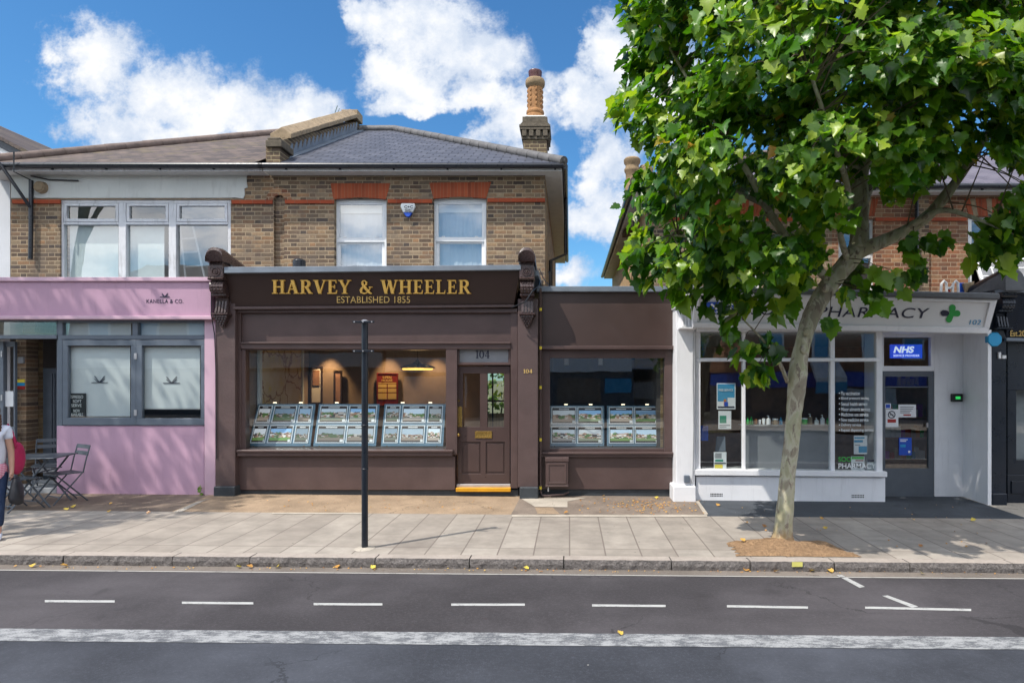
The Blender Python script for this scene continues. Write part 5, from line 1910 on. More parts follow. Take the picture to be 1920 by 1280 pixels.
mb.prism_y([(A_.x + .0, A_.z - .32), (A_.x + .0, A_.z - .225), (B_.x, B_.z - .225), (B_.x, B_.z - .32)], 13.1, 13.3)
mb.build('verge_board', 'white_paint', far)

# ================================================================== terrace across the street, behind the viewer (seen in the glass)
def terrace(x0, x1, y, h, zs, wallm, shopm, lab, panels):
    b = thing('terrace_house', lab, 'house', ((x0 + x1) / 2, y + .1, gz((x0 + x1) / 2)), 'terrace across the street')
    MB().box(x0, x1, y - 7, y, zs + .7, h).build('wall', wallm, b)
    MB().box(x0, x1, y - 7, y - .02, -.5, zs).build('shopfront', 'hood_grey', b)
    MB().box(x0 + .05, x1 - .05, y - 7, y + .12, zs, zs + .7).build('fascia', shopm, b)
    MB().prism_x([(y + .2, h), (y - 3.5, h + 1.7), (y - 7, h)], x0, x1).build('roof', 'old_slate', b)
    for a, c, z0, z1, m_ in panels:
        MB().box(a, c, y - .019, y + .02, z0, z1).build('shop_window', m_, b)
    k = x0 + .9
    while k < x1 - 1.2:
        w_ = MB().box(k, k + 1.1, y + .001, y + .05, zs + 1.3, zs + 3.0).build('window', 'white_paint', b)
        MB().box(k + .1, k + 1.0, y + .051, y + .06, zs + 1.4, zs + 2.9).build('pane', 'poster_blue', w_)
        k += 2.4
    return b


terrace(-24, -9, -9.5, 6.6, 2.4, 'red_brick', 'soffit', 'brick terrace house with cream shop sign across the street, mirrored at the left', [(-22, -18, .6, 2.2, 'room_brown'), (-16, -11, .6, 2.2, 'room_grey')])
terrace(-8.9, 3.1, -9.5, 6.3, 2.2, 'stock_brick', 'pharm_fascia', 'brick terrace house with pale shop sign across the street, mirrored in the middle', [(-8, -5, .5, 2.0, 'room_white'), (-4, -1.2, .5, 2.0, 'wood_back'), (-.6, 1.5, .7, 1.9, 'room_brown'), (1.7, 3.0, 1.2, 1.9, 'poster_blue')])
terrace(8.2, 22, -9.5, 6.7, 1.5, 'red_brick', 'nhs_blue', 'brick terrace house with dark blue shop sign, mirrored in the pharmacy window', [(8.6, 11, .3, 1.4, 'room_brown'), (13, 16, .3, 1.4, 'room_white')])
terrace(-2, 10, -24, 5.0, 1.8, 'white_render', 'black_plastic', 'pale house set back from the street, mirrored between the brick terraces', [(4, 6, .4, 1.6, 'room_grey')])
aw = thing('shop_awning', 'white and blue shop awning across the street, mirrored in the pharmacy window', 'awning', (12.1, -9.2, 1.1))
MB().prism_x([(-9.4, 2.7), (-9.4, 2.5), (-8.6, 1.75), (-8.6, 1.95)], 11.4, 12.8).build('canopy', 'white_paint', aw)
MB().box(11.4, 12.8, -8.62, -8.58, 1.2, 1.75).build('valance', 'cyan', aw)


# ================================================================== property displays in the agent's windows
def display(px_corners, Yt, Yb, cols, label, group, v0=.04):
    TL, TR, BR, BL = [P(c[0], c[1], y) for c, y in zip(px_corners, (Yt, Yt, Yb, Yb))]
    base = (BL + BR) / 2
    t = thing('property_display', label, 'display stand', base, group)
    nrm = ((TR - TL).cross(BL - TL)).normalized()
    if nrm.y > 0: nrm = -nrm
    def B(u, v, d=0.0):
        return TL.lerp(TR, u).lerp(BL.lerp(BR, u), v) + nrm * d
    def slab(u0, u1, v0_, v1, d0, d1):
        mb = MB()
        mb.hexa([B(u0, v1, d1), B(u1, v1, d1), B(u1, v0_, d1), B(u0, v0_, d1), B(u0, v1, d0), B(u1, v1, d0), B(u1, v0_, d0), B(u0, v0_, d0)])
        return mb
    mb = slab(0, 1, 0, 1, -.012, 0)
    mb.build('acrylic_panel', 'panel_blue', t, bevel=.003)
    for r in range(2):
        for a, b in cols:
            va, vb = v0 + r * .475, v0 + r * .475 + .42
            c = slab(a, b, va, vb, .004, .012).build('property_card', 'card_lit', t)
            e, f = .008 / 1, .014
            prt = slab(a + .016, b - .016, va + .02, vb - .02, .0121, .0132).build('printed_sheet', 'fascia_brown', c)
            slab(a + .026, b - .026, va + .085, vb - .06, .0133, .0142).build('photograph', 'photo', c)
            mb = MB()
            w = b - a
            for q0, q1, z0, z1 in ((a + w * .3, b - w * .3, va + .042, va + .066), (b - w * .16, b - .022, vb - .085, vb - .028)):
                mb.hexa([B(q0, z1, .0155), B(q1, z1, .0155), B(q1, z0, .0155), B(q0, z0, .0155), B(q0, z1, .0146), B(q1, z1, .0146), B(q1, z0, .0146), B(q0, z0, .0146)])
            mb.build('caption', 'card_white', c)
    for u in (.1, .9):
        mb = MB()
        p = B(u, 1.0) + Vector((0, -.03, -.05))
        mb.tube([p + Vector((0, .03, 0)), p], .018, 10).tube([p + Vector((0, .02, -.06)), p + Vector((0, .02, .06))], .008, 6)
        mb.build('clamp', 'brass', t, smooth=True)
    mb = MB()
    for u in (.3, .75):
        p = B(u, 0)
        mb.tube([p + nrm * .02 + Vector((-.03, 0, .015)), p + nrm * .02 + Vector((.03, 0, .015))], .008, 6)
    mb.build('reading_light', 'spot_lens', t)
    return t


gw = 'tilted property displays in the shop windows'
C6 = [(.03, .27), (.30, .69), (.72, .96)]
C4 = [(.035, .49), (.51, .965)]
display([(484, 757), (592, 757), (582, 836), (464, 836)], 11.20, 10.86, C6, 'tilted property display with six cards, nearest the pink shop in the wide window', gw)
display([(598, 757), (712, 757), (705, 836), (587, 836)], 11.20, 10.86, C4, 'tilted property display with four wide cards, behind the black pole', gw)
display([(721, 757), (836, 757), (831, 836), (714, 836)], 11.20, 10.86, C6, 'tilted property display with six cards, beside the brown door', gw)
display([(1030.5, 760), (1133, 760), (1133, 836), (1029.5, 836)], 11.15, 10.98, C4, 'property display with four cards in the narrow window, on the gas meter side', gw)
display([(1138, 760), (1238, 760), (1241, 836), (1138, 836)], 11.15, 10.98, C4, 'property display with four cards in the narrow window, on the pharmacy side', gw)


def framed(name, rect, Y, fmat, inner, label, cat, bw=3.0, pic=None, mount=False):
    c = P((rect[0] + rect[2]) / 2, rect[3], Y)
    t = thing(name, label, cat, c)
    MB().pframe(rect, (rect[0] + bw, rect[1] + bw, rect[2] - bw, rect[3] - bw), Y, .04).build('frame', fmat, t, bevel=.003)
    MB().pbox(rect[0] + bw, rect[1] + bw, rect[2] - bw, rect[3] - bw, Y + .015, .01).build('picture', inner, t)
    return t


f1 = framed('framed_picture', (581, 686, 604, 757), 13.40, 'picture_frame', 'soffit', 'tall dark framed picture on warm wall, with a pale mount, beside the wall painting', 'picture', 3)
MB().pbox(586, 694, 599, 722, 13.40, .012).build('print', 'wood_back', f1)
framed('framed_picture', (625, 694, 641, 757), 13.40, 'picture_frame', 'wood_back', 'narrow dark framed picture near the black pole, darker than its neighbour', 'picture', 3)
t = framed('framed_poster', (706, 699, 746, 760), 13.40, 'poster_red', 'poster_red', 'dark red framed poster with two columns of pale text on the back wall', 'poster', 2)
mb = MB()
for x0, y0, x1, y1 in ((709, 717, 743, 718.5), (709, 720, 725, 726), (727, 720, 743, 726), (709, 728, 725, 735), (727, 728, 743, 735), (709, 737, 725, 748), (727, 737, 743, 748)):
    mb.pbox(x0, y0, x1, y1, 13.405, .008)
mb.build('text_block', 'gold_paint', t)
mb = MB()
letters(mb, font_geometry('OPEN\nHOUSE', bold=.01), (716, 705, 736, 715), 13.412, .004)
mb.build('lettering', 'gold_paint', t)
# branch painting on the side wall
xw = P(446, 0, 10.62).x + .03
t = thing('wall_painting', 'large pale painting of bare brown branches on the side wall of the agency', 'painting', (xw, 12.2, .8))
MB().box(xw, xw + .03, 11.3, 13.0, .85, 2.62).build('canvas', 'art', t)
MB().box(xw, xw + .05, 11.22, 11.3, .8, 2.67).box(xw, xw + .05, 13.0, 13.08, .8, 2.67).box(xw, xw + .05, 11.3, 13.0, .8, .85).box(xw, xw + .05, 11.3, 13.0, 2.62, 2.67).build('frame', 'room_white', t)
# pendant lamp, lit
c = P(783, 690, 12.4)
t = thing('pendant_lamp', 'lit gold saucer pendant lamp hanging in the agency', 'lamp', c)
MB().lathe([(.02, .16), (.05, .13), (.11, .09), (.24, .055), (.335, .02), (.335, 0), (.32, -.005), (.10, .05), (.02, .07)], c, 32, cap=False).build('lamp_shade', 'brass', t, smooth=True)
MB().torus(c + Vector((0, 0, -.012)), .27, .022, 36, 8, 'z').build('light_ring', 'lamp_gold', t, smooth=True)
MB().tube([c + Vector((0, 0, .14)), (c.x, c.y, 2.78)], .006, 6).build('cord', 'black_plastic', t)
pl = bpy.data.lights.new('pendant_light', 'POINT'); pl.energy = 7; pl.color = (1, .6, .25); pl.shadow_soft_size = .15
po = bpy.data.objects.new('pendant_light', pl); COL.objects.link(po); po.parent = t; po.location = (0, 0, -.12)
# downlights washing the agency walls, lit
for i, (px, Y, e, lab) in enumerate(((552, 13.15, 110, 'lit round ceiling downlight washing the wall beside the branch painting'), (613, 13.15, 95, 'lit round ceiling downlight between the two dark framed pictures'), (725, 13.15, 70, 'lit round ceiling downlight above the red poster'), (815, 13.15, 55, 'lit round ceiling downlight nearest the brown door'))):
    c = Vector(((px - VX) * 13.3 / F, Y, 2.775))
    t = thing('ceiling_downlight', lab, 'ceiling light', c, 'downlights in the agency ceiling')
    MB().lathe([(.055, 0), (.055, -.012), (.04, -.014), (.04, -.004)], c, 16, cap=False).build('bezel', 'white_paint', t)
    MB().lathe([(.039, -.006), (.0385, -.004)], c, 16).build('lens', 'spot_lens', t)
    sp = bpy.data.lights.new('downlight', 'SPOT'); sp.energy = e; sp.color = (1, .62, .30); sp.spot_size = R(62); sp.spot_blend = .7; sp.shadow_soft_size = .04
    o = bpy.data.objects.new('downlight', sp); COL.objects.link(o); o.parent = t; o.location = (0, 0, -.03)
    o.rotation_euler = (R(12), 0, 0)
for px, lab in ((1062, 'square white ceiling spotlight in the annex above the display beside the gas meter'), (1126, 'square white ceiling spotlight in the annex, second one towards the pharmacy')):
    c = P(px, 684, 11.9)
    t = thing('ceiling_spotlight', lab, 'ceiling light', c, 'spotlights in the annex')
    MB().box(c.x - .04, c.x + .04, c.y, c.y + .08, c.z, c.z + .12).build('housing', 'card_white', t, bevel=.004)
    MB().box(c.x - .01, c.x + .01, c.y + .03, c.y + .05, c.z + .121, 2.75).build('stem', 'card_white', t)
framed('framed_picture', (1234, 710, 1243, 744), 12.6, 'picture_frame', 'soffit', 'small framed picture at the pharmacy end of the annex window', 'picture', 1.5)

# ================================================================== gas meter box, alarm box, octagon alarm
YG = YA - .20
c = P(1044, 912, YG)
t = thing('meter_box', 'brown painted wooden meter box under the narrow shop window', 'meter box', c)
MB().pbox(1023, 865, 1065, 910, YG, .185).build('case', 'brown', t, bevel=.004)
MB().pbox(1022, 857.5, 1066.5, 865, YG - .02, .205).pbox(1022.5, 909.5, 1066, 912.5, YG - .01, .19).build('lid', 'brown', t, bevel=.006)
MB().pframe((1026, 868, 1062, 907), (1029.5, 871.5, 1058.5, 903.5), YG - .012, .0115).build('door_panel', 'brown', t, bevel=.003)
mb = MB()
mb.tube([P(1028, 912, YG + .05), P(1028, 921, YG + .05)], .012, 8)
mb.build('outlet_pipe', 'alu', t)

c = P(766, 406, YU)
t = thing('alarm_box', 'white shield shaped alarm box with blue tip between the sash windows', 'alarm box', c)
sh = [(754, 383), (779, 383), (780, 389), (774.5, 400), (757.5, 400), (752.5, 389)]
mb = MB(); mb.prism_y([(P(x, y, YU).x, P(x, y, YU).z) for x, y in sh], YU - .075, YU - .001); mb.build('cover', 'white_ink', t, bevel=.012)
mb = MB(); mb.prism_y([(P(x, y, YU).x, P(x, y, YU).z) for x, y in [(757.5, 400.2), (774.5, 400.2), (769, 408), (763.5, 408)]], YU - .07, YU - .001); mb.build('strobe', 'nhs_blue', t, bevel=.008)
mb = MB()
letters(mb, font_geometry('C+C', bold=.02), (758, 385.5, 774.5, 390.5), YU - .075, .003)
letters(mb, font_geometry('SECURITY\nSYSTEMS', bold=.01), (759, 392, 773.5, 397.5), YU - .075, .003)
mb.build('lettering', 'ink', t)

c = P(1866, 650, 10.2)
t = thing('octagon_alarm', 'bright blue octagonal alarm box on the navy pilaster', 'alarm box', c)
ra = 14.2
mb = MB(); mb.prism_y([(P(1866 + ra * math.cos(a), 636 + ra * math.sin(a), 10.2).x, P(1866 + ra * math.cos(a), 636 + ra * math.sin(a), 10.2).z) for a in [math.pi / 8 + k * math.pi / 4 for k in range(8)]], 10.2, 10.29)
mb.build('cover', 'cyan', t, bevel=.012)

# ================================================================== sign post without its sign
g = G(684, 1028)
t = thing('sign_pole', 'black round post with two empty sign brackets on the pavement', 'sign post', g)
ztop = P(684, 603, g.y).z
MB().tube([g + Vector((0, 0, -.05)), (g.x, g.y, ztop)], .036, 18).build('post', 'pole_black', t, smooth=True)
mb = MB()
for k in range(2): mb.lathe([(.0365, 0), (.04, .004), (.04, .02), (.0365, .024)], (g.x, g.y, g.z + .9 + k * .5), 18, cap=False)
mb.build('collar', 'pole_black', t)
for yy, n_ in ((603.5, 1), (658, 0)):
    zb_ = P(0, yy, g.y - .05).z
    mb = MB()
    mb.box(g.x - .122, g.x + .122, g.y - .062, g.y - .037, zb_ - .012, zb_ + .012)
    mb.torus((g.x, g.y, zb_), .04, .008, 16, 6, 'z')
    br = mb.build('sign_bracket', 'pole_black', t, bevel=.002)
    mb = MB()
    for xx in (-.1, 0, .1): mb.tube([(g.x + xx, g.y - .063, zb_), (g.x + xx, g.y - .071, zb_)], .008, 6)
    mb.build('bolt', 'alu', br)
MB().lathe([(.04, 0), (.04, .012), (.02, .022)], (g.x, g.y, ztop), 16).build('cap', 'alu', t)
mb = MB()
mb.lathe([(.12, .001), (.11, .006), (.05, .018), (.037, .02)], g, 16)
mb.build('footing', 'cement', t)

# ================================================================== notices, posters and goods in the pharmacy window
def poster(name, rect, Y, back, blocks, label, cat='poster', texts=()):
    c = P((rect[0] + rect[2]) / 2, rect[3], Y)
    t = thing(name, label, cat, c)
    MB().pbox(*rect, Y, .004).build('sheet', back, t)
    for k, (m_, x0, y0, x1, y1) in enumerate(blocks):
        MB().pbox(x0, y0, x1, y1, Y - .0015 - .001 * k, .001).build('printed_block', m_, t)
    for m_, s_, r_ in texts:
        mb = MB()
        letters(mb, font_geometry(s_, bold=.01), r_, Y - .006, .001)
        mb.build('lettering', m_, t)
    return t


YQ = YW + .075
poster('window_poster', (1344, 718, 1379, 767), YQ, 'card_white', [('poster_blue', 1345.5, 720, 1377.5, 745), ('poster_blue', 1345.5, 745, 1364, 752), ('orange', 1357, 748, 1362, 760), ('nhs_blue', 1358, 753, 1365, 761), ('ink', 1346, 761.5, 1377, 764)], 'blue and white health poster with small figures in the pharmacy window, above the green notice', 'poster', [('white_ink', 'FREE SERVICE', (1347.5, 729, 1374, 733))])
poster('window_notice', (1347, 770, 1371, 804), YQ, 'card_white', [('poster_green', 1349.5, 779, 1362, 793), ('room_grey', 1349, 796, 1369, 798), ('room_grey', 1349, 799.5, 1362, 801)], 'white notice with a green square, second from the top in the pharmacy window', 'notice')
poster('window_notice', (1338.5, 847, 1362, 879), YQ, 'card_white', [('room_grey', 1341, 849, 1353, 859), ('poster_green', 1341, 861, 1356, 865), ('door_grey', 1339.5, 866.5, 1361, 869.5), ('yellow', 1340, 870.5, 1355, 877.5)], 'small white notice with a yellow panel standing at the bottom of the pharmacy window', 'notice')
poster('information_poster', (1601, 816, 1626, 851), YQ, 'card_white', [('poster_blue', 1602, 819, 1621, 822), ('poster_blue', 1601.5, 824.5, 1618, 829), ('poster_blue', 1610, 836, 1625.5, 848), ('room_grey', 1603, 833, 1613, 834.5)], 'pale blue leaflet poster in the pharmacy window under the list of services', 'poster')
poster('window_notice', (1596, 855, 1621, 881), YQ + .02, 'card_white', [('bright_green', 1597, 855.5, 1620, 860.5), ('red', 1604, 862, 1619, 864), ('room_grey', 1599, 867, 1617, 876)], 'white notice with a green header over the lower window lettering', 'notice')
poster('window_notice', (1626, 866, 1645, 881), YQ + .03, 'room_white', [('ink', 1627, 861, 1644, 865.5)], 'grey card in the lower corner of the pharmacy window by the door', 'notice')
YK_ = YE + .035
poster('door_notice', (1660.5, 767, 1684.5, 800), YK_, 'card_white', [('red', 1664, 785.5, 1680, 792)], 'white no smoking notice on the pharmacy door with red strip', 'notice')
t = [o for o in COL.objects if o.name.startswith('door_notice')][0]
mb = MB()
cc_ = P(1672, 777, YK_ - .004)
mb.torus(cc_, .058, .007, 22, 4)
for s_ in (-1, 1):
    mb.box(cc_.x - .03, cc_.x + .03, cc_.y - .002, cc_.y, cc_.z - .006, cc_.z + .006)
mb.tube([cc_ + Vector((-.04, -.003, .04)), cc_ + Vector((.04, -.003, -.04))], .006, 6)
mb.build('symbol', 'ink', t)
poster('door_notice', (1684.5, 758, 1717.5, 782), YK_, 'card_white', [('film_grey', 1688, 762, 1713, 763.5), ('film_grey', 1688, 765.5, 1712, 767), ('film_grey', 1688, 769, 1709, 770.5), ('film_grey', 1688, 772.5, 1706, 774), ('red', 1694, 776.5, 1708, 779)], 'wide white notice with lines of text on the pharmacy door', 'notice')
poster('door_poster', (1685.5, 820, 1709.5, 853), YK_, 'nhs_blue', [('white_ink', 1688, 823, 1702, 824.5), ('white_ink', 1688, 826, 1699, 827.5), ('cyan', 1688, 833, 1698, 838), ('white_ink', 1703, 844.5, 1707, 848.5)], 'bright blue poster low on the pharmacy door', 'poster')
poster('door_sticker', (1659.5, 756, 1670.5, 766), YK_, 'card_white', [('nhs_blue', 1661, 757.5, 1669, 764.5)], 'small blue and white sticker at the edge of the pharmacy door', 'sticker')
t = thing('lit_sign', 'blue and white illuminated sign in the fanlight over the pharmacy door', 'sign', P(1700, 671, YE + .1))
MB().pbox(1670, 645.5, 1729.5, 671.5, YE + .1, .04).build('sign_face', emissive('sign_blue', (0.02, .08, .75), .35), t, bevel=.004)
mb = MB()
letters(mb, font_geometry('NHS', shear=.22, bold=.04), (1675, 649, 1714, 661.5), YE + .098, .004)
letters(mb, font_geometry('SERVICE PROVIDER', bold=.01), (1675, 664.5, 1724, 668.5), YE + .098, .003)
mb.build('lettering', emissive('sign_white', (.7, .8, .9), .5), t)

# bottles and tubs standing on the window screen's shelf
zs = P(0, 796.4, YW + .25).z
bots = [(1402, 14, 'green', 'b', 'dark green bottle standing first on the pharmacy shelf'), (1409, 15, 'green', 'b', 'dark green bottle standing second on the pharmacy shelf'), (1416.5, 11, 'orange', 't', 'orange and white tube on the pharmacy shelf'), (1424, 10, 'card_white', 't', 'white upside down tube, left of a taller white tube'), (1432, 12, 'card_white', 't', 'taller white tube beside a white pump bottle'), (1441, 17, 'card_white', 'p', 'tall white pump bottle beside a tan tub'), (1453.5, 12, 'old_coping', 'j', 'wide tan tub on the pharmacy shelf'), (1464, 14, 'poster_blue', 'b', 'blue bottle standing beside the tan tub'), (1508.5, 13, 'bright_green', 'j', 'bright green bottle right of the tree trunk'), (1519, 20, 'old_coping', 'p', 'cream pump bottle right of the tree trunk'), (1531, 13, 'room_white', 'p', 'short pale grey pump bottle'), (1542, 18, 'card_white', 'p', 'slim white pump bottle at the far end of the shelf'), (1552, 13, 'green', 'b', 'dull green bottle next to the window bar')]
for px, h, m_, k, lab in bots:
    Y = YW + .27
    x = P(px, 0, Y).x
    s_ = Y / F
    t = thing('shelf_bottle', lab, 'bottle', (x, Y, zs), 'bottles on the pharmacy shelf')
    r = {'b': 3.0, 't': 3.2, 'p': 4.0, 'j': 5.4}[k] * s_
    H_ = h * s_
    if k == 't':
        pr = [(r * .55, 0), (r * .6, H_ * .2), (r * .75, H_ * .22), (r, H_ * .97), (r * .95, H_)]
    elif k == 'j':
        pr = [(r * .8, 0), (r * .9, H_ * .1), (r, H_ * .75), (r * .95, H_ * .8)]
    else:
        pr = [(r * .9, 0), (r, H_ * .08), (r, H_ * .62), (r * .45, H_ * .76)]
    MB().lathe(pr, (x, Y, zs), 14).build('bottle_body', m_, t, smooth=True)
    mb = MB()
    if k == 'p':
        mb.lathe([(r * .3, H_ * .761), (r * .3, H_ * .85), (r * .12, H_ * .86), (r * .12, H_)], (x, Y, zs), 8)
        mb.box(x - r * .7, x + r * .2, Y - r * .2, Y + r * .2, zs + H_ * .96, zs + H_ * 1.03)
    elif k == 'j':
        mb.lathe([(r * .98, H_ * .801), (r * .98, H_)], (x, Y, zs), 14)
    elif k == 'b':
        mb.lathe([(r * .42, H_ * .761), (r * .42, H_)], (x, Y, zs), 10)
    else:
        mb.lathe([(r * .5, -.001), (r * .5, .004)], (x, Y, zs), 10)
    mb.build('cap', 'card_white' if k != 'b' else m_, t)

# shelving with goods seen through the pharmacy door
sh0 = P(1656, 0, 12.2).x
for zz, row, lab in ((.42, 0, 'lowest'), (.83, 1, 'middle'), (1.22, 2, 'upper')):
    t = thing('goods_shelf', 'dark wooden shelf behind the pharmacy door, the %s of three' % lab, 'shelf', (sh0 + .4, 12.4, zz), 'shelves behind the pharmacy door')
    MB().box(sh0 - .05, sh0 + .85, 12.2, 12.7, zz - .03, zz).build('shelf_board', 'wood_back', t, bevel=.004)
    x, k = sh0, 0
    cols_ = ['card_white', 'red', 'orange', 'poster_blue', 'card_white', 'purple', 'old_coping', 'green', 'room_white']
    while x < sh0 + .75:
        w = .05 + rnd.random() * .07
        h = .12 + rnd.random() * .13
        m_ = cols_[(k * 5 + row * 3) % len(cols_)]
        nm = {'card_white': 'white', 'red': 'red', 'orange': 'orange', 'poster_blue': 'blue', 'purple': 'purple', 'old_coping': 'tan', 'green': 'green', 'room_white': 'pale'}[m_]
        bb = MB().box(x, x + w, 12.25, 12.33, zz + .001, zz + h)
        o = bb.build('medicine_box', m_, None, bevel=.003)
        tag(o, '%s medicine carton, number %d from the hinge side on the %s shelf' % (nm, k + 1, lab), 'box', 'cartons on the pharmacy shelves')
        x += w + .008
        k += 1
t = thing('yellow_goods', 'row of yellow packets hanging at the top of the pharmacy door', 'packets', P(1700, 724, 12.6))
mb = MB()
for k in range(5): mb.pbox(1684 + k * 8, 706 + (k % 2) * 3, 1690 + k * 8, 722, 12.6, .05)
mb.build('packet', 'yellow', t)
o = MB().pbox(1314, 798, 1328, 826, YW + .35, .1).build('blue_carton', 'nhs_blue', None, bevel=.004)
tag(o, 'tall blue carton at the pillar end of the pharmacy window', 'box')
t = thing('computer_stand', 'dark grey screen stand at the bottom of the first pharmacy window', 'stand', P(1351, 848, YW + .3))
MB().pquad([(1344, 818, 0), (1360, 818, 0), (1361, 846, 0), (1341, 846, 0)], .03, (YW + .40, YW + .40, YW + .3, YW + .3)).build('screen', 'cafe_grey', t, bevel=.004)
MB().pbox(1346, 846, 1357, 882, YW + .33, .05).build('foot', 'black_plastic', t)

# ================================================================== cafe chalkboard
t = thing('menu_board', 'black chalkboard sign with white handwriting inside the cafe window', 'sign', P(145, 783, YC + .06))
MB().pbox(129.5, 737, 160, 783, YC + .06, .02).build('board', 'black_plastic', t, bevel=.003)
mb = MB()
for s_, y, x0, x1 in (('ESPRESSO', 741, 131.5, 156), ('SOFT', 749, 137, 153), ('SERVE', 757, 134, 153), ('NOW', 767, 138, 150), ('AVAILABLE', 774, 133, 156)):
    letters(mb, font_geometry(s_), (x0, y, x1, y + 5.5), YC + .058, .002)
mb.build('lettering', 'white_ink', t)


# ================================================================== cafe table and folding chairs
def bistro_chair(x, y, rz, label):
    t = thing('folding_chair', label, 'chair', (x, y, gz(x)), 'grey folding cafe chairs')
    org = Vector((x, y, gz(x)))
    rot = Matrix.Rotation(rz, 4, 'Z')
    def W(a, b, c): return org + rot @ Vector((a, b, c))
    sw, r = .20, .011
    mb = MB()                                        # seat of slats
    for k in range(6):
        b0 = -.19 + k * .063
        c = [W(-sw, b0, .442), W(sw, b0, .442), W(sw, b0 + .056, .442), W(-sw, b0 + .056, .442)]
        d = [p + Vector((0, 0, .014)) for p in c]
        mb.hexa(c + d)
    mb.build('seat', 'bistro', t)
    for z0, z1, yy in ((.80, .86, .245), (.70, .76, .225)):
        mb = MB()
        n = 6
        for k in range(n):
            u0, u1 = -1 + 2 * k / n, -1 + 2 * (k + 1) / n
            f = lambda u: yy - .015 * u * u + .015
            mb.hexa([W(u0 * sw, f(u0), z0), W(u1 * sw, f(u1), z0), W(u1 * sw, f(u1) + .012, z0), W(u0 * sw, f(u0) + .012, z0), W(u0 * sw, f(u0) + .01, z1), W(u1 * sw, f(u1) + .01, z1), W(u1 * sw, f(u1) + .022, z1), W(u0 * sw, f(u0) + .022, z1)])
        mb.build('backrest', 'bistro', t)
    for s_ in (-1, 1):
        mb = MB()
        mb.tube([W(s_ * sw, .26, .85), W(s_ * sw, .21, .66), W(s_ * sw, .17, .46), W(s_ * (sw - .0), -.22, 0)], r, 6)
        mb.build('leg', 'bistro', t)
        mb = MB()
        mb.tube([W(s_ * (sw - .025), -.17, .44), W(s_ * (sw - .025), .24, 0)], r, 6)
        mb.build('leg', 'bistro', t)
    for a, b in ((W(-sw, -.13, .10), W(sw, -.13, .10)), (W(-sw + .02, .17, .08), W(sw - .02, .17, .08)), (W(-sw, -.19, .43), W(sw, -.19, .43))):
        MB().tube([a, b], .008, 6).build('stretcher', 'bistro', t)
    return t


p = G(130, 938)
bistro_chair(p.x, p.y - .1, R(-30), 'grey folding chair with its back against the pink wall')
p = G(30, 956)
bistro_chair(p.x, p.y + .05, R(160), 'grey folding chair behind the black bag, its back to the street')
p = G(68, 925)
bistro_chair(p.x, p.y + .25, R(30), 'grey folding chair half hidden behind the cafe table')
p = G(76, 945)
t = thing('cafe_table', 'grey square metal cafe table with crossed folding legs', 'table', p)
rot = Matrix.Rotation(R(12), 4, 'Z')
W = lambda a, b, c: p + rot @ Vector((a, b, c))
mb = MB()
s_ = .345
mb.hexa([W(-s_, -s_, .715), W(s_, -s_, .715), W(s_, s_, .715), W(-s_, s_, .715), W(-s_, -s_, .735), W(s_, -s_, .735), W(s_, s_, .735), W(-s_, s_, .735)])
mb.build('table_top', 'bistro', t, bevel=.008)
for sx in (-1, 1):
    for sy in (-1, 1):
        mb = MB()
        mb.tube([W(sx * .24, sy * .28, .71), W(-sx * .27, sy * .28, 0)], .014, 8)
        mb.build('leg', 'bistro', t)
for sx in (-1, 1): MB().tube([W(sx * .14, -.28, .52), W(sx * .14, .28, .52)], .009, 6).build('stretcher', 'bistro', t)

# ladder and buckets in the upper room of the cafe house
t = thing('step_ladder', 'white step ladder leaning behind the third upstairs cafe window', 'ladder', P(365, 540, 12.2))
mb = MB()
for a, b in (((337, 425), (350, 540)), ((362, 425), (388, 540))): mb.tube([P(*a, 12.3), P(*b, 12.1)], .02, 6)
mb.build('rail', 'card_white', t)
mb = MB()
for k in range(4): mb.tube([P(339.5 + k * 3.2, 448 + k * 26, 12.27 - .05 * k), P(367 + k * 6, 446 + k * 26, 12.27 - .05 * k)], .016, 6)
mb.build('rung', 'card_white', t)
for px, lab in ((192, 'white plastic bucket inside the first upstairs cafe window'), (262, 'white plastic bucket inside the middle upstairs cafe window')):
    c = P(px, 535, 11.95)
    t = thing('bucket', lab, 'bucket', c)
    MB().lathe([(.12, 0), (.155, .30), (.165, .30), (.165, .33), (.15, .33), (.11, .02)], c, 20, cap=False).build('pail', 'card_white', t, smooth=True)
    MB().lathe([(.001, .02), (.115, .021)], c, 20, cap=False).build('base', 'card_white', t)

# garden chair thrown on the flat roof of the pharmacy
c = P(1795, 548, 10.9)
t = thing('garden_chair', 'cream plastic garden chair lying on the flat roof over the pharmacy', 'chair', c)
mb = MB()
for px in (1764, 1786):
    mb.tube([P(px, 550, 10.9), P(px + 1, 532, 10.9), P(px + 6, 526.5, 10.9), P(px + 10, 530, 10.9), P(px + 11, 550, 10.9)], .022, 8)
mb.tube([P(1774, 538, 10.9), P(1780, 541, 10.9), P(1786, 536, 10.9)], .02, 8)
mb.build('frame', 'white_paint', t, smooth=True)
MB().pquad([(1806, 531, 0), (1828, 527, 0), (1826, 534, 0), (1812, 550, 0)], .05, (10.9, 10.9, 10.9, 10.9)).build('seat', 'old_coping', t, bevel=.01)
MB().pbox(1800, 530, 1809, 550, 10.95, .05).build('cushion', 'nhs_blue', t, bevel=.01)
MB().pbox(1776, 541, 1783, 550, 10.93, .05).build('cushion', 'red', t, bevel=.01)


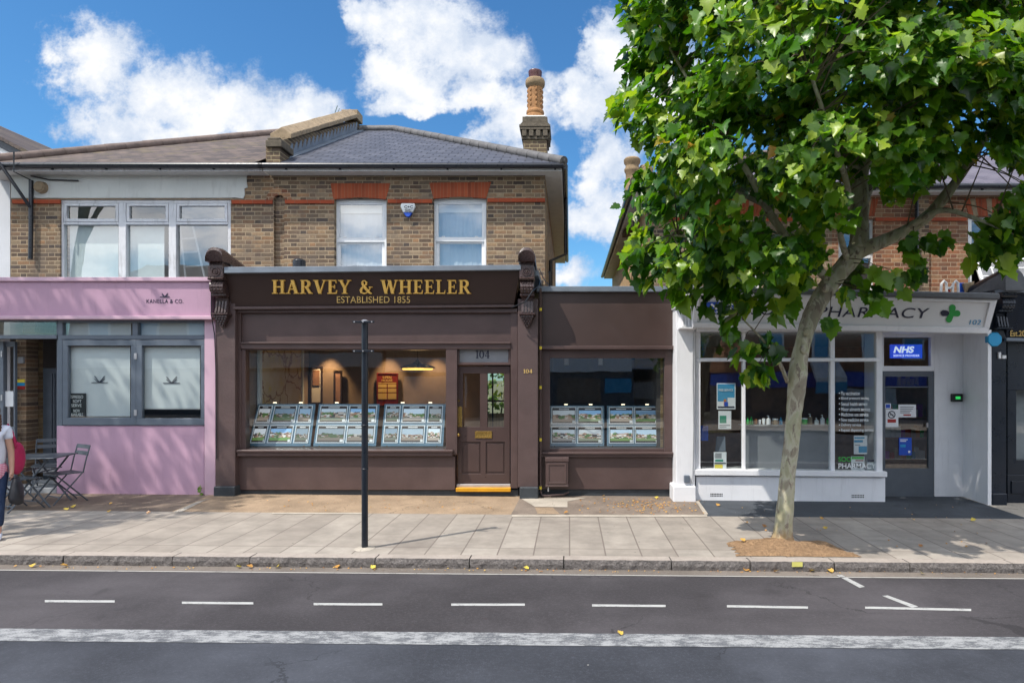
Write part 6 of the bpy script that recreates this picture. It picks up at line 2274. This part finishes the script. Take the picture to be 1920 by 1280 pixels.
# ================================================================== leaves and trees
HALF = [(.06, -.04), (.24, -.08), (.42, .06), (.37, .15), (.60, .30), (.50, .38), (.55, .54), (.39, .52), (.31, .58), (.31, .72), (.17, .80), (0, 1.0)]
LV = [(0, .02), (0, .36)] + HALF + [(-x, y) for x, y in HALF[:-1]]
LT = []
nh = len(HALF)
rr = [0] + list(range(2, 2 + nh))
ll = [0] + list(range(2 + nh, 2 + nh + nh - 1)) + [2 + nh - 1]
for a, b in zip(rr, rr[1:]): LT.append((1, a, b))
for a, b in zip(ll, ll[1:]): LT.append((1, b, a))


class Leaves:
    def __init__(s):
        s.v, s.f, s.t = [], [], []

    def add(s, pos, tip, nrm, size, tint, fold=.18, droop=.15):
        tip = tip.normalized()
        side = tip.cross(nrm)
        if side.length < 1e-4: side = Vector((1, 0, 0))
        side.normalize()
        n = side.cross(tip).normalized()
        k = len(s.v)
        tw = rnd.uniform(-.12, .12)
        for x, y in LV:
            z = fold * abs(x) - droop * y * y + tw * x * y
            p = pos + (side * x + tip * y + n * z) * size
            s.v.append(p)
            s.t.append(tint)
        for a, b, c in LT: s.f.append((k + a, k + b, k + c))

    def build(s, name, mat, parent=None):
        me = bpy.data.meshes.new(name)
        org = ORG[parent.name] if parent is not None else Vector((0, 0, 0))
        me.from_pydata([tuple(p - org) for p in s.v], [], s.f)
        at = me.attributes.new('tint', 'FLOAT', 'POINT')
        at.data.foreach_set('value', s.t)
        me.materials.append(M[mat])
        for p in me.polygons: p.use_smooth = True
        o = bpy.data.objects.new(name, me)
        COL.objects.link(o)
        if parent is not None: o.parent = parent
        ORG[o.name] = org
        return o


def rv():
    while True:
        v = Vector((rnd.uniform(-1, 1), rnd.uniform(-1, 1), rnd.uniform(-1, 1)))
        if .05 < v.length < 1: return v


def tint_of(bias):
    r = rnd.random()
    if r < .008: return .985 + .015 * rnd.random()
    if r < .05: return .88 + .08 * rnd.random()
    return max(0, min(.86, bias + rnd.gauss(0, .24)))


def clump(L, c, r, n, centre, size=(.065, .165), bias=.45, flat=.75):
    for _ in range(n):
        o = rv()
        pos = c + Vector((o.x * r, o.y * r, o.z * r * flat))
        out = (pos - centre)
        out.z *= .5
        if out.length > .01: out.normalize()
        nrm = (Vector((0, 0, .5)) + out * .5 + SUN * .6 + rv() * .95).normalized()
        tip = (out * .7 + Vector((0, 0, -.55)) + rv() * .8)
        L.add(pos, tip, nrm, rnd.uniform(*size), tint_of(bias), rnd.uniform(.02, .75), rnd.uniform(-.1, .6))


def spline(pts, n=5):
    pts = [Vector(p) for p in pts]
    out = []
    for i in range(len(pts) - 1):
        p0, p1, p2, p3 = pts[max(0, i - 1)], pts[i], pts[i + 1], pts[min(len(pts) - 1, i + 2)]
        for k in range(n):
            t = k / n
            out.append(.5 * (2 * p1 + (p2 - p0) * t + (2 * p0 - 5 * p1 + 4 * p2 - p3) * t * t + (3 * p1 - p0 - 3 * p2 + p3) * t ** 3))
    return out + [pts[-1]]


def lerp_list(vals, n=5):
    out = []
    for a, b in zip(vals, vals[1:]):
        out += [a + (b - a) * k / n for k in range(n)]
    return out + [vals[-1]]


def limb(mb, pts, wid, n=14, seg=5, wob=.03):
    path = spline(pts, seg)
    rad = [r * (1 + rnd.uniform(-wob, wob)) for r in lerp_list(wid, seg)]
    mb.tube(path, rad, n)
    return list(zip(path, rad))


def inside(poly, x, y):
    r = False
    j = len(poly) - 1
    for i in range(len(poly)):
        (xi, yi), (xj, yj) = poly[i], poly[j]
        if (yi > y) != (yj > y) and x < (xj - xi) * (y - yi) / (yj - yi) + xi: r = not r
        j = i
    return r


def edge_dist(poly, x, y):
    d = 1e9
    p = Vector((x, y))
    for i in range(len(poly)):
        a, b = Vector(poly[i]), Vector(poly[(i + 1) % len(poly)])
        t = max(0, min(1, (p - a).dot(b - a) / max(1e-6, (b - a).length_squared)))
        d = min(d, (a + (b - a) * t - p).length)
    return d


# ---- the plane tree
YTR = 7.75
root = P(1468, 1016, YTR)
tree = thing('plane_tree', 'leafy plane tree with mottled bark leaning in front of the white pharmacy', 'tree', root)
tb = MB()
k_ = YTR / F / 2
trunk_px = [(1466, 1040, 62), (1467, 1018, 52), (1468, 1000, 41), (1470, 975, 37), (1474, 930, 34), (1477, 888, 32.5), (1484, 830, 31), (1489, 775, 32), (1493, 735, 36), (1496, 700, 40), (1499, 672, 35), (1505, 645, 32), (1514, 612, 35), (1527, 580, 39), (1545, 548, 40), (1570, 515, 40), (1592, 489, 41), (1607, 468, 40), (1612, 452, 27)]
samples = limb(tb, [P(x, y, YTR + .0012 * max(0, 700 - y)) for x, y, w in trunk_px], [w * k_ * .88 for _, _, w in trunk_px], 18, 5, .035)
for px, py, r in ((1508, 655, 8), (1496, 690, 8), (1506, 692, 8), (1548, 540, 7), (1512, 622, 6), (1476, 925, 6)):
    c = P(px, py, YTR - .05)
    tb.ball(c, r * k_ * 2.0, (1, .8, 1.3), 10)
Yl = YTR + .3
def px_limb(lst, seg=5, n=10):
    return limb(tb, [P(x, y, Y) for x, y, Y, w in lst], [w * Y / F / 2 for *_, w in lst], n, seg, .05)
limbs = []
limbs += px_limb([(1610, 470, 8.0, 28), (1611, 440, 8.05, 26), (1611, 400, 8.1, 25), (1611, 350, 8.1, 24), (1618, 312, 8.1, 20), (1645, 240, 8.1, 15), (1680, 130, 8.0, 12), (1705, 0, 7.9, 9), (1715, -150, 7.8, 5)])
limbs += px_limb([(1600, 476, 8.0, 25), (1640, 459, 7.95, 20), (1690, 437, 7.85, 17), (1732, 411, 7.75, 15), (1764, 378, 7.6, 15), (1800, 330, 7.5, 12), (1840, 270, 7.4, 10), (1890, 180, 7.3, 7), (1930, 60, 7.2, 4)])
limbs += px_limb([(1611, 345, 8.1, 17), (1590, 290, 8.0, 14), (1555, 220, 7.8, 11), (1505, 120, 7.6, 8), (1455, 0, 7.4, 5), (1420, -110, 7.3, 3)])
limbs += px_limb([(1560, 530, 7.95, 14), (1508, 480, 7.8, 12), (1470, 440, 7.7, 12), (1435, 385, 7.5, 10), (1405, 328, 7.35, 8), (1350, 240, 7.2, 6), (1290, 150, 7.1, 4), (1240, 60, 7.0, 3)])
limbs += px_limb([(1590, 492, 7.95, 9), (1575, 430, 7.6, 8), (1590, 360, 7.0, 8), (1560, 260, 6.6, 6), (1520, 140, 6.3, 4)])
limbs += px_limb([(1612, 400, 8.1, 14), (1640, 330, 8.5, 11), (1680, 240, 8.9, 8), (1740, 120, 9.2, 5)])
limbs += px_limb([(1690, 437, 7.85, 9), (1760, 395, 7.4, 7), (1830, 410, 7.1, 5), (1900, 440, 6.9, 3)])
limbs += px_limb([(1470, 440, 7.7, 8), (1410, 455, 7.4, 6), (1340, 450, 7.2, 4), (1260, 440, 7.1, 3)])
limbs += px_limb([(1435, 385, 7.5, 7), (1360, 350, 7.7, 5), (1270, 310, 7.8, 3)])
sprout = px_limb([(1477, 716, 7.72, 6), (1457, 670, 7.6, 5), (1437, 644, 7.5, 4), (1420, 626, 7.45, 3), (1395, 600, 7.4, 2)], 4, 6)
tb.build('trunk', 'bark', tree, smooth='all')

SIL = [(1192, -60), (1186, 40), (1190, 120), (1166, 190), (1180, 240), (1190, 300), (1192, 380), (1204, 440), (1212, 495), (1262, 518), (1330, 535), (1395, 535), (1460, 525), (1520, 520), (1556, 470), (1640, 425), (1720, 425), (1800, 440), (1860, 465), (1920, 480), (2010, 470), (2080, 300), (2100, 0), (2010, -200), (1820, -330), (1520, -360), (1320, -260), (1220, -140)]
GAPS = [(1800, 222, 24, 42), (1805, 38, 26, 18), (1872, 318, 62, 32), (1860, 385, 50, 18), (1790, 400, 40, 16), (1768, 480, 80, 50), (1690, 462, 40, 22), (1596, 170, 14, 12), (1290, 420, 18, 26)]
CLEAR = [(1611, 350), (1611, 390), (1611, 430), (1610, 465), (1640, 459), (1670, 447), (1700, 432), (1735, 408), (1762, 382), (1450, 412), (1425, 365)]
L = Leaves()
tw = MB()
cen = P(1580, 200, 7.7)
anchors = [s for s in limbs if s[1] < .08]
centres = []
tries = 0
while len(centres) < 460 and tries < 20000:
    tries += 1
    x, y = rnd.uniform(1160, 2110), rnd.uniform(-370, 570)
    if not inside(SIL, x, y): continue
    e = edge_dist(SIL, x, y)
    if e < 16: continue
    if any(((x - gx_) / (rx + 20)) ** 2 + ((y - gy) / (ry + 20)) ** 2 < 1 for gx_, gy, rx, ry in GAPS): continue
    half = 1.75 * math.sqrt(max(0, 1 - (1 - min(1, e / 300)) ** 2)) + .15
    Y = 7.6 + rnd.uniform(-1, 1) * half
    lowr = 1.0 if y < 400 or x < 1480 else .7
    if rnd.random() > lowr: continue
    p = P(x, y, Y)
    if any((p - c).length < .20 for c in centres): continue
    if Y < 8.3 and any(math.hypot(x - lx, y - ly) < 56 for lx, ly in CLEAR): continue
    centres.append(p)
for p in centres:
    a = min(anchors, key=lambda s: (s[0] - p).length + rnd.random() * .6)[0]
    mid = a.lerp(p, .55) + Vector((0, 0, .12)) + rv() * .08
    tw.tube(spline([a, mid, p], 4), lerp_list([.010, .006, .003], 4), 5)
    n = rnd.randint(46, 70)
    clump(L, p, rnd.uniform(.26, .40), n, cen, bias=.45 + rnd.uniform(-.14, .14))
# sprays at the rim with leaves of their own
for x, y, Y, r, n in ((1172, 190, 7.3, .12, 7), (1163, 215, 7.3, .12, 7), (1190, 30, 7.3, .16, 10), (1188, 130, 7.3, .13, 8), (1205, 455, 7.3, .16, 12), (1190, 485, 7.2, .10, 5), (1225, 520, 7.3, .16, 12), (1275, 545, 7.3, .16, 11), (1330, 556, 7.3, .18, 9),
                      (1360, 545, 7.3, .20, 12), (1395, 580, 7.3, .16, 8), (1420, 560, 7.4, .20, 10), (1465, 560, 7.5, .2, 12), (1490, 530, 7.5, .2, 12), (1395, 640, 7.4, .16, 9), (1430, 690, 7.5, .16, 10), (1455, 650, 7.5, .14, 7), (1375, 615, 7.35, .12, 6), (1415, 700, 7.5, .12, 7),
                      (1556, 603, 7.6, .06, 3), (1588, 553, 7.5, .10, 3), (1620, 535, 7.5, .16, 7), (1655, 510, 7.4, .14, 7), (1695, 520, 7.4, .16, 9), (1715, 500, 7.4, .12, 5), (1640, 560, 7.4, .07, 3),
                      (1745, 455, 7.3, .14, 7), (1830, 470, 7.1, .14, 8), (1880, 470, 7.0, .2, 14), (1850, 430, 7.0, .2, 15), (1905, 420, 7.0, .2, 16), (1700, 450, 7.3, .16, 9)):
    p = P(x, y, Y)
    clump(L, p, r, n, cen, (.14, .24), .42, 1.0)
    if y > 480:
        a = min(limbs + sprout, key=lambda s: (s[0] - p).length)[0]
        tw.tube(spline([a, a.lerp(p, .6) + Vector((0, 0, .06)), p], 4), lerp_list([.007, .005, .002], 4), 5)
tw.build('twigs', 'twig', tree)
L.build('crown', 'leaf', tree)

# ---- the tree outside the frame at the left: it throws the shade on the pink front; and one across the street
def side_tree(g, lab, ctr, rad, n, hgt):
    t2 = thing('street_tree', lab, 'tree', g)
    mb = MB()
    limb(mb, [g + Vector((0, 0, -.1)), g + Vector((.05, .05, hgt * .3)), g + Vector((.1, -.1, hgt * .6)), ctr, ctr + Vector((.3, .2, rad.z * .8))], [.17, .14, .11, .07, .02], 12)
    for k in range(5):
        a = k * 1.26
        limb(mb, [g + Vector((.1, -.1, hgt * .6)), g.lerp(ctr, .8) + Vector((.5 * math.cos(a), .5 * math.sin(a), .2)), ctr + Vector((rad.x * .8 * math.cos(a), rad.y * .8 * math.sin(a), .2))], [.06, .04, .012], 7)
    mb.build('trunk', 'bark', t2, smooth='all')
    L = Leaves()
    for _ in range(n):
        o = rv()
        clump(L, ctr + Vector((o.x * rad.x, o.y * rad.y, o.z * rad.z)), .45, 26, ctr)
    L.build('crown', 'leaf', t2)


side_tree(Vector((-12.4, 7.4, gz(-12.4))), 'street tree just outside the left edge, shading the pink cafe', Vector((-11.9, 6.8, 8.7)), Vector((2.3, 2.3, 2.2)), 170, 8.5)
side_tree(Vector((6.2, -12.5, gz(6.2))), 'plane tree between the terraces across the street, mirrored in the shop glass', Vector((6.0, -12.3, 4.2)), Vector((2.0, 1.6, 1.8)), 80, 4.5)

# ---- garden behind the agency, seen through the door glass
mb = MB()
mb.box(-7, 3, 21.8, 21.86, -.3, .74)
for k in range(6): mb.box(-6.8 + k * 1.8, -6.7 + k * 1.8, 21.74, 21.799, -.3, .80)
tag(mb.build('garden_fence', 'fence_wood'), 'low wooden fence in the garden seen through the door glass', 'fence')
g = Vector((-2.6, 23.2, -.3))
t3 = thing('garden_shrub', 'sunlit green shrub behind the garden fence, seen through the door glass', 'shrub', g)
L = Leaves()
for _ in range(60):
    o = rv()
    clump(L, g + Vector((o.x * 2.6, o.y * .8, 1.6 + o.z * 1.5)), .4, 16, g, (.14, .26), .5)
L.build('foliage', 'leaf_garden', t3)
mb = MB()
for k in range(5): mb.tube([g, g + Vector((rnd.uniform(-1.6, 1.6), rnd.uniform(-.3, .3), 2.2))], [.05, .015], 6)
mb.build('stem', 'bark', t3)
mb = MB()
mb.face([(-9, 19.8, -.02), (4, 19.8, -.02), (4, 40, -.02), (-9, 40, -.02)])
structure(mb.build('lawn', 'garden_ground'))

# ---- single fallen leaves
FALL = [(205, 946, .55, 'orange fallen leaf under the pink stall riser'), (204, 961, .6, 'orange fallen leaf at the edge of the cafe forecourt'), (125, 957, .9, 'small yellow fallen leaf in front of the folding chair by the pink wall'), (138, 952, .8, 'small yellow fallen leaf nearer the pink wall than its neighbour'),
        (275, 963, .1, 'brown curled fallen leaf where forecourt and paving meet'), (60, 1064, .75, 'yellow fallen leaf in the gutter at the left edge'), (126, 1062, .5, 'orange fallen leaf touching the left kerb stone'),
        (451, 1064, 1.0, 'pale yellow fallen leaf in the gutter'), (472, 1065, .3, 'red brown fallen leaf at a kerb joint'), (519, 1064, .85, 'olive yellow fallen leaf in the gutter'),
        (632, 1066, .35, 'long brown fallen leaf in the gutter, left of the black pole'), (697, 1067, 1.0, 'yellow fallen leaf in the gutter right of the black pole'), (969, 1066, .25, 'brown fallen leaf in the gutter below the door'),
        (991, 1068, 1.0, 'bright yellow fallen leaf in the gutter below the door'), (1058, 963, .2, 'dark orange fallen leaf by the cement patch'), (1130, 931, .45, 'upright orange fallen leaf against the annex plinth'), (1231, 935, .9, 'yellow fallen leaf against the annex plinth'),
        (1397, 1071, .3, 'brown fallen leaf in the gutter below the tree pit'), (1455, 1072, .5, 'orange fallen leaf in the gutter below the tree'), (1522, 1071, .75, 'yellow fallen leaf in the gutter near a yellow kerb mark'), (1562, 1073, .6, 'orange fallen leaf beside a kerb joint right of the tree'), (1729, 1076, .9, 'yellow fallen leaf in the gutter at the right'), (1432, 989, .1, 'brown fallen leaf on the paving left of the trunk'),
        (1548, 993, .7, 'yellow fallen leaf on the shaded paving right of the trunk'), (1725, 1026, .05, 'dark brown fallen leaf on the paving at the right'), (1821, 977, .9, 'yellow fallen leaf on the edge of the dark forecourt'), (1345, 949, .5, 'orange fallen leaf on the dark forecourt by the pillar'),
        (1540, 974, .45, 'orange fallen leaf where dark forecourt meets paving'), (1165, 1192, .7, 'yellow fallen leaf lying on the thick white road line'), (1465, 1025, .4, 'orange fallen leaf on the soil at the foot of the tree'), (1395, 1022, .55, 'tan fallen leaf on the soil at its left corner')]
for px, py, tn, lab in FALL:
    road = py > 1055
    p = G(px, py, .10 if road else 0) + Vector((0, 0, .012 if 1360 > px or px > 1580 or road or py < 1005 else .05))
    L = Leaves()
    a = rnd.uniform(0, 6.28)
    L.add(Vector((0, 0, 0)), Vector((math.cos(a), math.sin(a), .15)), Vector((rnd.uniform(-.3, .3), rnd.uniform(-.5, 0), 1)), rnd.uniform(.045, .07), tn, .5, -.25)
    o = L.build('fallen_leaf', 'leaf_fallen')
    o.location = p
    tag(o, lab, 'leaf', 'fallen plane leaves')
L = Leaves()
for _ in range(420):
    px, py = rnd.gauss(1215, 38), rnd.gauss(947, 7)
    if rnd.random() < .25: px, py = rnd.uniform(1085, 1320), rnd.uniform(934, 963)
    if rnd.random() < .12: px, py = rnd.uniform(1380, 1860), rnd.uniform(945, 1030)
    if rnd.random() < .15: px, py = rnd.uniform(500, 960), rnd.uniform(935, 960)
    py = max(py, 936)
    p = G(px, py) + Vector((0, 0, .008))
    a = rnd.uniform(0, 6.28)
    L.add(p, Vector((math.cos(a), math.sin(a), .2)), Vector((rnd.uniform(-.4, .4), rnd.uniform(-.6, .2), 1)), rnd.uniform(.010, .030), rnd.random() * .55, .4, -.2)
for _ in range(160):
    px = rnd.uniform(0, 1920)
    p = G(px, 1067 + rnd.uniform(0, 5) + .006 * (px - 960), .10) + Vector((0, 0, .006))
    a = rnd.uniform(0, 6.28)
    L.add(p, Vector((math.cos(a), math.sin(a), .2)), Vector((0, -.2, 1)), rnd.uniform(.008, .022), rnd.random() * .7, .4, -.2)
o = L.build('leaf_litter', 'leaf_fallen')
structure(o, 'stuff')
o['label'] = 'dry leaf fragments blown against the annex and along the gutter'
# weed at the foot of the pink wall
g = P(375, 931, YC - .03)
t4 = thing('weed', 'small dry weed at the foot of the pink wall', 'plant', g)
L = Leaves()
for k in range(7): L.add(g + Vector((rnd.uniform(-.03, .03), rnd.uniform(-.02, .02), .03 + .025 * k)), rv() + Vector((0, 0, .4)), rv() + Vector((0, -.5, .5)), .055, .2 + .08 * k)
L.build('foliage', 'leaf_garden', t4)
MB().tube([g, g + Vector((.005, 0, .19))], .006, 5).build('stem', 'bark', t4)
# and one growing on the parapet
g = P(632, 215, 15.9)
t5 = thing('weed', 'tiny weed growing on top of the roof parapet', 'plant', g)
mb = MB()
mb.tube([g + Vector((0, 0, -.15)), g + Vector((-.05, 0, .05)), g + Vector((.01, 0, .22))], .008, 5).tube([g, g + Vector((.06, 0, .15))], .006, 5)
mb.build('stem', 'leaf_garden', t5)


# ================================================================== the woman at the left edge
base = G(-19, 1007)
pers = thing('person', 'woman in white top and dark jeans with a long braid, half out of frame', 'person', base)
yaw = R(35)
RZ = Matrix.Rotation(yaw, 4, 'Z')


def skin(name, mat, verts, edges, radii, parent, sub=2, root_i=0):
    me = bpy.data.meshes.new(name)
    me.from_pydata([tuple(RZ @ Vector(v)) for v in verts], edges, [])
    o = bpy.data.objects.new(name, me)
    COL.objects.link(o)
    md = o.modifiers.new('skin', 'SKIN')
    md.use_smooth_shade = True
    for i, r in enumerate(radii):
        sv = me.skin_vertices[0].data[i]
        sv.radius = r if isinstance(r, tuple) else (r, r)
        sv.use_root = (i == root_i)
    ss_ = o.modifiers.new('sub', 'SUBSURF')
    ss_.levels = sub
    dg = bpy.context.evaluated_depsgraph_get()
    m2 = bpy.data.meshes.new_from_object(o.evaluated_get(dg))
    m2.name = name
    bpy.data.objects.remove(o)
    bpy.data.meshes.remove(me)
    m2.materials.clear()
    m2.materials.append(M[mat])
    for p in m2.polygons: p.use_smooth = True
    o = bpy.data.objects.new(name, m2)
    COL.objects.link(o)
    o.parent = parent
    ORG[o.name] = ORG[parent.name]
    return o


V, E, Rr = [], [], []
def jt(p, r, to=None):
    V.append(p); Rr.append(r)
    if to is not None: E.append((to, len(V) - 1))
    return len(V) - 1
pel = jt((0, 0, .86), .13)
sp1 = jt((0, 0, 1.03), .11, pel); chs = jt((0, 0, 1.20), .125, sp1); nk0 = jt((0, .005, 1.325), .06, chs); nk = jt((0, -.005, 1.39), .047, nk0)
jaw = jt((0, -.02, 1.445), .062, nk); hd = jt((0, -.005, 1.505), .082, jaw); tp = jt((0, .005, 1.565), .06, hd)
ns = jt((0, -.10, 1.485), .014, hd)
for s_ in (-1, 1):
    er = jt((s_ * .085, .0, 1.49), .015, hd)
    sh_ = jt((s_ * .155, 0, 1.29), .052, chs)
    bend = -.03 if s_ > 0 else .05
    el = jt((s_ * .195, bend * .4, 1.04), .038, sh_); wr = jt((s_ * .205, -.05 if s_ > 0 else .03, .82), .026, el); pm = jt((s_ * .207, -.06 if s_ > 0 else .03, .765), .03, wr)
    py_ = -.06 if s_ > 0 else .03
    for k in range(4):
        f1_ = jt((s_ * .21, py_ - .03 + .02 * k, .715), .0095, pm); f2_ = jt((s_ * .20, py_ - .03 + .02 * k, .685 + .006 * abs(k - 1.5)), .008, f1_); jt((s_ * .185, py_ - .03 + .02 * k, .675 + .006 * abs(k - 1.5)), .007, f2_)
    th1 = jt((s_ * .20, py_ - .05, .755), .011, pm); jt((s_ * .195, py_ - .065, .72), .009, th1)
    st = .20 if s_ > 0 else -.12
    hp_ = jt((s_ * .085, 0, .80), .085, pel); kn = jt((s_ * .09, -st * .55, .45), .055, hp_); an = jt((s_ * .09, -st * .8, .085), .036, kn); jt((s_ * .10, -st * .8 - .12, .035), .032, an)
skin('body', 'skin', V, E, Rr, pers)
skin('top', 'top_white', [(0, 0, .77), (0, 0, 1.03), (0, 0, 1.20), (0, .004, 1.305), (.158, 0, 1.292), (.182, .0, 1.16), (-.158, 0, 1.292), (-.182, .01, 1.16)], [(0, 1), (1, 2), (2, 3), (2, 4), (4, 5), (2, 6), (6, 7)], [.172, .150, .145, .075, .066, .062, .066, .062], pers)
skin('shirt_hem', 'gingham', [(0, 0, .62), (0, 0, .80), (0, 0, .93)], [(0, 1), (1, 2)], [.182, .186, .165], pers)
for s_ in (-1, 1):
    st = .20 if s_ > 0 else -.12
    skin('trouser_leg', 'jeans', [(s_ * .08, 0, .82), (s_ * .088, -st * .28, .63), (s_ * .09, -st * .55, .45), (s_ * .09, -st * .8, .13)], [(0, 1), (1, 2), (2, 3)], [.105, .085, .07, .058], pers)
    skin('shoe', 'top_white', [(s_ * .09, -st * .8 + .05, .045), (s_ * .095, -st * .8 - .05, .045), (s_ * .11, -st * .8 - .15, .032)], [(0, 1), (1, 2)], [.045, .045, .036], pers)
mb = MB()
def H(x, y, z): return base + RZ @ Vector((x, y, z))
mb.ball(H(0, .018, 1.525), .098, (.98, .98, 1.05), 16)
for k in range(9):
    mb.ball(H(.085 + .012 * math.sin(k * .4), -.045 - .012 * k + .001 * k * k, 1.46 - k * .034), .027 - .0013 * k, (1, .9, 1.15), 8)
mb.build('hair', 'hair', pers, smooth='all')
mb = MB()
for s_ in (-1, 1): mb.ball(H(s_ * .03, -.082, 1.505), .010, seg=8)
mb.build('eyes', 'ink', pers, smooth='all')
MB().ball(H(0, -.082, 1.447), .02, (1.1, .35, .3), 8).build('mouth', 'bag_red', pers, smooth='all')
# her bags
p = H(.245, .05, .93)
t = thing('shoulder_bag', 'crimson cloth bag hanging from the woman\'s shoulder', 'bag', p + Vector((0, 0, -.18)))
mb = MB()
mb.ball(p, .15, (.32, .75, 1.35), 16)
mb.build('bag_body', 'bag_red', t, smooth='all')
MB().tube([H(.245, -.05, 1.06), H(.21, -.02, 1.25), H(.165, 0, 1.352), H(.20, .05, 1.25), H(.25, .09, 1.06)], .012, 8).build('strap', 'bag_red', t, smooth='all')
p = H(.25, -.06, .55)
t = thing('hand_bag', 'black bag carried low in the woman\'s hand', 'bag', p + Vector((0, 0, -.17)))
mb = MB()
rings = []
for z, wx, wy in ((-.16, .04, .10), (-.15, .065, .135), (-.08, .075, .155), (.02, .065, .145), (.10, .045, .12), (.15, .02, .10)):
    rings.append([mb.bm.verts.new(p + RZ @ Vector((wx * math.cos(a) * (1 + .08 * math.sin(3 * a + z * 30)), wy * math.sin(a), z + .012 * math.sin(2 * a)))) for a in [2 * math.pi * k / 18 for k in range(18)]])
for a, b in zip(rings, rings[1:]):
    for k in range(18): mb.bm.faces.new([a[k], a[(k + 1) % 18], b[(k + 1) % 18], b[k]])
mb.bm.faces.new(rings[0][::-1]); mb.bm.faces.new(rings[-1])
mb.build('bag_body', 'bag_black', t, smooth='all')
MB().tube([H(.25, -.16, .66), H(.215, -.10, .70), H(.205, -.05, .695), H(.22, .0, .69), H(.25, .06, .66)], .01, 8).build('handle', 'bag_black', t, smooth='all')
